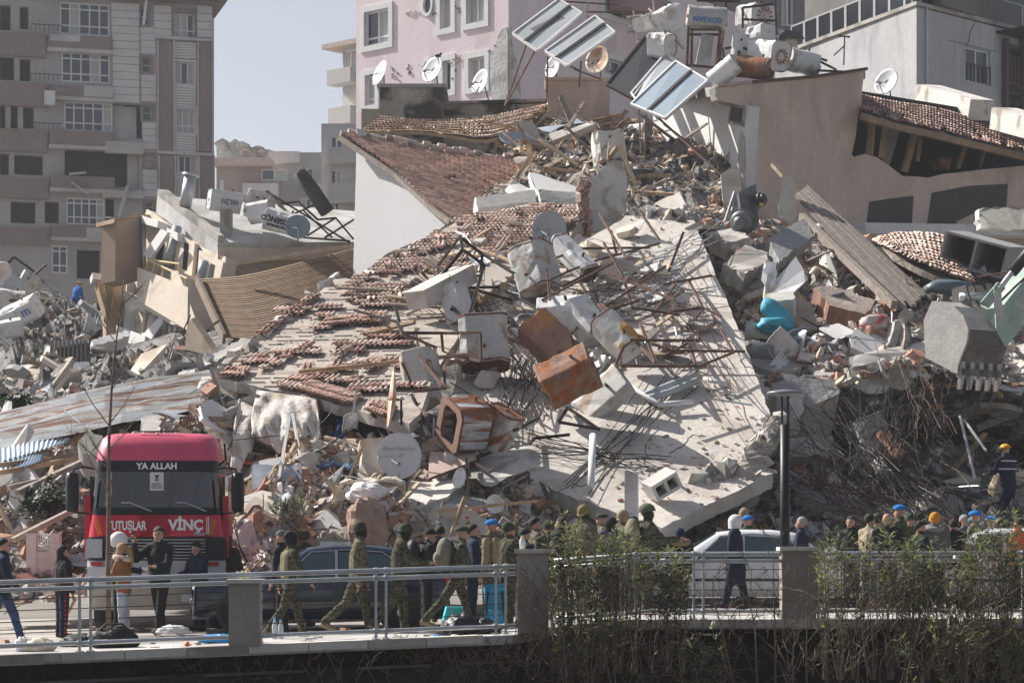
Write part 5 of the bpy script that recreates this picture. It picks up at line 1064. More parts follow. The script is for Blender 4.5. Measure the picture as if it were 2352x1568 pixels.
for i, (a, b) in enumerate((((1640, 640), (2010, 470)), ((1660, 610), (2016, 430)), ((1700, 670), (1990, 540)), ((1500, 480), (1850, 330)), ((1760, 430), (1990, 360)), ((1500, 620), (1700, 520)), ((1650, 560), (1900, 470)))):
    tag(pipe(('highest', 'second', 'third', 'fourth', 'fifth', 'sixth', 'lowest')[i]+' thin white pipe lying across the upper slab', [a, ((a[0]+b[0])/2, (a[1]+b[1])/2+6), b], .04, off=.08), group='thin white pipes on the upper slab')
pipe('white pipe standing upright on the lower slab', [(1528, 1320), (1524, 1420), (1518, 1600)], .075, off=.5); pipe('long straw coloured pole across the eave tiles', [(-120, 960), (300, 920), (560, 890), (830, 868)], .045, wood, off=.9)
# stovepipes on the yellow house
tag(MB().tube(P(425, 475, 84.5), P(438, 405, 84.5), .22, 14).lathe([(.30, 0), (.30, .08)], P(438, 405, 84.5), (.15, 0, 1), 14).build('chimney_pipe', galv, None, True), 'short galvanised chimney pipe at the left of the yellow house roof', 'chimney')
tag(MB().path([P(752, 488, 82), P(720, 440, 82), P(686, 395, 82)], .26, 14).build('chimney_pipe', M('sooty_pipe', (.07, .068, .065), .7, .3, 2), None, True), 'long sooty black stovepipe leaning over the yellow house', 'chimney')
m = MB(); a, b = P(505, 480, 82.6), P(530, 555, 82.6); m.box(a.x, b.x, 82.6, 83.2, b.z, a.z); tag(m.build('concrete_post', concrete), 'short grey post carrying the lettered tank on the yellow house', 'post')
def bars_px(name, label, cat, segs, w, mat, part='bar'):
    t = thing(name, label, cat, P(*segs[0][0]))
    for a, b in segs: MB().bar(P(*a), P(*b), w, w).build(part, mat, t)
    return t
z1d = lambda x, y, d: (x*ZA, y*ZA, d)
bars_px('steel_frame', 'collapsed black lattice frame on the yellow house roof', 'metal frame', [(z1d(*a), z1d(*b)) for a, b in (((1490, 1070, 83), (1960, 1360, 82)), ((1500, 1070, 83), (1620, 1200, 82)), ((1560, 1140, 83), (1680, 1130, 82.5)), ((1680, 1140, 82.5), (1780, 1230, 82)), ((1560, 1150, 83), (1700, 1250, 82)), ((1780, 1230, 82), (1880, 1220, 82)), ((1880, 1220, 82), (1980, 1340, 82)), ((1720, 1320, 81.5), (1880, 1220, 82)), ((1700, 1330, 81.5), (1960, 1350, 82)), ((1700, 1180, 82), (1860, 1330, 82)), ((1820, 1330, 81.5), (1980, 1230, 82.5)), ((1640, 1200, 82), (1800, 1130, 82.5)))], .06, steel_dark)
bars_px('steel_frame', 'broken black frame at the crest of the left heap', 'metal frame', [((0, 625, 95), (32, 590, 95)), ((32, 590, 95), (82, 626, 95)), ((50, 655, 93), (105, 608, 95)), ((78, 625, 95), (120, 670, 93)), ((0, 690, 88), (60, 690, 87)), ((118, 668, 93), (130, 690, 92))], .09, steel_dark)
bars_px('panel_stand', 'thin rusty props under the pale solar collectors', 'metal frame', [((1208, 105, 84), (1160, 240, 86)), ((1228, 118, 83.5), (1160, 242, 86)), ((1300, 148, 83), (1330, 162, 82.5)), ((1258, 130, 85), (1256, 235, 86)), ((1335, 140, 84), (1330, 200, 84)), ((1350, 5, 86), (1350, 40, 85)), ((1300, 4, 86), (1420, 12, 86)), ((1345, 28, 86), (1500, 30, 86)), ((1400, 165, 82), (1545, 150, 81)), ((1320, 160, 83), (1470, 215, 80))], .05, rust_steel)
bars_px('panel_stand', 'long thin prop from the blue collector down to the slab', 'metal frame', [((1472, 235, 79), (1655, 400, 76)), ((1525, 285, 79), (1640, 375, 77)), ((1625, 190, 78.5), (1530, 265, 79)), ((1468, 240, 79), (1472, 355, 77))], .06, rust_steel)
bars_px('tank_stand', 'rusty angle iron stand under the upside down lettered tank', 'metal frame', [((1582, 62, 80), (1578, 150, 79.5)), ((1590, 66, 81), (1588, 152, 80.5)), ((1655, 66, 80), (1645, 155, 79.5)), ((1662, 66, 81), (1652, 150, 80.5)), ((1578, 150, 79.5), (1650, 156, 79.5)), ((1584, 80, 80), (1655, 80, 80)), ((1584, 68, 79.8), (1656, 68, 79.8))], .08, rust_steel)
bars_px('tank_stand', 'dark open frame around the high octagonal tanks', 'metal frame', [((1706, 18, 81), (1776, 10, 81)), ((1780, 0, 81), (1784, 80, 80)), ((1706, 18, 81), (1706, 65, 81)), ((1704, 45, 81), (1782, 48, 80.5)), ((1660, 113, 80), (1664, 140, 79.5)), ((1664, 112, 80), (1698, 107, 80)), ((1698, 107, 80), (1736, 122, 79)), ((1698, 107, 80), (1696, 150, 79)), ((1820, 115, 80), (1900, 140, 80)), ((1836, 118, 80), (1920, 160, 79)), ((1876, 162, 79), (1935, 165, 79)), ((1700, 4, 82), (1600, 2, 82)), ((1668, 0, 82), (1668, 60, 81.5))], .07, steel_dark)
bars_px('steel_frame', 'light tangle of rods at the left of the rooftop tanks', 'metal frame', [((1440, 40, 84), (1500, 30, 83)), ((1445, 60, 84), (1500, 55, 83)), ((1500, 0, 83), (1505, 60, 82)), ((1460, 100, 83), (1520, 60, 82)), ((1530, 65, 82), (1575, 120, 80)), ((1455, 25, 84), (1465, 90, 83)), ((1490, 20, 84), (1520, 50, 82)), ((1440, 75, 83), (1490, 65, 83))], .05, wood_grey)
m = MB(); q = [P(1612, 78, 79.6), P(1640, 82, 79.6), P(1632, 148, 79.2), P(1598, 148, 79.2)]; m.prism(q, V(0, .25, .05)); tag(m.build('leaning_board', M('board_grey', (.34, .33, .31), .9, .2, 2, .2)), 'grey board leaning inside the rusty tank stand', 'board')
# small chimney and antenna, pole on roof
t = thing('roof_chimney', 'small crooked chimney with a ragged cap on the rooftop', 'chimney', P(1817, 118, 81)); MB().box(*[c for c in (P(1806, 0, 81).x, P(1832, 0, 81).x)], 81, 81.5, P(0, 122, 81).z, P(0, 88, 81).z).build('shaft', plaster_cream, t)
MB().chunk(P(1817, 84, 81.2), (.75, .7, .28), RNG, 0, Matrix.Identity(3), .4).build('cap', concrete_dark, t)
bars_px('antenna', 'thin television antenna behind the rooftop pile', 'antenna', [((1940, 85, 88), (1938, 150, 88)), ((1925, 83, 88), (1953, 85, 88)), ((1915, 128, 88), (1940, 105, 88)), ((1930, 81, 88), (1930, 86, 88)), ((1948, 83, 88), (1948, 88, 88))], .045, steel_dark)
# cable spaghetti
def strands(label, a_, b_, n, spread, r_, mat, pl=PB, off=(.03, .25), seed=1, sag=.3):
    rng = random.Random(seed); m = MB()
    for _ in range(n):
        x0, y0 = a_[0]+rng.gauss(0, spread), a_[1]+rng.gauss(0, spread*.6); x1, y1 = b_[0]+rng.gauss(0, spread), b_[1]+rng.gauss(0, spread*.6)
        k = 6; q = [pl.at(lerp(x0, x1, i/k)+rng.gauss(0, spread*.10), lerp(y0, y1, i/k)+rng.gauss(0, spread*.10), rng.uniform(*off)) for i in range(k+1)]; m.path(q, r_*rng.uniform(.6, 1.2), 4)
    return tag(m.build('cable_tangle', mat), label, 'cables', kind='stuff')
strands('black cables fanning down the lower slab', (1570, 860), (1330, 1110), 8, 30, .012, steel_dark, seed=1, off=(.02, .12))
strands('dark cable bundle under the big rusted tank', (1220, 800), (1180, 960), 22, 36, .012, steel_dark, seed=2)
strands('thin cables crossing the middle of the slab', (1250, 690), (1560, 700), 22, 60, .012, rust_steel, seed=3)
strands('thin wires along the right part of the slab', (1540, 620), (1660, 900), 11, 50, .010, rust_steel, seed=4, off=(.03, .5))
strands('pale cables across the upper slab', (1400, 640), (1640, 540), 9, 30, .014, pipe_g, seed=5)
strands('rods and wires over the slab left of the casings', (1000, 620), (1150, 800), 24, 60, .014, rust_steel, seed=6, off=(.1, .7))
strands('cables hanging at the foot of the striped tank', (1180, 1000), (1500, 1060), 12, 40, .012, steel_dark, seed=7)
PD = Plane(P(1780, 900, 56.4), P(2200, 880, 57.6), P(1900, 1180, 52.0))
strands('reinforcing bars hanging from the broken floor edge at right', (2040, 890), (2010, 1110), 46, 90, .011, steel_dark, PD, (.1, 1.1), 8)
strands('bundled dark wires in the hollow at right', (1900, 960), (2150, 1190), 40, 90, .011, steel_dark, PD, (.1, 1.0), 9)
strands('fallen mesh of rods at the foot of the hollow', (1800, 1080), (2050, 1200), 40, 70, .010, rust_steel, PD, (.1, .8), 10)
strands('loose wires over the floor edge left of the digger bucket', (2120, 850), (2140, 1000), 16, 34, .008, rust_steel, PD, (.3, 1.4), 11)

def crumbs(label, pl, pts, n, seed, mats=(0, 1, 2, 3, 7, 2, 4)):
    rng = random.Random(seed); b = MB()
    while n > 0:
        x, y = rng.choice(pts); x += rng.gauss(0, 70); y += rng.gauss(0, 40); p = pl.at(x, y, .02); s_ = .02+.09*rng.random()**3
        if not inside_poly(x, y, OUT[pl]): continue
        n -= 1; b.shard(p, (s_*1.5, s_, s_*.6), rng, rng.choice(mats), pl.n.to_track_quat('Z', 'Y').to_matrix()@Euler((0, 0, rng.uniform(0, 6))).to_matrix())
    tag(b.build('small_rubble', DMATS), label, 'rubble', kind='stuff')
def inside_poly(x, y, e):
    c = False
    for (xa, ya), (xb, yb) in zip(e, e[1:]+e[:1]):
        if (ya > y) != (yb > y) and x < (xb-xa)*(y-ya)/(yb-ya)+xa: c = not c
    return c
OUT = {PA: [(497, 868), (778, 634), (950, 570), (1240, 465), (1345, 478), (1180, 650), (1000, 850), (905, 968), (700, 906)], PB: [(1590, 497), (1690, 740), (1774, 965), (1728, 1050), (1776, 1086), (1520, 1212), (1270, 1125), (1060, 900), (1200, 680), (1450, 490)]}
crumbs('crumbs and grit lying on the tiled slab', PA, [(700, 760), (820, 780), (900, 860), (780, 860), (960, 720), (1100, 600)], 420, 1); crumbs('crumbs and grit lying on the bare slab', PB, [(1300, 700), (1500, 620), (1600, 900), (1450, 1050), (1250, 900), (1660, 1080), (1690, 1040), (1560, 520), (1600, 1120)], 700, 2)
def brink(label, pl, a, b, n, seed, spread=9):
    rng = random.Random(seed); m = MB()
    for i in range(n): u = rng.random(); s_ = .06+.34*rng.random()**2; m.shard(pl.at(lerp(a[0], b[0], u)+rng.gauss(0, spread), lerp(a[1], b[1], u)+rng.gauss(0, spread*.7), -.06+rng.uniform(-.12, .1)), (s_*1.4, s_, s_), rng, rng.choice((0, 0, 1, 2, 1)), Euler((rng.uniform(0, 6), rng.uniform(0, 6), 0)).to_matrix())
    tag(m.build('broken_edge_rubble', DMATS), label, 'rubble', kind='stuff')
brink('crumbled concrete along the broken right end of the bare slab', PB, (1772, 965), (1735, 1060), 120, 1); brink('crumbled concrete on the lower right lip of the bare slab', PB, (1600, 1110), (1740, 1070), 160, 2, 14); brink('crumbled edge at the head of the bare slab', PB, (1590, 500), (1450, 490), 130, 3, 14); brink('crumbs along the left edge of the tiled slab', PA, (500, 866), (775, 636), 60, 4, 4)
# ------------------------------------------------------------------ larger broken pieces one can name
def fslab(name, label, cat, pts, thick, mat, edge=None):                # pts: (x, y, depth); thickness goes down and away
    q = [P(*p) for p in pts]; n = (q[1]-q[0]).cross(q[2]-q[0]).normalized(); n = n if n.dot(q[0]-CAM) < 0 else -n
    rg = random.Random(len(label)); e1 = (q[1]-q[0]).normalized(); e2 = n.cross(e1); w = []
    for a_, b_ in zip(q, q[1:]+q[:1]):
        k_ = max(2, int((b_-a_).length/.16)); am = .035 if thick > .15 else .008
        w += [a_.lerp(b_, i/k_)+((e1*rg.gauss(0, am)+e2*rg.gauss(0, am)) if i else V(0, 0, 0)) for i in range(k_)]
    m = MB(); m.prism(w, -n*thick, 0, 1); return tag(m.build(name, [mat, edge or mat]), label, cat)
z7 = lambda x, y: (808.5+x*.2109, 918.75+y*.2109)
def s7(pts, ds): return [(*z7(*p), d) for p, d in zip(pts, ds)]
fslab('broken_slab', 'long pale slab lying flat below the large grey dish', 'slab', s7([(530, 1150), (640, 870), (860, 890), (1130, 790), (1260, 860), (1040, 1050), (680, 1180)], (47.2, 49, 49, 49.4, 48.8, 47.6, 47.0)), .5, slab_m, concrete)
fslab('broken_beam', 'thick broken beam with shaded front below the striped tank', 'beam', s7([(1290, 850), (1700, 640), (2050, 530), (2064, 725), (1700, 830), (1450, 935)], (48.6, 48.8, 49, 48.4, 48.3, 48.2)), .8, concrete, concrete)
fslab('pink_board', 'pale pink board resting on the lower slab under the striped tank', 'board', s7([(845, 560), (1350, 560), (1350, 650), (830, 850)], (49.6, 49.8, 49.2, 48.6)), .06, M('pink_board', (.56, .42, .37), .8, .06, 1), rust)
fslab('upright_panel', 'dirty white mattress like panel standing left of the large dish', 'panel', s7([(90, 430), (340, 395), (350, 880), (160, 885)], (49, 49.3, 48.4, 48.2)), .18, M('mattress', (.56, .50, .43), .95, .12, 1.5, .4, stain=((.48, .38, .26), .3, 1.2)))
tag(MB().bar(P(1006, 1173, 46.5), P(1235, 1150, 46.5), .06, .06).build('wooden_batten', wood), 'thin brown batten above the soldier with the phone', 'plank')
def boulder(label, c, size, mat, seed):
    rng = random.Random(seed); m = MB(); rows = []
    for i in range(13):
        r_ = []
        for j in range(19):
            th, ph = math.pi*i/12, 2*math.pi*j/18; d = V(math.sin(th)*math.cos(ph), math.sin(th)*math.sin(ph), math.cos(th)); k = 1+.28*fbm(d*1.4+V(seed, 0, 0), 4); r_.append(c+V(d.x*size[0]*k, d.y*size[1]*k, d.z*size[2]*k))
        rows.append(r_)
    m.grid(rows); return tag(m.build('boulder', mat, None, False), label, 'boulder')
boulder('rounded brown lump of masonry behind the second soldier', P(842, 1205, 46.2), (.42, .4, .52), M('brown_masonry', (.33, .24, .19), .95, .2, 2, .8), 3)
boulder('white rounded plaster lump above the brown masonry', P(840, 1133, 46.8), (.38, .3, .22), plaster_white, 8)
# white shredded wall lining below the eave of the tiled slab
def drape(name, label, cat, rows, mat, nu=24, nv=14, amp=.12, seed=0, thick=(0, .03, 0)):
    m = MB(); m.grid([[patch(rows, i/nu, j/nv*(.62+.38*min(1, 1.6*abs(mnoise.noise(V(i*.23, seed*3.3, 0)))) if j else 1))+V(0, -1, 0)*(amp*2.2*fbm(V(i*.30+seed, seed, j*.22), 4)*(.4+.6*j/nv)) for i in range(nu+1)] for j in range(nv+1)], thick=thick); return tag(m.build(name, mat, None, True), label, cat)
lining = M('white_lining', (.62, .58, .54), .95, .16, 1.8, .5, stain=((.42, .36, .30), .32, 1.6))
drape('torn_lining', 'large torn white wall lining hanging below the eave', 'sheet', [[(590, 895, 52.4), (660, 905, 52.2), (728, 914, 51.8)], [(575, 965, 50.8), (665, 970, 50.9), (735, 975, 51.2)], [(585, 1060, 49.6), (690, 1070, 49.7), (745, 1075, 50.2)]], lining, seed=1)
drape('torn_lining', 'narrow white lining strip hanging left of the large lining', 'sheet', [[(548, 915, 52.2), (590, 925, 52.2)], [(535, 990, 50.6), (585, 1000, 50.8)], [(528, 1090, 49.2), (566, 1100, 49.4)]], lining, 10, 10, .1, 2)
drape('torn_lining', 'rolled white strip standing behind the right mirror of the truck', 'sheet', [[(578, 1060, 50.3), (604, 1056, 50.3)], [(570, 1090, 49.9), (600, 1096, 49.9)], [(566, 1140, 49.5), (592, 1150, 49.5)]], lining, 8, 8, .12, 3)
fslab('standing_wall', 'grey standing wall remnant under the eave of the tiled slab', 'wall', [(692, 905, 52), (732, 915, 52), (734, 1055, 50.6), (708, 1045, 50.6)], .5, concrete, concrete)
fslab('standing_wall', 'pale wall remnant high under the left eave', 'wall', [(520, 890, 54.2), (640, 905, 53.8), (640, 945, 53.4), (530, 930, 53.8)], .4, plaster_white, concrete_pale)
fslab('standing_wall', 'cream wall block under the left eave corner', 'wall', [(505, 885, 54.0), (545, 890, 54.0), (545, 930, 53.6), (510, 925, 53.6)], .5, plaster_cream)
drape('dark_blue_cloth', 'dark blue cloth hanging in the gap under the eave', 'cloth', [[(775, 955, 51.6), (805, 968, 51.6)], [(765, 990, 51.2), (795, 1000, 51.2)], [(750, 1035, 50.8), (772, 1042, 50.8)]], M('blue_cloth', (.025, .06, .15), .9, .3, 4), 14, 8, .05, 5)
fslab('dark_gap', 'dark broken panel behind the blue cloth', 'panel', [(740, 930, 53), (900, 985, 52.4), (890, 1040, 52.4), (740, 1050, 53)], .1, interior)  # dark sheet painted in for the shade of the gap
drape('white_rag', 'white rag of lining left of the blue cloth', 'cloth', [[(770, 1055, 50), (835, 1065, 50)], [(775, 1080, 49.6), (830, 1090, 49.6)]], lining, 10, 4, .08, 6)
fslab('orange_crate', 'orange and brown broken crate right of the truck', 'crate', [(612, 1085, 48.6), (650, 1100, 48.8), (640, 1125, 48.4), (605, 1110, 48.2)], .5, M('crate_orange', (.50, .16, .08), .7, .2, 3), M('crate_brown', (.26, .12, .09), .8, .2, 3))
tag(MB().path([P(648, 1195, 46.6), P(655, 1165, 46.8), P(662, 1140, 47)], [.09, .13, .10], 10).build('white_tube', pipe_w, None, True), 'short fat white tube standing right of the truck', 'tube')
for i, (a, b, w, mt) in enumerate([((600, 1150), (690, 1000), .07, wood_pale), ((640, 1100), (665, 960), .06, plaster_white), ((690, 1050), (672, 950), .05, plaster_white), ((575, 1165), (720, 1085), .08, wood), ((760, 1120), (900, 1090), .06, wood_pale), ((680, 1010), (690, 1070), .05, wood_pale), ((870, 1120), (910, 1170), .08, black_plastic), ((650, 1180), (740, 1110), .05, wood_grey), ((540, 1010), (640, 1000), .03, steel_dark), ((700, 1190), (760, 1150), .10, galv)]):
    tag(MB().bar(P(*a, 48.2-.002*i), P(*b, 49.6), w, w*.7).build('wooden_plank', mt), ['long straw plank leaning under the torn lining', 'thin white lath left of the large lining', 'second thin white lath under the eave', 'brown plank on the heap right of the truck', 'straw plank on the heap below the blue cloth', 'short straw lath beside the lining', 'black splintered profile near the large dish', 'grey plank pointing up from the heap', 'thin dark rod above the truck mirror', 'grey metal channel behind the first soldier'][i], 'plank')
# spiral of wire at the eave
m = MB(); m.path([P(822, 880, 49.9), P(815, 920, 49.8), P(808, 975, 49.7)], .02, 5)
for k in range(7):
    c = P(806-k*.6, 955+k*5, 49.65); m.path([c+V(.16*math.cos(a_*.7), -.05*math.sin(a_*.7), .06*math.sin(a_*.9)) for a_ in range(9)], .012, 4)
tag(m.build('wire_coil', galv), 'coil of pale wire dangling from the eave', 'wire')
# hollow chimney block on the lower slab
def hollow_block(label, c, x, y, z, L, Wd, H, mat, holes=2):
    x, y = Vector(x).normalized(), Vector(y); y = (y-x*y.dot(x)).normalized(); z = x.cross(y); t = thing('hollow_block', label, 'concrete block', c); w = .07
    def bx(a0, a1, b0, b1, c0, c1, nm='web'): m = MB(); m.obox(c+x*a0+y*b0+z*c0, x*(a1-a0), y*(b1-b0), z*(c1-c0)); m.build(nm, mat, t)
    bx(-L/2, L/2, -Wd/2, Wd/2, -H/2, -H/2+w, 'side'); bx(-L/2, L/2, -Wd/2, Wd/2, H/2-w, H/2, 'side')
    for k in range(holes+1): b0 = lerp(-Wd/2, Wd/2-w, k/holes); bx(-L/2+.002, L/2-.002, b0, b0+w, -H/2+w, H/2-w)
    m = MB(); m.obox(c-x*(L/2-.12)-y*(Wd/2-.01)-z*(H/2-.01), x*.06, y*(Wd-.02), z*(H-.02)); m.build('back', concrete_dark, t)
hollow_block('pale hollow chimney block lying on the bottom edge of the slab', PB.at(1520, 1112, .35), (.35, -.85, -.2), (.75, .3, .5), None, .5, .62, .36, M('block_pale', (.50, .48, .45), .9, .12, 2, .3))
hollow_block('grey hollow concrete box on the tile heap at far right', P(2258, 585, 67), (-.5, -.85, -.1), (.85, -.45, -.3), None, 1.6, 1.9, .9, concrete_grey)
# column stubs and upright remains
def stub(label, pts, d, thick, mat, name='column_stub'):
    m = MB(); q = [P(x, y, d) for x, y in pts]; m.prism(q, V(.05, thick, .02)); o = m.build(name, [mat]); return tag(o, label, 'column')
stub('broken white column with exposed bricks at the head of the slab', [(1340, 420), (1352, 408), (1372, 402), (1388, 380), (1410, 366), (1432, 372), (1440, 410), (1438, 480), (1420, 500), (1385, 530), (1350, 528), (1345, 480)], 68.5, .9, M('white_column', (.60, .58, .56), .9, .1, 1.4, .4, stain=((.40, .36, .33), .25, 1.6)))
for i in range(16):
    x, y = 1340+8*math.sin(i*2.2), 415+i*8; o = inst('hollow_brick', BR[i % 3]); o.location = P(x, y, 68.2); o.scale = (.24, .2, .16); o.rotation_euler = (.2*i, .3*i, i); tag(o, 'orange hollow brick in the broken edge of the white column, '+('top', 'upper', 'lower', 'bottom')[i//4]+' run, '+('first', 'second', 'third', 'fourth')[i % 4], 'brick', 'bricks of the white column')
stub('broken white column stub left of the lift motor', [(1655, 400), (1680, 385), (1700, 392), (1704, 440), (1680, 470), (1660, 460)], 70, .6, concrete_pale)
stub('tall pale column stub right of the lift motor', [(1788, 470), (1800, 405), (1812, 400), (1826, 420), (1828, 505), (1812, 512), (1790, 500)], 69, .5, concrete_pale)
tag(MB().bar(P(1776, 378, 69.5), P(1800, 405, 69.2), .2, .1).build('wooden_plank', wood_pale), 'short pale plank sticking up from the right column stub', 'plank')
fslab('roof_coping', 'white capped coping beam across the tiled slab, left piece', 'beam', [(1090, 452, 70.2), (1228, 436, 71), (1232, 462, 70.4), (1098, 478, 69.6)], .5, M('coping_side', (.40, .38, .36), .9, .15, 1.5, .3), plaster_white)
fslab('roof_coping', 'white capped coping beam across the tiled slab, right piece', 'beam', [(1236, 436, 70.8), (1320, 440, 71.4), (1330, 452, 71), (1240, 466, 70.2)], .5, concrete_grey, plaster_white)
fslab('white_slab', 'bright white triangular slab lying on the coping', 'slab', [(1215, 395, 72.5), (1240, 400, 72.5), (1330, 432, 72), (1330, 446, 71.5), (1235, 446, 71.2), (1222, 420, 71.8)], .2, plaster_white)
fslab('white_slab', 'small white broken slab left on the coping', 'slab', [(1165, 430, 71.6), (1180, 412, 72), (1195, 425, 72), (1225, 436, 71.6), (1180, 446, 71)], .15, plaster_white)
tag(MB().bar(P(955, 690, 57.3), P(1070, 630, 58.5), .7, .45).build('concrete_block', concrete_pale), 'pale square concrete beam lying at the upper left of the frames', 'beam')
fslab('white_slab', 'cream flat slab lying behind the pyramid of angle iron', 'slab', [(1075, 660, 59), (1130, 610, 61), (1185, 625, 61), (1110, 680, 58.6)], .25, M('cream_slab', (.62, .56, .50), .9, .08, 1), wood)
fslab('dark_plank_box', 'dark brown timber piece under the cream slab', 'timber', [(1020, 620, 60), (1100, 608, 60.8), (1095, 622, 60.4), (1015, 640, 59.6)], .2, wood)

# ------------------------------------------------------------------ right hand ruin: deck, motor, slabs, sacks
def plank_deck():
    t = thing('board_deck', 'long grey board deck leaning down from the column stub', 'wooden deck', P(1990, 580, 66)); rng = random.Random(5)
    a0, a1, b0, b1 = P(1824, 450, 69.8), P(1856, 424, 70.8), P(2058, 708, 62), P(2138, 680, 63.6)
    for k in range(11):
        u0, u1 = k/11, (k+.93)/11; e = rng.uniform(-.25, .15); s = rng.uniform(-.04, .06)
        q = [a0.lerp(a1, u0), a0.lerp(a1, u1), b0.lerp(b1, u1)+(b0-a0).normalized()*e, b0.lerp(b1, u0)+(b0-a0).normalized()*e]; q = [p+V(0, 0, s*.6) for p in q]
        m = MB(); m.prism(q, V(.03, .05, -.06)); m.build('plank', (wood_grey, M('wood_grey_b', (.25, .215, .19), .9, .25, 4, .4), wood_grey)[k % 3], t)
    MB().bar(P(1841, 498, 68.4), P(2054, 700, 61.6), .16, .22).build('edge_beam', wood_grey, t); MB().bar(P(1870, 540, 67), P(1960, 560, 67), .12, .14).build('cross_beam', wood_grey, t)
plank_deck()
def lift_motor():
    t = thing('lift_motor', 'greasy grey lift motor with cooling fins on the ruin', 'motor', P(1725, 525, 67)); steel = M('motor_grey', (.17, .18, .19), .5, .25, 3, .1, metal=.4)
    c = P(1708, 508, 66.6); ax = V(-.35, -.75, -.25).normalized()
    MB().lathe([(.30, -.35), (.33, -.3), (.33, .2), (.30, .25), (.22, .3)], c, ax, 18).build('motor_drum', steel, t, True)
    m = MB(); [m.lathe([(.36, 0), (.36, .02)], c+ax*(-.28+k*.06), ax, 18) for k in range(8)]; m.build('cooling_fins', steel, t)
    MB().lathe([(.18, 0), (.2, .06), (.05, .08)], c+ax*.3, ax, 14).build('shaft_cover', steel, t, True)
    g_ = P(1722, 468, 67); x = V(.55, .4, .3).normalized(); y = V(-.5, .8, 0); m = MB()
    m.obox(g_-x*.35-V(0, .3, .35), x*.7, V(0, .6, 0), V(-.1, 0, .75)); m.build('gearbox', steel, t); m = MB(); m.lathe([(.20, 0), (.20, .10), (.14, .12), (.14, .2)], g_+V(.22, -.3, .05), (.7, -.6, .2), 16); m.build('pulley', M('motor_dark', (.06, .062, .066), .5, .2, 3, metal=.4), t)
    for k in range(4): m = MB(); p = P(1688+k*7, 440+k*4, 67.3); m.bar(p, p+V(-.28+.05*k, -.1, -.85), .09, .07); m.build('frame_rail', M('motor_pale', (.40, .41, .42), .5, .2, 3), t)
    MB().box(*(lambda p: (p.x-.05, p.x+.07, p.y-.03, p.y, p.z-.05, p.z+.05))(P(1748, 470, 66.4)), 0).build('rating_plate', M('plate_yellow', (.55, .42, .05), .6, .1, 3), t)
lift_motor()
fslab('broken_slab', 'pale cracked thick slab below the lift motor', 'slab', [(1660, 608, 63.5), (1712, 562, 65.2), (1764, 580, 65), (1762, 598, 64.2), (1712, 628, 62.8)], .5, concrete_pale, concrete)
fslab('broken_slab', 'grey slab carrying the lift motor', 'slab', [(1620, 535, 66.6), (1660, 560, 65.6), (1720, 545, 65.6), (1700, 520, 67)], .5, concrete, concrete)
fslab('broken_slab', 'dark grey slab right of the lift motor', 'slab', [(1765, 545, 66), (1850, 500, 68), (1870, 540, 67), (1790, 600, 64.6)], .35, concrete_grey)
fslab('broken_slab', 'brown grey masonry slab under the board deck', 'slab', [(1870, 660, 62.2), (1905, 655, 62.6), (2010, 690, 62), (1990, 722, 61), (1905, 700, 61.4)], .5, M('masonry_mix', (.36, .30, .26), .95, .25, 2, .5), brick_red)
fslab('white_sheet', 'white flat sheet lying on the rubble near the red bag', 'sheet', [(1882, 752, 59.6), (1925, 742, 60.4), (1968, 762, 59.8), (1925, 776, 59)], .05, plaster_white)
fslab('appliance_shell', 'curved white appliance shell standing right of the cracked slab', 'appliance', [(1768, 676, 61), (1772, 655, 61.2), (1828, 588, 62), (1856, 640, 61.4), (1822, 672, 60.8)], .08, enamel)
o = fslab('appliance_box', 'narrow white appliance side left of the curved panel', 'panel', [(1756, 600, 61.8), (1784, 602, 61.8), (1778, 660, 61.2), (1756, 690, 60.8)], .35, enamel)
fslab('appliance_tray', 'grey white tray under the curved white panel', 'panel', [(1757, 675, 60.8), (1822, 668, 60.8), (1822, 688, 60.2), (1757, 692, 60.2)], .5, enamel_dirty)
t_ = MB().box(-.2, .2, 0, .01, -.02, .02); 
for i, (dx, dz) in enumerate(((0, 0), (0, .1))): pass
def sack(label, x, y, d, size, mat, seed, mark=None, rot=0.0):
    t = thing('sack', label, 'sack', P(x, y, d)); m = MB(); c = P(x, y, d); rows = []
    for i in range(11):
        r_ = []
        for j in range(17):
            th, ph = math.pi*i/10, 2*math.pi*j/16; dd = V(math.sin(th)*math.cos(ph), math.sin(th)*math.sin(ph), math.cos(th)); k = 1+.22*fbm(dd*1.8+V(seed, 0, 0), 3); q = V(abs(dd.x)**.7*math.copysign(1, dd.x)*size[0]*k, dd.y*size[1]*k, dd.z*size[2]*k); q.rotate(Euler((0, rot, 0))); r_.append(c+q)
        rows.append(r_)
    m.grid(rows); m.build('bag', mat, t, True)
    if mark: text(mark, M('ink_black', (.03, .03, .035), .7, .2, 4), t, c+V(0, -size[1]*1.1, -size[2]*.3), (1, 0, 0), (0, 0, 1), .17, .002)
    return t
sky_sack = M('sack_turquoise', (.06, .34, .45), .6, .12, 3, .3)
sack('bright turquoise sack lying against the appliance tray', 1786, 722, 60, (.52, .3, .24), sky_sack, 1, None, .7); sack('turquoise sack with black lettering lying below the other one', 1778, 748, 59.4, (.42, .3, .22), sky_sack, 2, 'KOKUSU')
sack('red and white printed bag on the rubble right of the white sheet', 2010, 742, 59.8, (.42, .25, .22), M('bag_red', (.50, .44, .42), .6, .2, 2, stain=((.45, .05, .05), .45, 2.2)), 3); sack('dark blue grey plastic bag below the tile heap', 2180, 660, 63.5, (.6, .3, .2), M('bag_bluegrey', (.10, .14, .17), .4, .2, 3), 4)
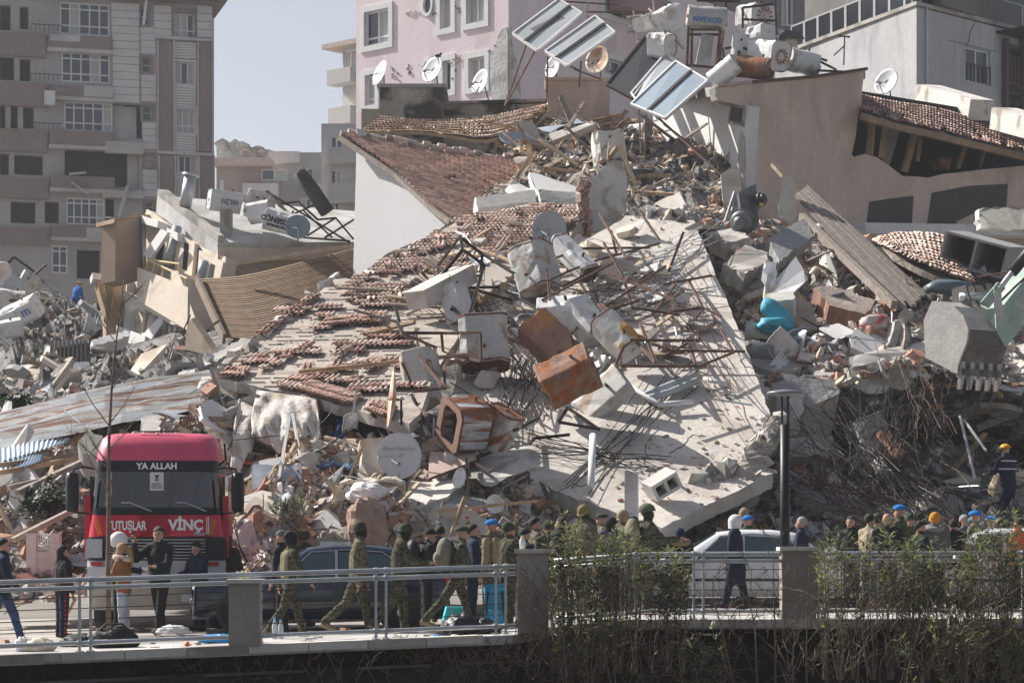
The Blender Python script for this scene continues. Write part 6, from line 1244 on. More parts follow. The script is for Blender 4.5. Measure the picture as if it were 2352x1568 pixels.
for i in range(7): a = (1748+i*6, 868-i*3); b = (1822+i*5.5, 772+i*7); tag(MB().tube(P(*a, 57.6), P(*b, 59.2+.1*i), .03, 7).build('pale_rod', pipe_w), ('lowest', 'second', 'third', 'middle', 'fifth', 'sixth', 'topmost')[i]+' thin pale rod of the fan lying beside the slab edge', 'rod', 'fan of pale rods')
fslab('floor_edge', 'broken concrete floor edge hanging over the hollow', 'slab', [(1950, 845, 57.6), (2060, 822, 58.2), (2096, 835, 58.4), (2092, 885, 58), (2010, 905, 57.4), (1955, 890, 57.4)], 1.2, concrete_pale, concrete)
fslab('floor_edge', 'jagged grey floor edge left over the hollow', 'slab', [(1772, 880, 56.4), (1860, 868, 57), (1930, 870, 57.2), (1925, 905, 56.6), (1880, 928, 56.2), (1790, 935, 55.8)], 1.3, concrete_grey, concrete)
fslab('broken_slab', 'flat cream slab lip right of the floor edge', 'slab', [(1950, 820, 58), (2000, 808, 58.6), (2140, 780, 59.6), (2135, 800, 59), (2060, 822, 58.4), (1960, 842, 57.6)], .25, concrete_pale, concrete)
fslab('fallen_board', 'grey square wall panel hanging in the hollow', 'panel', [(1960, 970, 56), (2020, 950, 56.4), (2060, 1010, 56), (1990, 1040, 55.2)], .2, concrete_grey); fslab('fallen_board', 'rusty brown board in the hollow', 'board', [(2015, 990, 55.8), (2040, 985, 56), (2080, 1040, 55.2), (2060, 1045, 55)], .12, M('rusty_board', (.26, .14, .09), .9, .3, 3))
fslab('balcony_remnant', 'broken balcony parapet in shade right of the lamp post', 'parapet', [(1800, 1005, 54.8), (1910, 1000, 55.2), (1905, 1050, 54.8), (1815, 1050, 54.4)], .3, concrete, concrete_grey); fslab('balcony_remnant', 'tilted window frame in shade right of the lamp post', 'frame', [(1820, 905, 56), (1850, 900, 56.2), (1830, 1000, 55.2), (1815, 1000, 55)], .2, concrete_pale)
fslab('fallen_board', 'small white hexagonal lid in the hollow', 'panel', [(2003, 1062, 54), (2020, 1043, 54.2), (2032, 1060, 54), (2028, 1080, 53.6), (2012, 1082, 53.5)], .08, plaster_white); fslab('fallen_slab', 'long dusty slab at the foot of the hollow', 'slab', [(1830, 1120, 52.6), (2000, 1150, 52.8), (2100, 1170, 52.4), (2080, 1190, 51.6), (1900, 1165, 51.8)], .35, concrete_grey, concrete)
for a, b, lab in (((2205, 955), (2240, 1100), 'long grey pole standing in the hollow beside the rescue workers'), ((2215, 965), (2265, 1035), 'short grey pole crossing behind the long pole')): tag(MB().tube(P(*a, 55), P(*b, 54), .035, 8).build('metal_pole', pipe_g), lab, 'pole')
fslab('retaining_piece', 'grey concrete wall piece at the right edge below the tan wall', 'wall', [(2248, 480, 72), (2262, 476, 72), (2420, 480, 72), (2420, 530, 71), (2250, 525, 71)], .6, M('olive_concrete', (.33, .32, .28), .9, .12, 1, .3), plaster_white)
# heap of roof tiles at right
def tile_heap():
    t = thing('tile_heap_roof', 'slumped sheet of red roof tiles below the tan wall', 'roof', P(2120, 600, 67)); rng = random.Random(8); ms = []
    r1 = [(2012, 556, 70), (2080, 542, 70.5), (2170, 552, 70.5), (2190, 600, 69)]; r2 = [(2050, 580, 66.5), (2110, 612, 65.5), (2180, 640, 65), (2230, 655, 65)]
    for i in range(24):
        for j in range(12):
            s_, t_ = (i+.5)/24, (j+.5)/12; p = patch([r1, r2], s_, t_); dn = patch([r1, r2], s_, 1)-patch([r1, r2], s_, 0); sd = patch([r1, r2], min(1, s_+.04), t_)-patch([r1, r2], max(0, s_-.04), t_); nn = sd.cross(dn).normalized(); nn = nn if nn.z > 0 else -nn
            if rng.random() < .1: continue
            ms.append((rng.choice((0, 1, 1)), frame_on(nn, sd+dn*.25, p+nn*(.05+.04*rng.random()), .06, rng)))
    put_tiles(t, ms); m = MB(); m.grid([[patch([r1, r2], s_/8, t_)-V(0, 0, .08) for s_ in range(9)] for t_ in (0, .5, 1)], thick=(0, 0, -.15)); m.build('roof_deck', wood_grey, t)
tile_heap()
# left heap: metal door, sheets, boards
for nm, lab, cat, pts, th, mt in (
    ('metal_shutter', 'dark ribbed metal shutter standing on the left heap', 'shutter', [(115, 785, 72), (205, 778, 72), (208, 865, 70.5), (108, 880, 70.5)], .1, M('shutter_dark', (.085, .088, .09), .5, .2, 2, metal=.3)),
    ('metal_shutter', 'lower grey ribbed shutter with a bright edge', 'shutter', [(118, 835, 70), (204, 830, 70), (215, 885, 68.5), (118, 905, 68.5)], .1, M('shutter_grey', (.16, .17, .18), .45, .2, 2, metal=.3)),
    ('cream_board', 'cream cupboard door lying on the left heap', 'board', [(62, 845, 72), (118, 850, 72), (105, 890, 70.5), (56, 880, 70.8)], .08, plaster_cream),
    ('cream_board', 'smaller pale board beside the cupboard door', 'board', [(40, 845, 74), (60, 828, 74.6), (82, 835, 74), (58, 850, 73.4)], .08, concrete_pale),
    ('cream_board', 'broad grey white board at the left frame edge', 'board', [(0, 855, 72), (22, 870, 72), (50, 900, 70), (20, 915, 69.6), (-30, 890, 70)], .1, concrete),
    ('white_beam', 'thick white beam lying below the yellow house', 'beam', [(210, 782, 79), (290, 758, 81), (298, 770, 80.6), (212, 796, 78.6)], .4, plaster_white),
    ('timber_box', 'dark timber box frame above the corrugated roof', 'timber', [(300, 820, 73), (345, 805, 74), (392, 835, 73.6), (375, 865, 72.4), (350, 845, 73), (305, 840, 72.6)], .6, wood),
    ('concrete_gutter', 'long pale concrete gutter below the plank roof', 'slab', [(410, 855, 64), (560, 775, 70), (580, 782, 70), (430, 866, 63.4)], .5, concrete_pale),
    ('white_chair', 'two white boards standing at the left frame edge', 'board', [(0, 955, 60), (12, 918, 60.4), (28, 922, 60.4), (22, 965, 59.6)], .1, plaster_white)):
    fslab(nm, lab, cat, pts, th, mt)
for k in range(9): MBk = MB(); a, b = P(120+k*9.5, 783, 71.85), P(117+k*10, 872, 70.4); MBk.bar(a, b, .07, .07); tag(MBk.build('shutter_rib', steel_dark), ('first', 'second', 'third', 'fourth', 'fifth', 'sixth', 'seventh', 'eighth', 'ninth')[k]+' rib from the left on the dark metal shutter', 'rib', 'ribs of the metal shutter')
sheetm = [M('blue_sheet_%d' % i, c, .45, .15, 1.2, .1, metal=.3) for i, c in enumerate(((.36, .44, .52), (.48, .52, .56), (.30, .38, .48)))]
def wavy(label, rows, mat, waves=16, amp=.05):
    m = MB(); nu = waves*2; m.grid([[patch(rows, i/nu, j/6)+V(0, 0, amp*(i % 2)) for i in range(nu+1)] for j in range(7)], thick=(0, 0, -.01)); return tag(m.build('corrugated_sheet', mat), label, 'metal sheet')
wavy('curled bright corrugated sheet above the rusty roof', [[(95, 925, 66), (120, 905, 66), (150, 880, 67), (205, 862, 68)], [(100, 935, 64), (130, 930, 64), (160, 905, 65), (215, 880, 67)]], sheetm[1]); wavy('standing bright corrugated sheet left of the timber box', [[(212, 878, 68), (262, 836, 69)], [(210, 905, 67), (255, 905, 68)]], sheetm[1], 10)
wavy('folded corrugated sheet left of the ribbed shutter', [[(85, 900, 67), (118, 875, 67.5)], [(70, 935, 65.5), (115, 905, 66)]], sheetm[1], 8)
wavy('blue grey corrugated sheet low at the left behind the mirror', [[(-40, 1045, 52), (60, 1020, 52.5), (160, 1008, 53)], [(-40, 1075, 50.5), (60, 1045, 51), (150, 1018, 51.5)]], sheetm[0], 20); wavy('second blue grey sheet under the first at the left', [[(-40, 1075, 50.6), (50, 1050, 51), (100, 1045, 51)], [(-40, 1100, 49.6), (40, 1078, 50), (95, 1060, 50)]], sheetm[2], 16)
for a, b, lab in (((0, 1068, 50), (190, 1042, 52), 'long brown batten left of the truck roof'), ((0, 1085, 49.6), (180, 1052, 51.6), 'second brown batten below the first, left of the truck'), ((130, 1010, 52.4), (170, 1018, 52.4), 'short brown batten end above the left battens'), ((30, 1240, 46.4), (180, 1165, 47.4), 'grey curved beam leaning down left of the truck'), ((40, 1130, 48.6), (190, 1060, 50), 'grey splintered board behind the left mirror'), ((20, 1120, 48.8), (170, 1085, 49.6), 'broad grey board under the splintered board')):
    tag(MB().bar(P(*a), P(*b), .16 if 'grey' in lab else .09, .1).build('timber_batten', wood_grey if 'grey' in lab else wood), lab, 'timber')
fslab('grey_box', 'grey open metal box on the rubble above the truck roof at left', 'box', [(180, 1012, 50), (205, 985, 50.4), (236, 1000, 50.2), (222, 1050, 49.6), (190, 1040, 49.6)], .6, M('box_olive', (.27, .26, .22), .8, .15, 2), galv)
fslab('grey_block', 'pale grey block on the corrugated roof behind the truck', 'block', [(325, 958, 54), (400, 950, 54.4), (398, 985, 53.6), (330, 990, 53.4)], .4, concrete_pale); fslab('grey_block', 'hollow cream awning box under the left eave corner', 'block', [(472, 890, 54.6), (515, 882, 54.8), (512, 910, 54), (485, 925, 53.8)], .4, plaster_cream)
for i in range(4): o = inst('hollow_brick', BR[0]); o.location = P(426, 962+i*9, 53.4); o.scale = (.24, .2, .1); tag(o, ('topmost', 'second', 'third', 'lowest')[i]+' red brick in the small stub above the truck roof', 'brick', 'bricks above the truck roof')
# low white wall with grilles behind the truck and behind the hooded person
def grille_wall(label, x0, y0, x1, y1, d):
    t = thing('low_wall', label, 'wall', P(x0, y1, d)); a, b = P(x0, y0, d), P(x1, y1, d); w = (b.x-a.x)
    for q in ((0, .3), (.72, 1)): MB().box(a.x+w*q[0], a.x+w*q[1], d, d+.25, b.z-.3, a.z).build('pier', concrete_pale, t)
    MB().box(a.x+w*.3, a.x+w*.72, d+.02, d+.22, b.z-.3, lerp(b.z, a.z, .3)).build('plinth', concrete_pale, t)
    m = MB()
    for k in range(6): X = a.x+w*lerp(.32, .70, k/5); m.tube(V(X, d+.1, lerp(b.z, a.z, .3)), V(X, d+.1, a.z), .012, 5)
    for k in range(4): z = lerp(b.z, a.z, .4+k*.18); m.tube(V(a.x+w*.3, d+.1, z), V(a.x+w*.72, d+.1, z), .012, 5)
    m.build('grille', white_paint, t)
grille_wall('low white wall with a wire grille left of the truck', 60, 1224, 136, 1285, 46.3); grille_wall('low white wall with a wire grille behind the hooded person', 566, 1232, 650, 1300, 46.3)
fslab('white_cloth', 'white cloth and sheets spread on the ground behind the blue rucksack', 'cloth', [(1060, 1330, 44), (1250, 1320, 44), (1260, 1440, 42.5), (1050, 1440, 42.5)], .03, M('white_tarp', (.62, .60, .60), .8, .15, 2, .3)) if False else None
# ------------------------------------------------------------------ red crane truck
def red_truck():
    X0, Y0 = -6.30, 42.4; Z0 = roadz(X0)-.08
    t = thing('crane_truck', 'red and black crane truck facing the camera behind the railing', 'truck', V(X0, Y0, Z0), (0, 0, 0))
    red = M('truck_red', (.58, .012, .05), .35, .08, 1.5, spec=.5); red_roof = M('truck_roof_red', (.62, .085, .16), .42, .10, 1.0, spec=.4); blk = M('truck_black', (.014, .016, .02), .4, .2, 3)  # cab roof is a paler, pinker red than the front panel
    grey = M('truck_grey', (.42, .43, .45), .5, .1, 2); sand = M('truck_bumper', (.40, .36, .31), .6, .12, 2); scr = bpy.data.materials.new('windscreen_glass'); scr.use_nodes = True; n_ = scr.node_tree; tb = n_.nodes.new('ShaderNodeBsdfTransparent'); tb.inputs[0].default_value = (.34, .40, .42, 1); gb = n_.nodes.new('ShaderNodeBsdfGlossy'); gb.inputs['Roughness'].default_value = .03; mx = n_.nodes.new('ShaderNodeMixShader'); mx.inputs[0].default_value = .13; n_.links.new(tb.outputs[0], mx.inputs[1]); n_.links.new(gb.outputs[0], mx.inputs[2]); n_.links.new(mx.outputs[0], n_.nodes['Material Output'].inputs['Surface']); dglass = glass_dark('cab_glass', '#0a121a', .05)
    st = [(.38, 1.20, .02, .22), (.80, 1.22, .0, .22), (1.25, 1.22, .0, .24), (1.67, 1.20, .0, .26), (2.06, 1.15, .03, .26), (2.19, 1.14, .05, .24), (2.82, 1.09, .12, .24), (3.02, 1.08, .15, .26), (3.25, 1.05, .22, .30), (3.42, 1.00, .34, .34), (3.50, .93, .52, .36), (3.53, .80, .75, .36)]
    def ring(h, w, y, r_, depth=2.3, o=0.0):
        pts = [V(-w-o, depth, h), V(-w-o, y+r_+.8, h)]; n = 7
        for i in range(n+1): a = math.pi/2*i/n; pts.append(V(-w-o+r_-r_*math.cos(a), y+r_-r_*math.sin(a)-o, h))
        for k in (1, 2, 3): pts.append(V(lerp(-w+r_, w-r_, k/4), y-o-.03, h))
        for i in range(n+1): a = math.pi/2*(1-i/n); pts.append(V(w+o-r_+r_*math.cos(a), y+r_-r_*math.sin(a)-o, h))
        return pts+[V(w+o, y+r_+.8, h), V(w+o, depth, h)]
    def band(name, i0, i1, mat, o=0.0, cut=None):
        rows = [ring(*st[i], o=o) for i in range(i0, i1+1)]
        if cut: rows = [r_[cut:-cut] for r_ in rows]
        m = MB(); m.grid(rows); return m.build(name, mat, t, True, local=True)
    band('bumper', 0, 1, sand); band('bumper_step', 1, 2, grey); g = band('grille', 2, 3, blk); band('front_panel', 3, 4, red); band('cowl', 4, 5, blk); ws = band('windscreen', 5, 6, scr, .0, 3)
    [MB().grid([sel([*ring(*st[i], o=-.012)]) for i in (5, 6)]).build('pillar', red if k_ else blk, t, True, local=True) for k_, sel in enumerate((lambda r_: r_[:5], lambda r_: r_[-5:]))]; band('visor_band', 6, 7, blk); roof = band('cab_roof', 7, 11, red_roof)
    m = MB(); m.add([*ring(*st[-1])], [tuple(range(len(ring(*st[-1]))))]); m.box(-1.0, 1.0, 2.28, 2.3, .4, 3.5); m.build('roof_panel', red_roof, t, local=True)
    for k in range(7): m = MB(); z = 1.62-k*.055; m.box(-.82, .88, -.055, -.02, z-.007, z+.007); m.build('slat', galv, g, local=True)
    for s in (-1, 1):
        m = MB(); m.obox(V(s*1.22-.05, .28, 1.3), V(.1, 0, 0), V(0, 1.3, 0), V(0, 0, 1.1)); d = m.build('door', red, t, local=True)
        m = MB(); m.obox(V(s*1.17-.03, .42, 2.1), V(.06, 0, 0), V(0, .9, 0), V(0, 0, .65)); m.build('door_window', dglass, d, local=True)
        m = MB(); m.obox(V(s*1.245-.02, .5, 1.95), V(.05, 0, 0), V(0, .2, 0), V(0, 0, .05)); m.build('handle', blk, d, local=True)
        m = MB(); m.prism([V(s*.93, -.03, 1.63), V(s*1.22, .05, 1.63), V(s*1.24, .05, 1.30), V(s*.93, -.03, 1.30)], V(0, .25, 0)); m.build('corner_panel', grey if s < 0 else blk, t, local=True)
        m = MB(); m.box(s*1.02-.17, s*1.02+.17, -.06, .05, .92, 1.14); hl = m.build('headlight', M('lamp_glass', (.62, .63, .66), .15, .05, 3), t, local=True)
        m = MB(); m.box(s*1.02-.1, s*1.02+.1, -.075, -.06, 1.16, 1.23); m.build('indicator', M('lamp_red', (.48, .04, .04), .3, .1, 3), t, local=True)
        m = MB(); m.path([V(s*1.1, .15, 2.88), V(s*1.28, -.02, 2.90), V(s*1.42, -.05, 2.86), V(s*1.44, -.05, 2.75)], .02, 6); m.path([V(s*1.18, .15, 2.08), V(s*1.42, -.04, 2.10)], .016, 6); mr = m.build('mirror_arm', blk, t, local=True)
        m = MB(); m.lathe([(.02, -.36), (.105, -.34), (.115, -.2), (.115, .2), (.10, .33), (.02, .35)], V(s*1.45, -.04, 2.46), (0, 0, 1), 10); m.build('mirror_housing', blk, mr, True, local=True)
        for y in (1.25,): m = MB(); m.lathe([(.3, -.16), (.5, -.15), (.52, 0), (.5, .15), (.3, .16)], V(s*1.02, y, .52), (1, 0, 0), 22); w = m.build('wheel', black_rubber, t, True, local=True); m = MB(); m.lathe([(.30, -.165), (.2, -.1), (.2, .1), (.30, .165)], V(s*1.02, y, .52), (1, 0, 0), 16); m.build('rim', grey, w, True, local=True)
        m = MB()
        for k in range(3): x = s*(1.05+.03*k); m.bar(V(x-s*.04, -.02+.02*k, 2.0-.02*k), V(x+s*.0-s*.12, -.036, 1.70), .012, .012)
        m.build('orange_stripe', M('stripe_orange', (.75, .28, .03), .5, .1, 2), t, local=True)
    for x in (-.55, .55): m = MB(); m.ball(V(x, 1.55, 2.05), (.28, .12, .42), 0, 12, 8); m.ball(V(x, 1.5, 2.62), (.14, .08, .12), 0, 10, 6); m.build('seat', M('seat_cloth', (.16, .15, .15), .9, .2, 4), t, True, local=True)
    m = MB(); m.box(-1.05, 1.05, .3, .62, 1.9, 2.12); m.build('dashboard', M('dash_grey', (.07, .07, .075), .7, .2, 4), t, local=True); m = MB(); m.path([V(-.55+.22*math.cos(a), .78, 2.2+.22*math.sin(a)) for a in np.linspace(0, 6.28, 17)], .016, 6); m.build('steering_wheel', blk, t, True, local=True)
    for z in (1.67, 2.06): m = MB(); m.box(-1.0, 1.0, -.036, -.028, z-.006, z+.006); m.build('panel_gap', blk, t, local=True)
    for x in (-.35, .62): m = MB(); m.path([V(x-.25, .02, 2.27), V(x-.1, .0, 2.275), V(x+.28, -.02, 2.12)], .012, 5); m.build('wiper', galv, t, local=True)
    m = MB(); m.box(-.10, .14, .045, .055, 2.49, 2.81); pc = m.build('windscreen_poster', M('poster_white', (.62, .61, .60), .7, .06, 3), t, local=True)
    ink = M('ink_black', (.03, .03, .035), .7, .2, 4); m = MB(); m.box(-.02, .06, .038, .043, 2.66, 2.67); m.box(.008, .032, .038, .043, 2.67, 2.71); m.prism([V(-.025, .043, 2.76), V(.065, .043, 2.76), V(.03, .043, 2.71), V(.01, .043, 2.71)], V(0, -.005, 0))
    for k, w in enumerate((.08, .10, .105)): m.box(.02-w, .02+w, .038, .043, 2.60-k*.035, 2.612-k*.035)
    m.build('poster_print', ink, pc, local=True)
    wh = M('letter_white', (.75, .75, .76), .6, .05, 3); lg = M('letter_grey', (.40, .38, .40), .6, .1, 3)
    ORG[t.name] = V(0, 0, 0)
    text('YA ALLAH', wh, t, (.02, .06, 2.915), (1, 0, 0), (0, .1, 1), .155, .003, bold=.006); text('VİNÇ', wh, t, (.54, -.055, 1.87), (1, 0, 0), (0, .05, 1), .25, .003, bold=.012, sx=.95)
    text('TUTUŞLAR', wh, t, (-.50, -.055, 1.86), (1, 0, 0), (0, .05, 1), .22, .003, bold=.008, sx=.62); text('Axor', lg, t, (.78, -.055, 1.725), (1, 0, 0), (.25, .05, 1), .10, .003, bold=.004)
    m = MB(); m.build('stripe_anchor', wh, t, local=True) if False else [MB().box(x_, x_+.015, -.06, -.05, 1.72, 2.02).build('white_stripe', wh, t, local=True) for x_ in (.90, .93, -.80)]
    m = MB(); m.box(-.27, .25, -.05, -.035, 1.69, 2.05); m.build('badge_panel', M('panel_deep_red', (.32, .01, .02), .4, .1, 2), t, local=True)
    m = MB(); m.box(-.28, .28, -.06, -.03, 1.0, 1.14); pl_ = m.build('number_plate', wh, t, local=True); m = MB(); m.box(-.29, -.24, -.065, -.06, 1.0, 1.14); m.build('plate_band', M('plate_blue', (.03, .08, .35), .5, .1, 3), pl_, local=True)
    for x in (-.62, .62): m = MB(); m.box(x-.16, x+.16, -.045, -.01, .52, .66); m.build('fog_lamp', M('lamp_glass', (.62, .63, .66), .15, .05, 3), t, local=True)
    m = MB(); m.path([V(-.35, .5, 3.55), V(.4, .5, 3.56)], .012, 5); m.path([V(.0, .5, 3.5), V(.0, .5, 3.57)], .012, 5); m.build('roof_bar', steel_dark, t, local=True)
    m = MB(); m.path([V(1.08, .6, 2.95), V(1.2, .6, 3.05), V(1.18, .6, 3.35)], .02, 5); m.build('exhaust_snorkel', blk, t, local=True)
    m = MB(); m.box(-1.2, 1.2, 2.4, 3.9, .6, 1.0); m.box(-.4, .4, 2.5, 3.8, 1.0, 1.9); m.build('chassis', red, t, local=True)
    for s in (-1, 1): m = MB(); m.lathe([(.3, -.16), (.5, -.15), (.52, 0), (.5, .15), (.3, .16)], V(s*1.02, 3.3, .52), (1, 0, 0), 20); m.build('wheel', black_rubber, t, True, local=True)
    t.rotation_euler.z = math.radians(3.5)
red_truck()

# ------------------------------------------------------------------ cars
def car(label, c, yaw, L, Wd, H, paint, sedan=True, plate=True):
    t = thing('parked_car', label, 'car', c, (0, 0, yaw)); ORG[t.name] = V(0, 0, 0); gl = glass_dark('car_glass', '#46565e', .08)
    w = Wd/2; belt = .60*H; hood = .60*H
    st = [(0, .46, .80), (.05, .55*H, .90), (.25, hood-.03, .97), (.9, hood+.02, 1.0), (1.22, hood+.07, 1.0), (1.95, H-.05, 1.0), (2.4, H, 1.0), (3.0, H-.005, 1.0), (3.45, H-.06, 1.0)]
    st += [(L-.42 if sedan else L-.25, (hood+.12) if sedan else .80*H, .99), (L-.10, hood+.06, .95), (L, .5, .84)]
    def ring(x, zt, k):
        zb = min(belt, zt-.04); wt = w*k*(.97-.24*max(0, (zt-belt))/(H-belt)); W_ = w*k
        return [V(x, -W_*.86, .20), V(x, -W_*.97, .30), V(x, -W_, .48), V(x, -W_*.985, zb), V(x, -wt, zt-.05 if zt > belt+.1 else zt-.02), V(x, -wt*.86, zt), V(x, 0, zt+.02), V(x, wt*.86, zt), V(x, wt, zt-.05 if zt > belt+.1 else zt-.02), V(x, W_*.985, zb), V(x, W_, .48), V(x, W_*.97, .30), V(x, W_*.86, .20)]
    fine = []
    for a, b in zip(st, st[1:]):
        for k in range(3): fine.append(tuple(lerp(p, q, k/3) for p, q in zip(a, b)))
    fine.append(st[-1]); rows = [ring(*s) for s in fine]; m = MB(); m.grid(rows); m.add(rows[0], [tuple(range(13))]); m.add(rows[-1], [tuple(range(13))[::-1]])
    m.build('body', paint, t, True, local=True)
    def side(sgn, pts, o=.012):                                     # pts: (x, 0 at belt .. 1 near roof)
        out = []
        for x, f in pts:
            zt = np.interp(x, [s[0] for s in st], [s[1] for s in st]); r_ = ring(x, zt, 1.0); a, b = r_[3], r_[4]; p = a.lerp(b, f); out.append(V(p.x, (abs(p.y)+o)*sgn, p.z))
        return out
    for sgn in (-1, 1):
        for pts in ([(1.42, .06), (2.38, .04), (2.38, .90), (2.0, .92), (1.75, .62)], [(2.46, .04), (3.3, .05), (3.42, .60), (3.2, .88), (2.46, .90)]):
            m = MB(); m.prism(side(sgn, pts), V(0, -sgn*.02, 0)); m.build('side_window', gl, t, local=True)
        m = MB(); tr_ = side(sgn, [(1.36, .0), (1.72, .64), (2.0, .97), (2.6, .97), (3.2, .94), (3.46, .6), (3.4, .0)], .016); m.path(tr_+tr_[:1], .011, 5); m.build('window_trim', galv, t, local=True); m = MB(); m.bar(V(.5, sgn*(w+.006), .52), V(L-.5, sgn*(w+.006), .52), .02, .05); m.build('rub_strip', black_plastic, t, local=True)
        m = MB(); tr_ = side(sgn, [(2.42, .02), (2.42, .94)], .018); m.bar(tr_[0], tr_[1], .05, .012); m.build('door_pillar', galv, t, local=True)
        for x in (1.38, 2.42, 3.36): m = MB(); m.bar(V(x, sgn*(w+.004), .28), V(x, sgn*(w*.99+.004), belt-.03), .012, .008); m.build('door_seam', black_plastic, t, local=True)
        for x in (2.2, 3.15): m = MB(); m.box(x, x+.16, sgn*w-.02, sgn*w+.025, belt-.12, belt-.085); m.build('door_handle', paint, t, local=True)
        m = MB(); m.ball(V(1.5, sgn*(w+.10), belt+.06), (.07, .11, .075)); m.build('wing_mirror', paint, t, True, local=True)
        m = MB(); m.ball(V(.20, sgn*w*.74, hood-.14), (.2, .16, .085)); m.build('headlight', M('car_lamp', (.55, .57, .60), .1, .05, 3), t, True, local=True)
        m = MB(); m.ball(V(L-.1, sgn*w*.78, belt-.02), (.1, .12, .12)); m.build('tail_light', M('lamp_red', (.48, .04, .04), .3, .1, 3), t, True, local=True)
        for x in (.78, L-.82):
            m = MB(); m.lathe([(.19, -.10), (.30, -.10), (.315, -.05), (.315, .05), (.30, .10), (.19, .10)], V(x, sgn*(w-.09), .315), (0, 1, 0), 22); wl = m.build('wheel', black_rubber, t, True, local=True)
            m = MB(); m.lathe([(.03, .11), (.19, .085), (.20, .0)], V(x, sgn*(w-.09), .315), (0, sgn, 0), 14); m.build('rim', galv, wl, True, local=True)
            m = MB(); m.lathe([(.37, 0), (.37, .012)], V(x, sgn*(w-.006), .33), (0, sgn, 0), 22); m.build('wheel_arch', black_plastic, t, local=True)
    def ramp(x0, x1, nm):
        rr = []
        for x in np.linspace(x0, x1, 5): zt = np.interp(x, [s[0] for s in st], [s[1] for s in st]); r_ = ring(x, zt, 1.0); rr.append([V(p.x, p.y*.95, p.z+.014) for p in (r_[5], r_[6], r_[7])])
        m = MB(); m.grid(rr); m.build(nm, gl, t, True, local=True)
    ramp(1.27, 1.93, 'windscreen'); ramp(3.5, L-.45 if sedan else L-.28, 'rear_window')
    m = MB(); m.box(-.03, .0, -w*.62, w*.62, .28, .40); m.build('front_grille', black_plastic, t, local=True)
    if plate: m = MB(); m.box(-.045, -.02, -.26, .26, .42, .53); m.build('number_plate', white_paint, t, local=True)
    return t
navy = M('car_navy', (.008, .016, .038), .14, .06, 2, spec=.8); wcar = M('car_white', (.66, .67, .69), .3, .03, 2, spec=.5)
car('dark blue car parked facing left behind the marching soldiers', V(-5.45, 41.0, roadz(-3.5)-.08), math.radians(6), 4.35, 1.74, 1.44, navy, False)
car('white car parked behind the left oleander and the white hooded person', V(1.95, 46.0, roadz(4)-.08), math.radians(-2), 4.4, 1.76, 1.45, wcar)
car('white car mostly hidden behind the right oleander bushes', V(6.5, 44.2, roadz(8)-.08), math.radians(0), 4.3, 1.76, 1.45, M('car_white_b', (.62, .64, .67), .3, .03, 2, spec=.5), False)
t = thing('car_roof_box', 'white box with grey lid on the low wall behind the dark car', 'box', P(760, 1255, 43.5)); a = P(735, 1243, 43.5); b = P(800, 1262, 43.5); MB().box(a.x, b.x, 43.5, 43.9, b.z, a.z).build('box', white_paint, t); MB().box(a.x+.25, b.x, 43.48, 43.92, a.z, a.z+.04).build('lid', concrete_grey, t)

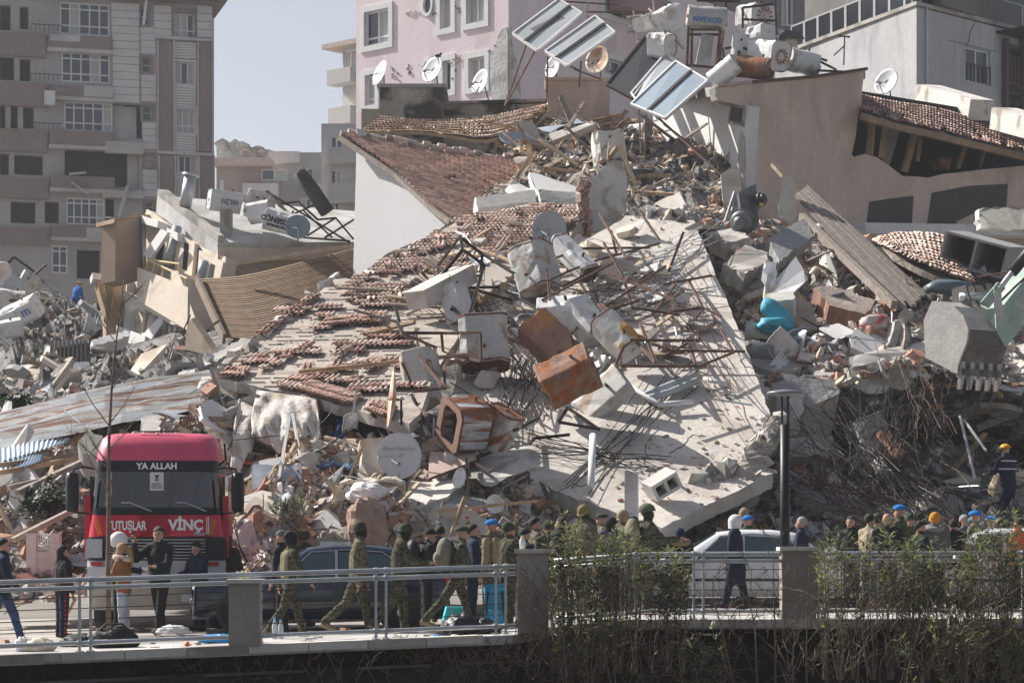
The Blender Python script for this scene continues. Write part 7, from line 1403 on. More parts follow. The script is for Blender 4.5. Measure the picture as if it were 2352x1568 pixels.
# ------------------------------------------------------------------ excavator bucket and arm
def excavator():
    t = thing('excavator_arm', 'excavator bucket with worn teeth reaching in from the right edge', 'excavator', P(2230, 900, 54)); grey = M('bucket_shaded', (.10, .095, .09), .6, .2, 2, .2, metal=.2, stain=((.16, .15, .14), .3, 1.4)); pale = M('bucket_lit', (.42, .40, .38), .6, .15, 2, .2); grn = M('arm_paint', (.30, .40, .34), .6, .15, 1.5, .1, stain=((.45, .45, .42), .4, 1.8))  # pale and dark bucket colours paint its sunlit and shaded parts
    be = bpy.data.objects.new('bucket', None); COL.objects.link(be); be.parent = t; piv = P(2215, 800, 54.1); ORG[be.name] = piv; be.location = piv-ORG[t.name]; be.rotation_euler.z = math.radians(38); T_ = t; t = be
    L, R_ = P(2163, 0, 54).x, P(2300, 0, 54).x; zt, zb = P(0, 690, 54).z, P(0, 862, 54).z; H = zt-zb
    prof = [(.55, 1.0), (.25, .98), (-.10, .90), (-.38, .76), (-.52, .58), (-.48, .42), (-.30, .22), (-.22, .10), (-.20, 0.0)]
    rows = [[V(lerp(L, R_, u), 54+d, zb+H*h) for u in (0, .25, .5, .75, 1)] for d, h in prof]; m = MB(); m.grid(rows[:5], thick=(0, .05, 0)); m.build('bucket_back', pale, t); m = MB(); m.grid(rows[4:], thick=(0, .05, 0)); m.build('bucket_shell', grey, t)
    for X in (L, R_): m = MB(); m.prism([V(X, 54+d, zb+H*h) for d, h in prof]+[V(X, 54.75, zb+H*.25), V(X, 54.8, zb+H*.75)], V(-.05, 0, 0)); m.build('side_plate', pale if X == L else grey, t)
    for k in range(5):
        X = lerp(L+.06, R_-.06, k/4); m = MB(); top = V(X, 53.78, zb+.02); m.obox(top+V(-.07, -.06, -.08), V(.14, 0, 0), V(0, .14, 0), V(0, 0, .34)); m.prism([top+V(-.06, -.05, -.08), top+V(.06, -.05, -.08), top+V(.03, 0, -.36), top+V(-.03, 0, -.36)], V(0, .10, 0)); m.build('tooth', M('tooth_steel', (.33, .32, .31), .5, .15, 3, metal=.4), t)
    m = MB(); m.bar(V(L, 53.76, zb+.05), V(R_, 53.76, zb+.05), .08, .16); m.build('cutting_lip', grey, t)
    for x0 in (.42, .62): m = MB(); X = lerp(L, R_, x0); m.prism([V(X, 53.9, zb+H*.86), V(X, 54.1, zb+H*1.22), V(X, 54.5, zb+H*1.18), V(X, 54.5, zb+H*.95)], V(.06, 0, 0)); m.build('bucket_ear', grey, t)
    t = T_
    e = V(lerp(L, R_, .55), 54.2, zb+H*1.06); m = MB(); m.tube(e-V(.3, 0, 0), e+V(.36, 0, 0), .09, 12); m.build('pin', galv, t, True)
    b1, b2 = P(2272, 770, 54.1), P(2440, 560, 55.5); m = MB(); m.bar(b1, b2, .55, .75); m.build('boom', grn, t)
    m = MB(); m.bar(P(2262, 700, 53.7), P(2300, 655, 53.7), .16, .22); m.bar(P(2296, 760, 53.6), P(2290, 660, 53.6), .10, .16); m.build('link', grn, t)
    m = MB(); m.tube(P(2290, 670, 53.6), P(2352, 590, 53.8), .06, 12); m.build('piston_rod', galv, t, True); m = MB(); m.tube(P(2325, 625, 53.7), P(2440, 490, 54.2), .13, 14); m.build('cylinder', black_plastic, t, True)
    m = MB(); m.path([P(2300, 690, 53.6), P(2330, 660, 53.4), P(2352, 640, 53.5), P(2420, 560, 53.8)], .025, 6); m.build('hose', black_rubber, t, True)
excavator()

# ------------------------------------------------------------------ lamp post
def lamp_post():
    d = 36.6; b = P(1803, 1414, d); t = thing('street_lamp', 'black lamp post with a flat disc head at right', 'street lamp', b); blk = M('lamp_black', (.015, .017, .02), .45, .15, 4)
    X = b.x; zt = P(0, 975, d).z; MB().lathe([(.075, 0), (.075, zt-b.z)], b, (0, 0, 1), 14).build('pole', blk, t, True); MB().lathe([(.12, 0), (.12, .06), (.09, .1)], b, (0, 0, 1), 14).build('base', blk, t)
    z2 = P(0, 906, d).z
    for dx in (-.045, .045): MB().tube(V(X+dx, d, zt-.02), V(X+dx, d, z2), .018, 8).build('stem', blk, t)
    MB().lathe([(.10, -.045), (.27, -.02), (.285, .0), (.25, .03), (.06, .055)], V(X, d, z2+.02), (0, 0, 1), 24).build('lamp_head', M('lamp_head_grey', (.20, .21, .22), .4, .1, 3), t, True)
lamp_post()

# ------------------------------------------------------------------ bags and litter on the pavement
def lump(name, label, cat, x, y, d, size, mat, seed, extra=None, flat=.5):
    t = thing(name, label, cat, P(x, y, d)); c = P(x, y, d)+V(0, 0, size[2]*flat); m = MB(); rows = []
    for i in range(15):
        r_ = []
        for j in range(25):
            th, ph = math.pi*i/14, 2*math.pi*j/24; dd = V(math.sin(th)*math.cos(ph), math.sin(th)*math.sin(ph), math.cos(th)); k = 1+.30*fbm(dd*2.2+V(seed, 0, 0), 4)+.10*abs(fbm(dd*6+V(0, seed, 0), 3)); z = dd.z*size[2]*k
            r_.append(c+V(dd.x*size[0]*k, dd.y*size[1]*k, max(z, -size[2]*flat)))
        rows.append(r_)
    m.grid(rows); m.build('bag_body', mat, t, True)
    if extra: extra(t, c)
    return t
blackbag = M('bag_black', (.016, .017, .019), .55, .3, 4, .3); bluebag = M('bag_blue', (.03, .28, .62), .3, .15, 4, .5); cream_bag = M('bag_cream', (.52, .46, .38), .6, .12, 3, .3); whitebag = M('bag_white', (.66, .66, .68), .4, .08, 3, .4); garb = M('bag_garbage', (.018, .022, .026), .25, .2, 4, .6)
def straps(t, c): MB().path([c+V(-.25, -.05, .10), c+V(-.1, -.08, .24), c+V(.12, -.08, .24), c+V(.26, -.05, .10)], .018, 6).build('strap', blackbag, t); MB().bar(c+V(-.3, -.17, .02), c+V(.3, -.17, .03), .02, .012).build('zip', galv, t)
gy = lambda x, d: HY+(CZ-roadz((x-CX)/F*d))*F/d
lump('duffel_bag', 'black duffel bag lying on the pavement below the truck', 'bag', 262, gy(262, 33.6), 33.6, (.34, .2, .19), blackbag, 1, straps); lump('duffel_bag', 'flat black bag left of the duffel bag', 'bag', 190, gy(190, 34.4), 34.4, (.33, .2, .11), blackbag, 2)
lump('plastic_bag', 'cream plastic bag of food at the left on the pavement', 'bag', 92, gy(92, 33.0), 33.0, (.20, .15, .12), cream_bag, 3); lump('plastic_bag', 'whitish plastic bag left of the cream bag', 'bag', 52, gy(52, 33.1), 33.1, (.11, .1, .13), whitebag, 4); lump('plastic_bag', 'bright blue plastic bag beside the stone pillar', 'bag', 503, gy(503, 34.2), 34.2, (.26, .18, .08), bluebag, 5); lump('plastic_bag', 'crumpled clear white bag on the road before the truck', 'bag', 400, gy(400, 38.5), 38.5, (.26, .2, .09), whitebag, 6)
lump('garbage_bag', 'shiny black garbage bag at the railing end', 'bag', 1065, gy(1065, 34.9), 34.9, (.28, .2, .20), garb, 7); lump('garbage_bag', 'second black garbage bag right of the first', 'bag', 1112, gy(1112, 34.9), 34.9, (.24, .2, .14), garb, 8); lump('garbage_bag', 'low dark garbage bag in front of the turquoise box', 'bag', 1035, gy(1035, 34.6), 34.6, (.18, .15, .10), garb, 9); lump('orange_fruit', 'small orange fruit on the pavement edge', 'orange', 430, gy(430, 33.3), 33.3, (.035, .035, .035), M('orange_peel', (.62, .14, .02), .5, .1, 8), 10, None, .9)
t = thing('rucksack', 'bright blue rucksack standing behind the railing end', 'rucksack', P(1137, gy(1137, 35.6), 35.6)); c = P(1137, gy(1137, 35.6), 35.6); ruck = M('rucksack_blue', (.04, .28, .46), .7, .1, 4, .3)
m = MB(); m.chunk(c+V(0, 0, .34), (.32, .24, .62), random.Random(4), 0, Matrix.Identity(3), .16); bd = m.build('body', ruck, t); m = MB(); m.chunk(c+V(.0, -.14, .2), (.24, .1, .26), random.Random(5), 0, Matrix.Identity(3), .12); m.build('pocket', ruck, t); m = MB(); m.chunk(c+V(.02, 0, .67), (.30, .24, .1), random.Random(6), 0, Matrix.Identity(3), .2); m.build('lid', M('rucksack_deep', (.03, .20, .36), .7, .1, 4), t)
for s in (-1, 1): MB().path([c+V(s*.1, -.13, .6), c+V(s*.13, -.2, .4), c+V(s*.1, -.14, .1)], .018, 5).build('strap', blackbag, t)
tq = M('turquoise_card', (.06, .48, .50), .5, .1, 3); t = thing('drink_crate', 'turquoise and white drink carton behind the black garbage bags', 'carton', P(1035, gy(1035, 35.2), 35.2)); c = P(1030, gy(1030, 35.2), 35.2); m = MB(); m.obox(c+V(-.12, -.1, 0), V(.24, .03, 0), V(-.03, .2, 0), V(.10, 0, .40)); m.build('carton', tq, t); m = MB(); m.obox(c+V(-.115, -.105, .12), V(.23, .028, 0), V(0, .002, 0), V(.02, 0, .09)); m.build('carton_band', white_paint, t)
def bottle(label, x, d, h, mat, capm, r_=.04, z=None, name='bottle', group=None):
    X = (x-CX)/F*d; p = V(X, d, roadz(X) if z is None else z); t = thing(name, label, 'bottle' if name == 'bottle' else 'can', p, group=group); MB().lathe([(r_, 0), (r_, h*.62), (r_*.4, h*.85), (r_*.4, h*.93)], p, (0, 0, 1), 12).build('body', mat, t, True); MB().lathe([(r_*.45, h*.92), (r_*.45, h)], p, (0, 0, 1), 10).build('cap', capm, t)
clear = M('bottle_clear', (.48, .52, .58), .15, .1, 3)
bottle('taller water bottle beside the stone pillar', 631, 35.2, .32, clear, bluebag); bottle('shorter water bottle right of the taller one', 645, 35.3, .28, clear, bluebag)
bottle('white and green spray can on the capped pillar', 1200, EDGE(.15)+.1, .20, M('can_white', (.62, .66, .60), .4, .1, 3), M('can_green', (.25, .45, .15), .5, .1, 3), .045, roadz(.3)+1.20, 'spray_can'); bottle('lime green cup on the stone pillar', 557, 33.1, .11, M('cup_green', (.32, .50, .06), .5, .1, 3), white_paint, .045, roadz(-3.66)+.92, 'cup'); bottle('pale yellow carton on the stone pillar', 569, 33.2, .15, M('cup_yellow', (.62, .52, .22), .5, .1, 3), M('cup_yellow', (.6, .5, .2)), .04, roadz(-3.66)+.92, 'cup')
rl_ = random.Random(12)
for i in range(46):
    X = rl_.uniform(-6.4, 1.0); d = EDGE(X)+rl_.uniform(.05, 2.3); p = V(X, d, roadz(X)+.006); m = MB(); m.chunk(p, (rl_.uniform(.05, .16), rl_.uniform(.04, .12), .03), rl_, 0, Euler((0, 0, rl_.uniform(0, 6))).to_matrix(), .3); tag(m.build('litter', (whitebag, concrete_pale, bluebag, plaster_cream, whitebag, dust)[i % 6]), ('white', 'pale grey', 'blue', 'cream', 'crumpled white', 'brownish')[i % 6]+' scrap of litter on the pavement '+('before the truck' if X < -4.3 else 'by the stone pillar' if X < -2.9 else 'below the walking soldiers' if X < -1.2 else 'near the garbage bags'), 'litter', 'litter on the pavement')
for i in range(26):
    X = rl_.uniform(-9, 3); d = rl_.uniform(38.5, 44.5); p = V(X, d, roadz(X)-.06); m = MB(); m.chunk(p, (rl_.uniform(.08, .3), rl_.uniform(.06, .25), .08), rl_, 0, Euler((0, 0, rl_.uniform(0, 6))).to_matrix(), .4); tag(m.build('stone', (concrete_pale, dust, concrete, brick_red)[i % 4]), ('pale', 'dusty', 'grey', 'red')[i % 4]+' loose stone on the dusty road '+('left of the truck' if X < -7.6 else 'before the truck' if X < -5 else 'around the dark car' if X < -1 else 'behind the capped pillar'), 'stone', 'stones on the road')
# ------------------------------------------------------------------ people
PEOPLE = []
skin_m = M('skin', (.42, .25, .18), .6, .06, 6); skin_d = M('skin_tan', (.34, .19, .13), .6, .06, 6)
def cloth(n, c, v=.14): return M('cloth_'+n, c, .92, v, 6, .35, bscale=16)
camo_g = camo('camo_green', ['#34352c', '#4c4b3f', '#646152', '#403f33', '#262720'], 16); camo_t = camo('camo_tan', ['#4a4638', '#676152', '#7d7666', '#565142', '#3a372d'], 16)
black_c = cloth('black', (.017, .018, .021)); navy_c = cloth('navy', (.014, .022, .045)); jean = cloth('jeans', (.05, .085, .17)); jean_l = cloth('pale_jeans', (.36, .40, .46)); olive = cloth('olive', (.045, .052, .034)); brownj = cloth('brown', (.25, .105, .045)); tanb = cloth('tan', (.30, .235, .15)); bootm = cloth('boot', (.24, .185, .13)); darkb = cloth('dark_boot', (.05, .035, .025)); white_c = cloth('white', (.66, .66, .70), .05); blue_c = cloth('blue', (.02, .12, .42)); beretm = cloth('beret', (.015, .15, .46)); purp = cloth('purple', (.085, .075, .12)); mustard = cloth('mustard', (.52, .24, .03)); fur = M('fur', (.33, .24, .15), .95, .3, 20, .8); greyc = cloth('grey', (.10, .105, .11)); oranj = cloth('orange', (.52, .12, .05)); khaki = cloth('khaki', (.34, .29, .21)); yel_h = M('helmet_yellow', (.70, .36, .03), .4, .05, 3); wh_h = M('helmet_white', (.72, .73, .76), .3, .04, 3); green_h = M('helmet_cover', (.12, .14, .085), .9, .2, 9, .4)
hair_d = M('hair_dark', (.018, .013, .011), .6, .3, 30, .5); hair_b = M('hair_fair', (.36, .21, .085), .6, .25, 30, .5); hair_g = M('hair_grey', (.30, .30, .30), .7, .2, 30, .5); vestm = cloth('vest', (.22, .20, .13)); redstrip = cloth('red_trim', (.55, .015, .03))
def person(label, x, d, h, yaw, top, legs, shoes=darkb, hat=None, hatm=None, lean=.04, swing=(.0, .0), knee=(.05, .05), arms=((.1, .12, .2), (.1, .12, .2)), head=(0.0, 0.0), skin=skin_m, mask=None, vest=None, bulk=1.0, gz=None, extra=None, seat=False, group=None):
    PEOPLE.append(dict(locals()))
def capsule(mb, a, b, ra, rb, n=10):
    d = (b-a); d = d.normalized() if d.length > 1e-6 else V(0, 0, 1)
    mb.path([a-d*ra*.97, a-d*ra*.7, a, b, b+d*rb*.7, b+d*rb*.97], [ra*.2, ra*.71, ra, rb, rb*.71, rb*.2], n)
def skeleton(q):
    k = q['h']/1.75; C = []; J = {}
    hip = V(0, 0, .92); l = q['lean']; bulk = q['bulk']
    up = V(math.sin(l), 0, math.cos(l)); chest = hip+up*.34; neck = hip+up*.53
    feet = []
    for s, sw, kn in ((1, q['swing'][0], q['knee'][0]), (-1, q['swing'][1], q['knee'][1])):
        a = hip+V(0, s*.085, -.02); kk = a+V(math.sin(sw), 0, -math.cos(sw))*.42; an = kk+V(math.sin(sw-kn), 0, -math.cos(sw-kn))*.41
        fd = sw-kn*.75; toe = an+V(math.cos(fd*.6)*.17, s*.02, math.sin(fd*.6)*.17-.045); heel = an+V(-.04, 0, -.045)
        C += [(a, kk, .098*bulk, .076*bulk, 1), (kk, an, .074*bulk, .062*bulk, 1), (an-V(0, 0, .0), an+V(0, 0, -.03), .055, .05, 2), (heel, toe, .048, .046, 2)]; feet.append(min(toe.z, heel.z)-.048)
    zmin = min(feet); C2 = []
    sh = .198*(.94+.06*bulk)
    C += [(hip+V(0, .06, 0), hip+V(0, -.06, 0), .125*bulk, .125*bulk, 0 if q['top'] else 1), (hip+up*.02, chest, .128*bulk, .135*bulk, 0), (hip+V(0, .07, .02), chest+V(0, .085, 0), .105*bulk, .115*bulk, 0), (hip+V(0, -.07, .02), chest+V(0, -.085, 0), .105*bulk, .115*bulk, 0),
          (chest, neck-up*.06, .135*bulk, .095*bulk, 0), (neck-up*.07+V(0, sh*.85, 0), neck-up*.07+V(0, -sh*.85, 0), .082*bulk, .082*bulk, 0), (neck-up*.03+V(0, .07, 0), neck-up*.03+V(0, -.07, 0), .075*bulk, .075*bulk, 0), (hip+V(0, .07, -.05), hip+V(0, -.07, -.05), .118*bulk, .118*bulk, 0)]
    hp, hy = q['head']; hd = V(math.sin(l*.5+hp), 0, math.cos(l*.5+hp)); hc = neck+hd*.142; fw = V(math.cos(hp+l*.5)*math.cos(hy), math.cos(hp+l*.5)*math.sin(hy), -math.sin(hp+l*.5))
    m_ = 4 if q['mask'] else 3
    C += [(neck-up*.03, neck+hd*.08, .066, .062, m_), (neck-up*.02, neck+up*.025, .084*bulk, .080, 0), (hc+hd*.035-fw*.02, hc-hd*.015+fw*.01, .090, .085, m_), (hc-hd*.05+fw*.035, hc-hd*.06+fw*.045, .062, .055, m_), (hc-hd*.01+fw*.10, hc-hd*.025+fw*.108, .014, .016, 3)]
    lf = hd.cross(fw).normalized()
    for s in (1, -1): C.append((hc+lf*s*.082-hd*.005, hc+lf*s*.085-hd*.02, .016, .014, m_))
    hands = []
    for s, (sw, out, el) in zip((1, -1), q['arms']):
        a = neck-up*.075+V(0, s*sh, 0); ud = V(math.sin(sw), s*math.sin(out), -math.cos(sw)*math.cos(out)).normalized(); e = a+ud*.285; fa = sw+el
        inn = -s*math.sin(min(el, 1.2)*.28)+s*math.sin(out)*.6; fd = V(math.sin(fa), inn, -math.cos(fa)).normalized(); w = e+fd*.25
        C += [(a, e, .070*bulk, .060*bulk, 0), (e, w, .058*bulk, .046*bulk, 0), (w, w+fd*.07, .030, .034, 3)]; hands.append((w+fd*.07, fd, s))
    if q['vest']:
        C += [(chest+V(sx*.055, sy*.075, .07), hip+up*.10+V(sx*.05, sy*.075, 0), .093, .093, 5) for sx in (1, -1) for sy in (1, -1)]
    if q['seat']: pass
    off = V(0, 0, -zmin); S = lambda p: (p+off)*k
    C = [(S(a), S(b), ra*k, rb*k, m) for a, b, ra, rb, m in C]
    return C, S(hc), hd, fw, lf, [(S(p), fd, s) for p, fd, s in hands], k, S(neck), S(chest), up
def cap_mesh(hc, hd, fw, lf, k, kind):
    m = MB(); n = 20
    def shell(r0, r1, r2, cuts, back=-.02, up_=.03, tilt=.32):
        rows = []; c = hc+hd*up_*k+fw*back*k; hd_, fw_ = (hd*math.cos(tilt)-fw*math.sin(tilt)), (fw*math.cos(tilt)+hd*math.sin(tilt))
        for i in range(9):
            th = lerp(0, cuts, i/8); rows.append([c+(hd_*(math.cos(th)*r2)+fw_*(math.sin(th)*math.cos(2*math.pi*j/n)*r0)+lf*(math.sin(th)*math.sin(2*math.pi*j/n)*r1))*k for j in range(n+1)])
        m.grid(rows); return rows
    if kind == 'beanie': r_ = shell(.112, .102, .122, 1.62); m.grid([[p for p in r_[-1]], [p+(p-hc).normalized()*.008-hd*.03*k for p in r_[-1]]])
    elif kind == 'beret': shell(.122, .115, .075, 1.75, -.01, .055, .1)
    elif kind == 'helmet': r_ = shell(.142, .130, .132, 1.62, -.015, .025, .15); m.grid([r_[-1], [p+(p-hc).normalized()*.02*k for p in r_[-1]]])
    elif kind == 'hard_hat': r_ = shell(.138, .122, .115, 1.55, 0, .04, .1); m.grid([r_[-1], [p+(p-hc).normalized()*.035*k for p in r_[-1]]])
    elif kind == 'cap': shell(.112, .102, .108, 1.55); c = hc+hd*.035*k; m.grid([[c+(fw*.09+lf*y)*k for y in (-.07, 0, .07)], [c+(fw*.17-hd*.02+lf*y*.8)*k for y in (-.07, 0, .07)]], thick=hd*.01)
    elif kind == 'moto': r_ = shell(.155, .14, .15, 2.25, -.02, .01); c = hc+hd*.05*k; m.grid([[c+(fw*.12+lf*y)*k for y in (-.10, 0, .10)], [c+(fw*.24+hd*.0+lf*y*.7)*k for y in (-.10, 0, .10)]], thick=hd*.012)
    elif kind == 'hood': r_ = shell(.135, .122, .132, 1.95, -.03, .005, .45); m.grid([r_[-1], [p.lerp(hc-hd*.14*k+(p-hc-hd*(p-hc).dot(hd))*1.1, .8) for p in r_[-1]]])
    elif kind == 'short': shell(.106, .098, .112, 1.62, -.025, .025, .62)
    elif kind == 'long':
        shell(.115, .106, .115, 1.65, -.03, .03, .6); c = hc-fw*.07*k; m.grid([[c+(lf*y-hd*z-fw*(.03+.03*math.sin(y*30))*(1-abs(y)*3))*k for y in np.linspace(-.11, .11, 9)] for z in np.linspace(-.05, .33, 8)], thick=fw*.05*k)
    elif kind == 'pony': shell(.112, .103, .115, 1.65, -.03, .03, .6); m.path([hc-fw*.1*k+hd*.03*k, hc-fw*.16*k-hd*.02*k, hc-fw*.17*k-hd*.2*k, hc-fw*.13*k-hd*.36*k], [.035*k, .055*k, .05*k, .02*k], 9)
    elif kind == 'bun': shell(.108, .098, .112, 1.4, -.025, .03)
    return m
def hand_fingers(mb, p, fd, s, k):
    side = V(0, 1, 0); side = (side-fd*side.dot(fd)).normalized(); pal = fd.cross(side)
    fr = [i for i in range(4)]
    for i, L in zip(fr, (.066, .075, .070, .054)):
        a = p+side*((i-1.5)*.018)*k+fd*.02*k; b = a+(fd*.6+pal*.12*s).normalized()*L*.55*k; c = b+(fd*.55+pal*.55*s).normalized()*L*.5*k; mb.path([a, b, c], [.0095*k, .009*k, .007*k], 5)
    a = p+side*.028*k-fd*.025*k; b = a+(side*.7+fd*.6).normalized()*.04*k; mb.path([a, b, b+(fd+side*.1).normalized()*.03*k], [.011*k, .010*k, .008*k], 5)
def build_people():
    tmp = []
    for q in PEOPLE:
        sk = skeleton(q); m = MB()
        for a, b, ra, rb, _ in sk[0]: capsule(m, a, b, ra, rb)
        me = bpy.data.meshes.new('tmp'); me.from_pydata(m.v, [], m.f); o = bpy.data.objects.new('tmp', me); COL.objects.link(o)
        r_ = o.modifiers.new('r', 'REMESH'); r_.mode = 'VOXEL'; r_.voxel_size = .021*sk[6]; s = o.modifiers.new('s', 'SMOOTH'); s.iterations = 3; s.factor = .5; tmp.append((o, sk))
    dg = bpy.context.evaluated_depsgraph_get(); done = [bpy.data.meshes.new_from_object(o.evaluated_get(dg)) for o, _ in tmp]
    for o, _ in tmp: bpy.data.objects.remove(o)
    for q, (o, sk), me in zip(PEOPLE, tmp, done):
        C, hc, hd, fw, lf, hands, k, neck, chest, up = sk; X = (q['x']-CX)/F*q['d']; gz = q['gz'] if q['gz'] is not None else (roadz(X) if q['d'] < EDGE(X)+2.6 else roadz(X)-.08)
        t = thing('person', q['label'], 'person', V(X, q['d'], gz), (0, 0, q['yaw']), q['group']); ORG[t.name] = V(0, 0, 0)
        n = len(me.vertices); co = np.empty(n*3); me.vertices.foreach_get('co', co); co = co.reshape(-1, 3)
        fs = [tuple(p.vertices) for p in me.polygons]; cen = np.array([co[list(f)].mean(0) for f in fs]); best = np.full(len(fs), 1e9); mi = np.zeros(len(fs), int)
        for a, b, ra, rb, mm in C:
            A, B = np.array(a), np.array(b); ab = B-A; tt = np.clip(((cen-A)@ab)/max(ab@ab, 1e-9), 0, 1); dist = np.linalg.norm(cen-(A+tt[:, None]*ab), axis=1)-(ra+(rb-ra)*tt); g = dist < best-(.006 if mm == 5 else 0); best[g] = dist[g]; mi[g] = mm
        # cloth folds
        nz = np.array([mnoise.noise(V(*p)*11+V(X*7, 0, 0)) for p in co])*.008+np.array([mnoise.noise(V(p[0]*6, p[1]*6, p[2]*20+X)) for p in co])*.006
        nr = np.empty(n*3); me.vertices.foreach_get('normal', nr) if hasattr(me.vertices[0], 'normal') else None; nr = nr.reshape(-1, 3)
        low = np.linalg.norm(co-np.array(hc), axis=1) > .2*k; co[low] += nr[low]*nz[low][:, None]
        mb = MB(); mb.v = [tuple(p) for p in co]; mb.f = fs; mb.m = mi.tolist()
        for p, fd, s in hands:
            mark = len(mb.f); hand_fingers(mb, p, fd, s, k); mb.m[mark:] = [3]*(len(mb.f)-mark)
        if not q['mask'] or True:
            mark = len(mb.f)
            for s in (1, -1): mb.ball(hc+(fw*.085+lf*s*.032+hd*.012)*k, .012*k, 6, 6, 4)
            mb.path([hc+(fw*.088+lf*.025-hd*.055)*k, hc+(fw*.096-hd*.056)*k, hc+(fw*.088-lf*.025-hd*.055)*k], .006*k, 4, 6)
        mats = [q['top'], q['legs'], q['shoes'], q['skin'], q['mask'] or q['skin'], q['vest'] or q['top'], hair_d]
        mb.build('body', mats, t, True, local=True)
        if q['hat']:
            cm = cap_mesh(hc, hd, fw, lf, k, q['hat']); cm.build({'short': 'hair', 'long': 'hair', 'pony': 'hair', 'bun': 'hair', 'hood': 'hood', 'moto': 'helmet', 'helmet': 'helmet', 'hard_hat': 'helmet'}.get(q['hat'], 'cap'), q['hatm'] or hair_d, t, True, local=True)
        if q['extra']: q['extra'](t, sk)
        bpy.data.meshes.remove(me)
PI = math.pi
def phone(t, sk): p = sk[5][1][0]; MB().box(p.x-.01, p.x+.06, p.y+.01, p.y+.03, p.z-.02, p.z+.12).build('phone', black_plastic, t, local=True)
def furcol(mat): return lambda t, sk: MB().path([sk[7]+V(math.cos(a)*.12, math.sin(a)*.14, -.0+.02*math.cos(a)) for a in np.linspace(0, 2*PI, 13)], .05, 8).build('collar', mat, t, True, local=True)
def pack(mat):
    def f(t, sk):
        c = sk[8]+V(-.24, 0, .02); m = MB(); m.ball(c, (.13, .17, .25), 0, 14, 10); b_ = m.build('backpack', mat, t, True, local=True); m = MB(); m.ball(c+V(-.10, 0, -.08), (.08, .12, .12), 0, 10, 8); m.build('pocket', mat, b_, True, local=True)
        for s in (1, -1): MB().path([c+V(.1, s*.1, .2), sk[7]+V(.06, s*.11, -.02), sk[8]+V(.15, s*.1, 0), sk[8]+V(.02, s*.14, -.18)], .018, 5).build('strap', mat, t, local=True)
    return f
def trim_red(t, sk):
    for k_ in range(9): p = sk[0][4][0].lerp(sk[0][4][1], k_/9) if False else V(-.02, -.17, .1+.075*k_); MB().ball(p, (.018, .012, .026), 0, 6, 4).build('red_trim', redstrip, t, True, local=True)
def hivis(t, sk):
    st = M('reflective', (.62, .64, .66), .4, .05, 3)
    for z in (-.08, .10): MB().path([sk[8]+V(math.cos(a)*.155, math.sin(a)*.245, z) for a in np.linspace(0, 2*PI, 17)], .016, 5).build('reflective_band', st, t, local=True)
walk = dict(swing=(.42, -.38), knee=(.15, .55)); walk2 = dict(swing=(-.35, .40), knee=(.55, .12))
armw = ((-.35, .12, .25), (.35, .12, .35)); armp = ((.1, .1, .1), (.9, .3, 1.7)); armf = ((.35, .1, 1.1), (.35, .1, 1.1)); relax = ((.05, .14, .2), (.05, .14, .2))
# left group
person('person in dark jacket and blue jeans walking in at the left edge', 6, 37.0, 1.74, .1, navy_c, jean, hat='short', arms=armw, **walk)
person('person with long dark hair in black puffer jacket and red trimmed trousers', 143, 40.3, 1.56, .6, black_c, navy_c, hat='long', bulk=1.16, arms=relax, extra=trim_red)
person('person in white motorcycle helmet and black jacket before the truck', 272, 40.6, 1.74, .15, black_c, black_c, hat='moto', hatm=wh_h, bulk=1.1, arms=armf)
person('fair haired person in brown jacket with pale fleece collar and light jeans', 284, 39.6, 1.56, 2.9, brownj, jean_l, white_c, hat='pony', hatm=hair_b, bulk=1.1, head=(.25, 0), arms=armf, extra=furcol(M('fleece', (.55, .47, .40), .95, .1, 20, .5)))
person('bearded person in black jacket talking on a phone before the truck', 367, 40.0, 1.83, -2.0, black_c, black_c, bootm, hat='short', bulk=1.1, swing=(.22, -.22), arms=((.45, .15, 1.0), (.75, .45, 2.15)), head=(.1, .25), extra=lambda t, sk: MB().obox(sk[5][1][0]+V(-.02, -.02, .0), V(.05, 0, .02), V(0, .012, 0), V(-.02, 0, .12)).build('phone', black_plastic, t, local=True))
person('smaller person in navy puffer jacket looking down beside the truck', 457, 42.0, 1.57, -2.3, navy_c, navy_c, hat='short', bulk=1.14, head=(.4, 0), arms=armf)
person('person in olive hooded sweatshirt seen from behind beside the truck', 518, 43.0, 1.70, 1.3, olive, navy_c, hat='hood', hatm=olive, bulk=1.14, head=(.15, 0), arms=armf)
person('driver sitting behind the windscreen of the red truck', 283, 43.55, 1.72, -1.57, greyc, navy_c, darkb, 'short', hair_d, swing=(1.4, 1.4), knee=(1.4, 1.4), arms=((.9, .15, .6), (.9, .15, .6)), gz=1.02)
# soldiers
person('soldier in green vest and black balaclava, first of the walking soldiers from the left', 665, 37.3, 1.70, .35, camo_g, camo_g, bootm, 'beanie', black_c, mask=black_c, vest=vestm, arms=armw, swing=(.35, -.3), knee=(.1, .35))
person('elderly person in grey cap half hidden behind the first soldier', 648, 39.2, 1.70, 2.9, black_c, black_c, hat='cap', hatm=greyc, arms=relax)
person('soldier with dark cap striding with trailing leg lifted, second from the left', 822, 36.5, 1.79, .0, camo_t, camo_g, bootm, 'beanie', olive, mask=black_c, swing=(.25, -.42), knee=(.05, .45), arms=((.1, .1, .15), (-.1, .12, .2)), head=(.12, 0), bulk=1.06)
person('soldier looking down at his hands, third walking soldier', 918, 36.6, 1.75, .05, camo_g, camo_g, bootm, 'beanie', olive, mask=black_c, swing=(.12, -.30), knee=(.05, .42), arms=((.55, .15, .95), (.55, .15, .95)), head=(.5, 0), bulk=1.12)
person('person in black jacket and black cap between the third and fourth soldiers', 980, 38.6, 1.66, .2, black_c, black_c, darkb, 'cap', black_c, bulk=1.1, head=(.3, 0), arms=armf, extra=pack(blackbag))
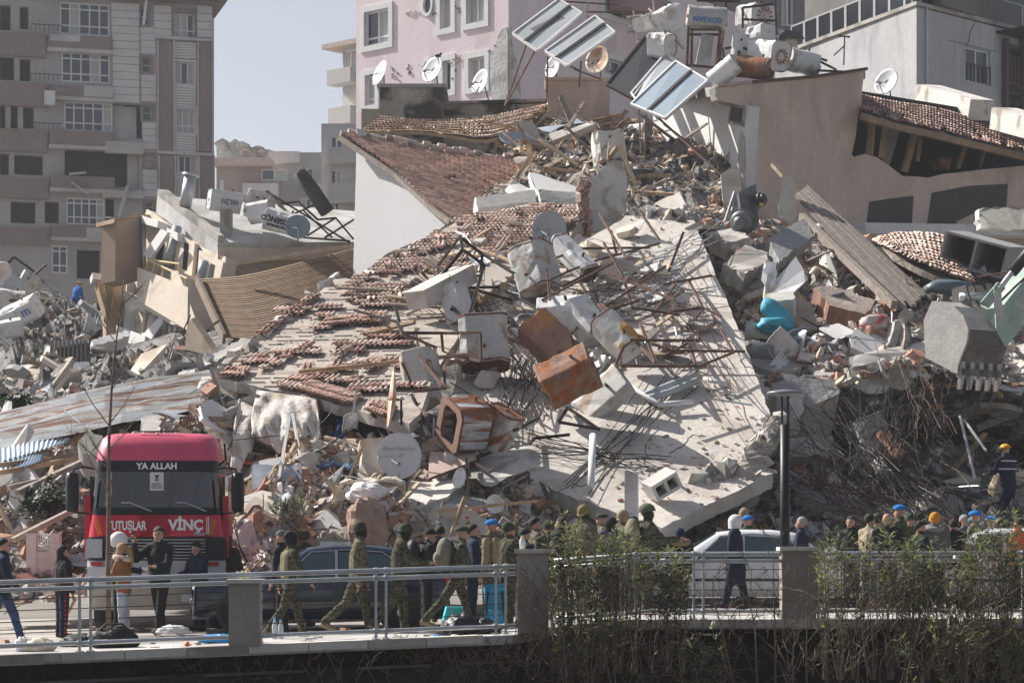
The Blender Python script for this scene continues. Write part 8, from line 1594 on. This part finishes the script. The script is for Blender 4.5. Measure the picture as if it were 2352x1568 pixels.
person('soldier with sand coloured backpack taking a long stride', 1050, 37.2, 1.72, .05, camo_g, camo_g, bootm, 'beret', olive, swing=(.32, -.55), knee=(.12, .22), lean=.13, arms=armw, extra=pack(cloth('pack', (.20, .185, .14))))
person('person in dark navy jacket right behind the striding soldier', 1085, 38.4, 1.72, .1, navy_c, navy_c, darkb, 'short', hair_d, arms=relax, bulk=1.08)
person('soldier in blue beret with both hands raised to his head', 1129, 42.2, 1.82, 1.5, camo_t, camo_t, bootm, 'beret', beretm, vest=tanb, arms=((1.9, .9, 1.6), (1.9, .9, 1.6)))
person('soldier in dark cap beside the railing end', 1167, 38.6, 1.72, .5, camo_g, camo_g, bootm, 'beanie', olive, arms=armf, bulk=1.1)
person('person in dark jacket bending by the capped pillar', 1199, 40.2, 1.64, .6, navy_c, greyc, darkb, 'short', hair_d, head=(.3, 0), arms=armf)
person('dark haired soldier behind the capped pillar looking right', 1228, 43.2, 1.82, .2, camo_t, camo_t, bootm, 'short', hair_d, arms=relax)
# behind the left oleander
person('soldier in mustard green knit cap behind the left oleander', 1340, 41.0, 1.86, .8, camo_t, camo_g, bootm, 'beanie', cloth('cap_ochre', (.22, .17, .07)), mask=black_c, arms=relax)
person('person in black hood and purplish jacket behind the left oleander', 1403, 42.0, 1.68, 1.9, purp, black_c, darkb, 'hood', black_c, mask=black_c, bulk=1.1)
person('soldier in tan knit cap facing right behind the oleander', 1430, 43.0, 1.80, .3, camo_t, camo_g, bootm, 'beanie', tanb, arms=armf)
person('soldier in green combat helmet behind the left oleander', 1484, 38.8, 1.84, .2, camo_g, camo_g, bootm, 'helmet', green_h, bulk=1.15, mask=olive, arms=((.3, .15, .9), (.7, .15, 1.0)), extra=pack(vestm))
person('person in dark cap and brown fur collar before the white car', 1562, 40.0, 1.46, 1.7, black_c, black_c, darkb, 'beanie', navy_c, bulk=1.16, extra=furcol(fur))
person('person in white hood and long navy coat walking past the white car', 1690, 43.2, 1.72, 2.85, navy_c, navy_c, darkb, 'hood', white_c, bulk=1.12, head=(.1, 0), swing=(.25, -.2), extra=lambda t, sk: MB().lathe([(.17, 0), (.19, .3), (.17, .5)], V(0, 0, .45), (0, 0, 1), 14).build('coat_skirt', navy_c, t, True, local=True))
person('soldier in tan knit cap behind the white car', 1709, 48.0, 1.80, 1.8, camo_t, camo_t, bootm, 'beanie', tanb, gz=.18)
person('soldier in blue beret behind the white car', 1718, 47.2, 1.76, 1.6, camo_g, camo_g, bootm, 'beret', beretm, gz=.08)
person('grey haired person in navy jacket beside the lamp post', 1842, 42.8, 1.68, 2.9, navy_c, navy_c, darkb, 'short', hair_g, bulk=1.08)
for i, (x_, d_, h_, tp, ht, hm_) in enumerate(((700, 42.6, 1.70, olive, 'beanie', olive), (1010, 42.8, 1.74, navy_c, 'short', hair_d), (1260, 42.0, 1.70, camo_g, 'beanie', olive), (1290, 44.0, 1.75, black_c, 'short', hair_d), (1385, 44.6, 1.78, camo_t, 'beret', olive), (1455, 45.0, 1.72, greyc, 'cap', navy_c), (1955, 45.0, 1.72, black_c, 'short', hair_d), (2090, 46.0, 1.76, camo_g, 'beanie', olive), (2215, 45.6, 1.74, greyc, 'short', hair_g), (2275, 45.2, 1.72, camo_t, 'beret', beretm))):
    person(['person in olive cap far behind the dark car', 'person in navy jacket standing behind the black capped person', 'soldier in olive cap half hidden by the first oleander tips', 'person in black jacket right of the capped pillar soldiers', 'soldier in olive beret behind the purplish jacket', 'person in grey jacket and navy cap behind the oleander soldiers', 'person in black at the left of the right hand crowd', 'soldier in olive cap behind the bereted soldier at right', 'grey haired person right of the mustard cap', 'second soldier in blue beret at far right'][i], x_, d_, h_, 1.2+.5*i, tp, greyc, darkb, ht, hm_, arms=relax)
# behind the right oleanders
person('dark haired person in khaki jacket behind the right oleander', 1997, 43.4, 1.74, .7, khaki, greyc, darkb, 'short', hair_d)
person('person in olive knit cap between the khaki jacket and the bald person', 2015, 44.2, 1.74, 1.5, khaki, greyc, darkb, 'beanie', olive)
person('bald person in black jacket behind the right oleander', 2038, 42.6, 1.74, 1.5, black_c, black_c, darkb, None, None, bulk=1.15)
person('soldier in blue beret facing left above the right oleander', 2070, 44.4, 1.92, 2.7, camo_g, camo_g, bootm, 'beret', beretm)
person('dark haired person in black jacket right of the bereted soldier', 2112, 42.4, 1.60, .3, black_c, black_c, darkb, 'short', hair_d)
person('person in mustard knit cap with grey fleece collar', 2147, 43.0, 1.74, 1.6, greyc, black_c, darkb, 'beanie', mustard, bulk=1.2, extra=furcol(M('grey_fur', (.36, .35, .34), .95, .2, 20, .8)))
person('person with black hair beside the mustard cap', 2190, 43.4, 1.64, 1.5, black_c, black_c, darkb, 'short', hair_d)
person('soldier in blue beret and turquoise face mask at far right', 2242, 44.0, 1.80, 2.6, camo_t, camo_t, bootm, 'beret', beretm, extra=lambda t, sk: MB().ball(sk[1]+V(.07, 0, -.05), (.06, .07, .05), 0, 10, 6).build('face_mask', cloth('turq', (.03, .30, .38)), t, True, local=True))
person('person in orange vest at the right edge', 2341, 43.0, 1.66, 2.4, oranj, black_c, darkb, 'short', hair_d)
person('rescue worker in yellow hard hat and navy uniform with pale bands in the hollow', 2316, 53.8, 1.8, 2.2, navy_c, navy_c, darkb, 'hard_hat', yel_h, lean=.1, head=(.2, 0), bulk=1.15, arms=((.5, .1, .9), (.6, .2, 1.0)), gz=CZ+(HY-1204)/F*53.8, extra=hivis)
person('rescue worker in sand jacket and yellow hat crouching left of the other worker', 2284, 54.6, 1.7, .4, khaki, greyc, darkb, 'hard_hat', yel_h, lean=.5, head=(.3, 0), arms=((.9, .1, .5), (.9, .1, .5)), gz=CZ+(HY-1215)/F*54.6)
person('rescue worker in bright blue jacket and yellow hard hat sitting on the left heap', 173, 106, 1.72, 1.0, blue_c, navy_c, darkb, 'hard_hat', yel_h, lean=.35, swing=(1.35, 1.35), knee=(1.5, 1.5), head=(.3, 0), bulk=1.1, gz=CZ+(HY-716)/F*106)
build_people()
# ------------------------------------------------------------------ plants
def leaf_mat(name, c):
    m = M(name, c, .45, .25, 6, spec=.5); n = m.node_tree; b = n.nodes['Principled BSDF']; tr = n.nodes.new('ShaderNodeBsdfTranslucent'); mx = n.nodes.new('ShaderNodeMixShader'); mx.inputs[0].default_value = .42
    tr.inputs[0].default_value = (c[0]*1.5, c[1]*1.6, c[2], 1); n.links.new(b.outputs[0], mx.inputs[1]); n.links.new(tr.outputs[0], mx.inputs[2]); n.links.new(mx.outputs[0], n.nodes['Material Output'].inputs['Surface']); return m
leafm = [leaf_mat('oleander_leaf_%d' % i, c) for i, c in enumerate(((.10, .115, .06), (.065, .085, .045), (.19, .19, .115), (.24, .18, .10)))]
bark = M('bark', (.16, .12, .09), .95, .3, 8, .4); twig = M('twig', (.20, .155, .125), .95, .25, 8, .3); dry = M('dry_vine', (.19, .13, .095), .95, .3, 8, .3)
def shrub(label, x0, x1, top, base_y, d0, d1, n, seed, per=32, spread=.35, name='oleander_bush', leaf=(.11, .18, .021), mats=leafm, hi=1.0):
    rng = random.Random(seed); xm = (x0+x1)/2; dm = (d0+d1)/2; c = P(xm, base_y, dm); t = thing(name, label, 'bush', c); st = MB(); lf = MB()
    for _ in range(n):
        x = rng.uniform(x0, x1); d = rng.uniform(d0, d1); ty = top+((x-xm)/(x1-x0)*2)**2*45+abs(rng.gauss(0, 1))*75-rng.random()*14; ty = min(ty, base_y-60)
        tip = P(x, ty, d); rt_ = x0+(x1-x0)*(.2+.3*round((x-x0)/(x1-x0)*2)); b = P(rt_+rng.uniform(-7, 7), base_y, dm+(d-dm)*.4); mid = b.lerp(tip, .5)+V(rng.gauss(0, .10), rng.gauss(0, .08), .05); pts = [b, b.lerp(mid, .5)+V(rng.gauss(0, .03), 0, 0), mid, mid.lerp(tip, .55)+V(rng.gauss(0, .04), 0, .02), tip]
        st.path(pts, [.010, .008, .007, .005, .002], 5)
        for k in range(per):
            u = 1-abs(rng.gauss(0, .36)); u = max(.12, u) if u > 0 else rng.uniform(.2, 1); i = min(int(u*4), 3); p = pts[i].lerp(pts[i+1], u*4-i); ax = (pts[i+1]-pts[i]).normalized()
            a = rng.uniform(0, 6.28); rad = ax.orthogonal().normalized(); rad.rotate(Matrix.Rotation(a, 3, ax)); dr = (ax*rng.uniform(.25, .9)+rad+V(0, 0, -.15)).normalized(); L = rng.uniform(leaf[0], leaf[1]); w = dr.cross(ax); w = w.normalized()*leaf[2] if w.length > 1e-3 else V(leaf[2], 0, 0)
            q = p+dr*.02; m_ = rng.choices((0, 1, 2, 3), (5, 4, 3, 1.2 if u > .5 else 4))[0]; nn = dr.cross(w).normalized()*.004
            lf.add([q, q+dr*L*.45+w+nn, q+dr*L, q+dr*L*.45-w+nn], [(0, 1, 2), (0, 2, 3)], m_)
    st.build('stems', twig, t); lf.build('foliage', mats, t); return t
shrub('oleander bush rising beside the capped pillar', 1255, 1350, 1178, 1545, 34.3, 35.1, 34, 1); shrub('oleander bush in front of the helmeted soldier', 1360, 1480, 1205, 1545, 34.3, 35.2, 34, 2); shrub('low oleander bush before the white car', 1480, 1590, 1245, 1545, 34.3, 35.1, 18, 3)
shrub('oleander bush right of the lamp post pillar', 1875, 1985, 1215, 1560, 34.0, 35.0, 24, 4); shrub('oleander bush below the bald person', 1980, 2110, 1205, 1560, 34.0, 35.0, 32, 5); shrub('wide oleander bush below the mustard cap', 2100, 2230, 1235, 1560, 33.8, 35.0, 34, 6); shrub('tall oleander bush at the right edge', 2215, 2400, 1175, 1560, 33.6, 35.0, 62, 7)
shrub('small oleander clump hanging over the river wall', 1270, 1440, 1370, 1620, 33.4, 34.3, 24, 8, 30); shrub('dark shrub in front of the river wall below the bushes', 1560, 1720, 1440, 1640, 33.4, 34.2, 14, 9, 30); shrub('tangled shrub low at the right corner', 2050, 2380, 1400, 1640, 33.0, 34.0, 34, 10, 30)
shrub('dark green laurel shrub behind the left mirror of the truck', 55, 175, 1090, 1215, 47.5, 48.6, 46, 11, 60, name='laurel_shrub', leaf=(.07, .13, .03), mats=[M('laurel_%d' % i, c, .5, .25, 6) for i, c in enumerate(((.03, .055, .022), (.02, .035, .018), (.05, .075, .028), (.04, .05, .02)))])
shrub('small spiky green plant behind the first soldier', 620, 690, 1170, 1215, 46.2, 46.6, 14, 12, 30, name='green_plant', leaf=(.14, .26, .012), mats=[M('agave_%d' % i, (.14, .16, .075), .6, .2, 6) for i in range(4)])
shrub('bit of greenery below the lattice of the yellow house', 395, 425, 805, 850, 76, 77, 16, 13, 36, name='green_plant', leaf=(.12, .22, .05)); shrub('ivy patch at the left edge above the corrugated roof', -10, 65, 915, 975, 61, 62, 22, 14, 40, name='green_plant', leaf=(.1, .2, .05), mats=[M('laurel_%d' % i, (.03, .05, .02)) for i in range(4)])
def sapling(label, pts, d, r0, seed, nb=9, blen=.55, up=.75):
    rng = random.Random(seed); q = [P(x, y, d) for x, y in pts]; t = thing('bare_sapling', label, 'tree', q[0]); n = len(q); MB().path(q, [lerp(r0, r0*.18, i/(n-1)) for i in range(n)], 7).build('trunk', bark, t, True); m = MB()
    for k in range(nb):
        u = rng.uniform(.35, .98); i = min(int(u*(n-1)), n-2); p = q[i].lerp(q[i+1], u*(n-1)-i); dr = V(rng.choice((-1, 1))*rng.uniform(.35, 1), rng.uniform(-.4, .4), up).normalized(); L = blen*rng.uniform(.5, 1.3)*(1.15-u*.5); e = p+dr*L*.6+V(0, 0, .02); e2 = p+dr*L+V(0, 0, L*.15); m.path([p, e, e2], [r0*.35*(1.1-u*.6), r0*.2, .0025], 5)
        for _ in range(3): v = rng.uniform(.3, .95); b = p.lerp(e2, v); dd = (dr+V(rng.uniform(-.8, .8), rng.uniform(-.4, .4), rng.uniform(0, .5))).normalized(); m.path([b, b+dd*L*.35], [.004, .0015], 4)
    m.build('branches', twig, t); return t
sapling('tall bare sapling in front of the red truck', [(250, 1470), (248, 1300), (250, 1150), (250, 1020), (256, 900), (265, 800), (285, 640)], 35.6, .042, 1, 16, .75)
for i, (pts, lab) in enumerate([([(1782, 1640), (1780, 1450), (1776, 1330), (1778, 1235)], 'straight bare sapling just left of the lamp post'), ([(1690, 1600), (1660, 1450), (1640, 1380), (1635, 1320)], 'thin bare sapling below the white hooded person'), ([(1740, 1600), (1735, 1450), (1722, 1380), (1728, 1300)], 'thin bare stem between the hooded person and the lamp post'), ([(1855, 1640), (1852, 1500), (1855, 1390), (1858, 1300)], 'bare stem right of the lamp post'), ([(1900, 1640), (1898, 1480), (1895, 1330), (1893, 1250)], 'long straight stem before the right oleander'), ([(1820, 1640), (1822, 1500), (1826, 1420)], 'short stem below the lamp post'), ([(1960, 1640), (1975, 1500), (2010, 1430), (2030, 1390)], 'leaning bare branch low at right'), ([(2110, 1640), (2120, 1560), (2160, 1480), (2190, 1440)], 'bare forked branch at bottom right'), ([(2080, 1640), (2085, 1540), (2110, 1450), (2120, 1400)], 'upright bare twig at bottom right'), ([(2000, 1640), (1990, 1520), (1980, 1440), (1976, 1360)], 'bare stem in front of the second right oleander'), ([(2120, 1600), (2200, 1545), (2250, 1500), (2262, 1480)], 'long bare bough curving to the lower right'), ([(1935, 1640), (1930, 1540), (1942, 1450)], 'grey bare stem among the lower twigs')]): sapling(lab, pts, 33.2+.08*(i % 4), .016, 20+i, 9, .42)
def vines(label, x0, x1, y0, y1, d, n, seed, L=1.2, dirz=-1):
    rng = random.Random(seed); m = MB()
    for _ in range(n):
        p = P(rng.uniform(x0, x1), rng.uniform(y0, y1), d+rng.uniform(-.15, .15)); q = [p]; v = V(rng.uniform(-.6, .6), rng.uniform(-.2, .2), dirz).normalized()
        for k in range(7): v = (v+V(rng.gauss(0, .45), rng.gauss(0, .15), rng.gauss(0, .35))).normalized(); q.append(q[-1]+v*L/7*rng.uniform(.5, 1.2))
        m.path(q, [.007*(1-.1*k) for k in range(8)], 4)
    return tag(m.build('dry_creeper', dry), label, 'creeper', kind='stuff')
vines('dry brown creeper hanging over the river wall under the garbage bags', 880, 1260, 1455, 1500, 34.0, 150, 1, .9); vines('dry creeper climbing the capped pillar', 1190, 1270, 1300, 1450, 34.05, 60, 2, .8); vines('thin dry creeper strands on the dark river wall at left', 30, 900, 1490, 1530, 33.0, 50, 3, .9); vines('dry creeper below the left oleanders', 1260, 1700, 1420, 1540, 33.8, 80, 4, 1.0); vines('mass of dry twigs in front of the right oleanders', 1780, 2352, 1330, 1600, 33.3, 170, 5, 1.0, .6); vines('dry twigs tangled in the right railing', 1600, 1800, 1300, 1420, 34.9, 46, 6, .7)
vines('brown dry leaves strands in the left oleander', 1380, 1580, 1310, 1420, 34.4, 80, 7, .6)

# ------------------------------------------------------------------ hazy air
hz = MB(); hz.box(-420, 420, -6, 700, -8, 110); ho = hz.build('haze', [], None); tag(ho, 'thin dusty haze over the town', 'haze', kind='stuff')
hm = bpy.data.materials.new('haze_air'); hm.use_nodes = True; hn = hm.node_tree; [hn.nodes.remove(n) for n in list(hn.nodes) if n.type != 'OUTPUT_MATERIAL']
pv_ = hn.nodes.new('ShaderNodeVolumePrincipled'); pv_.inputs['Density'].default_value = .0004; pv_.inputs['Color'].default_value = (.90, .92, .98, 1); pv_.inputs['Anisotropy'].default_value = .2
hn.links.new(pv_.outputs[0], [n for n in hn.nodes if n.type == 'OUTPUT_MATERIAL'][0].inputs['Volume']); ho.data.materials.append(hm)
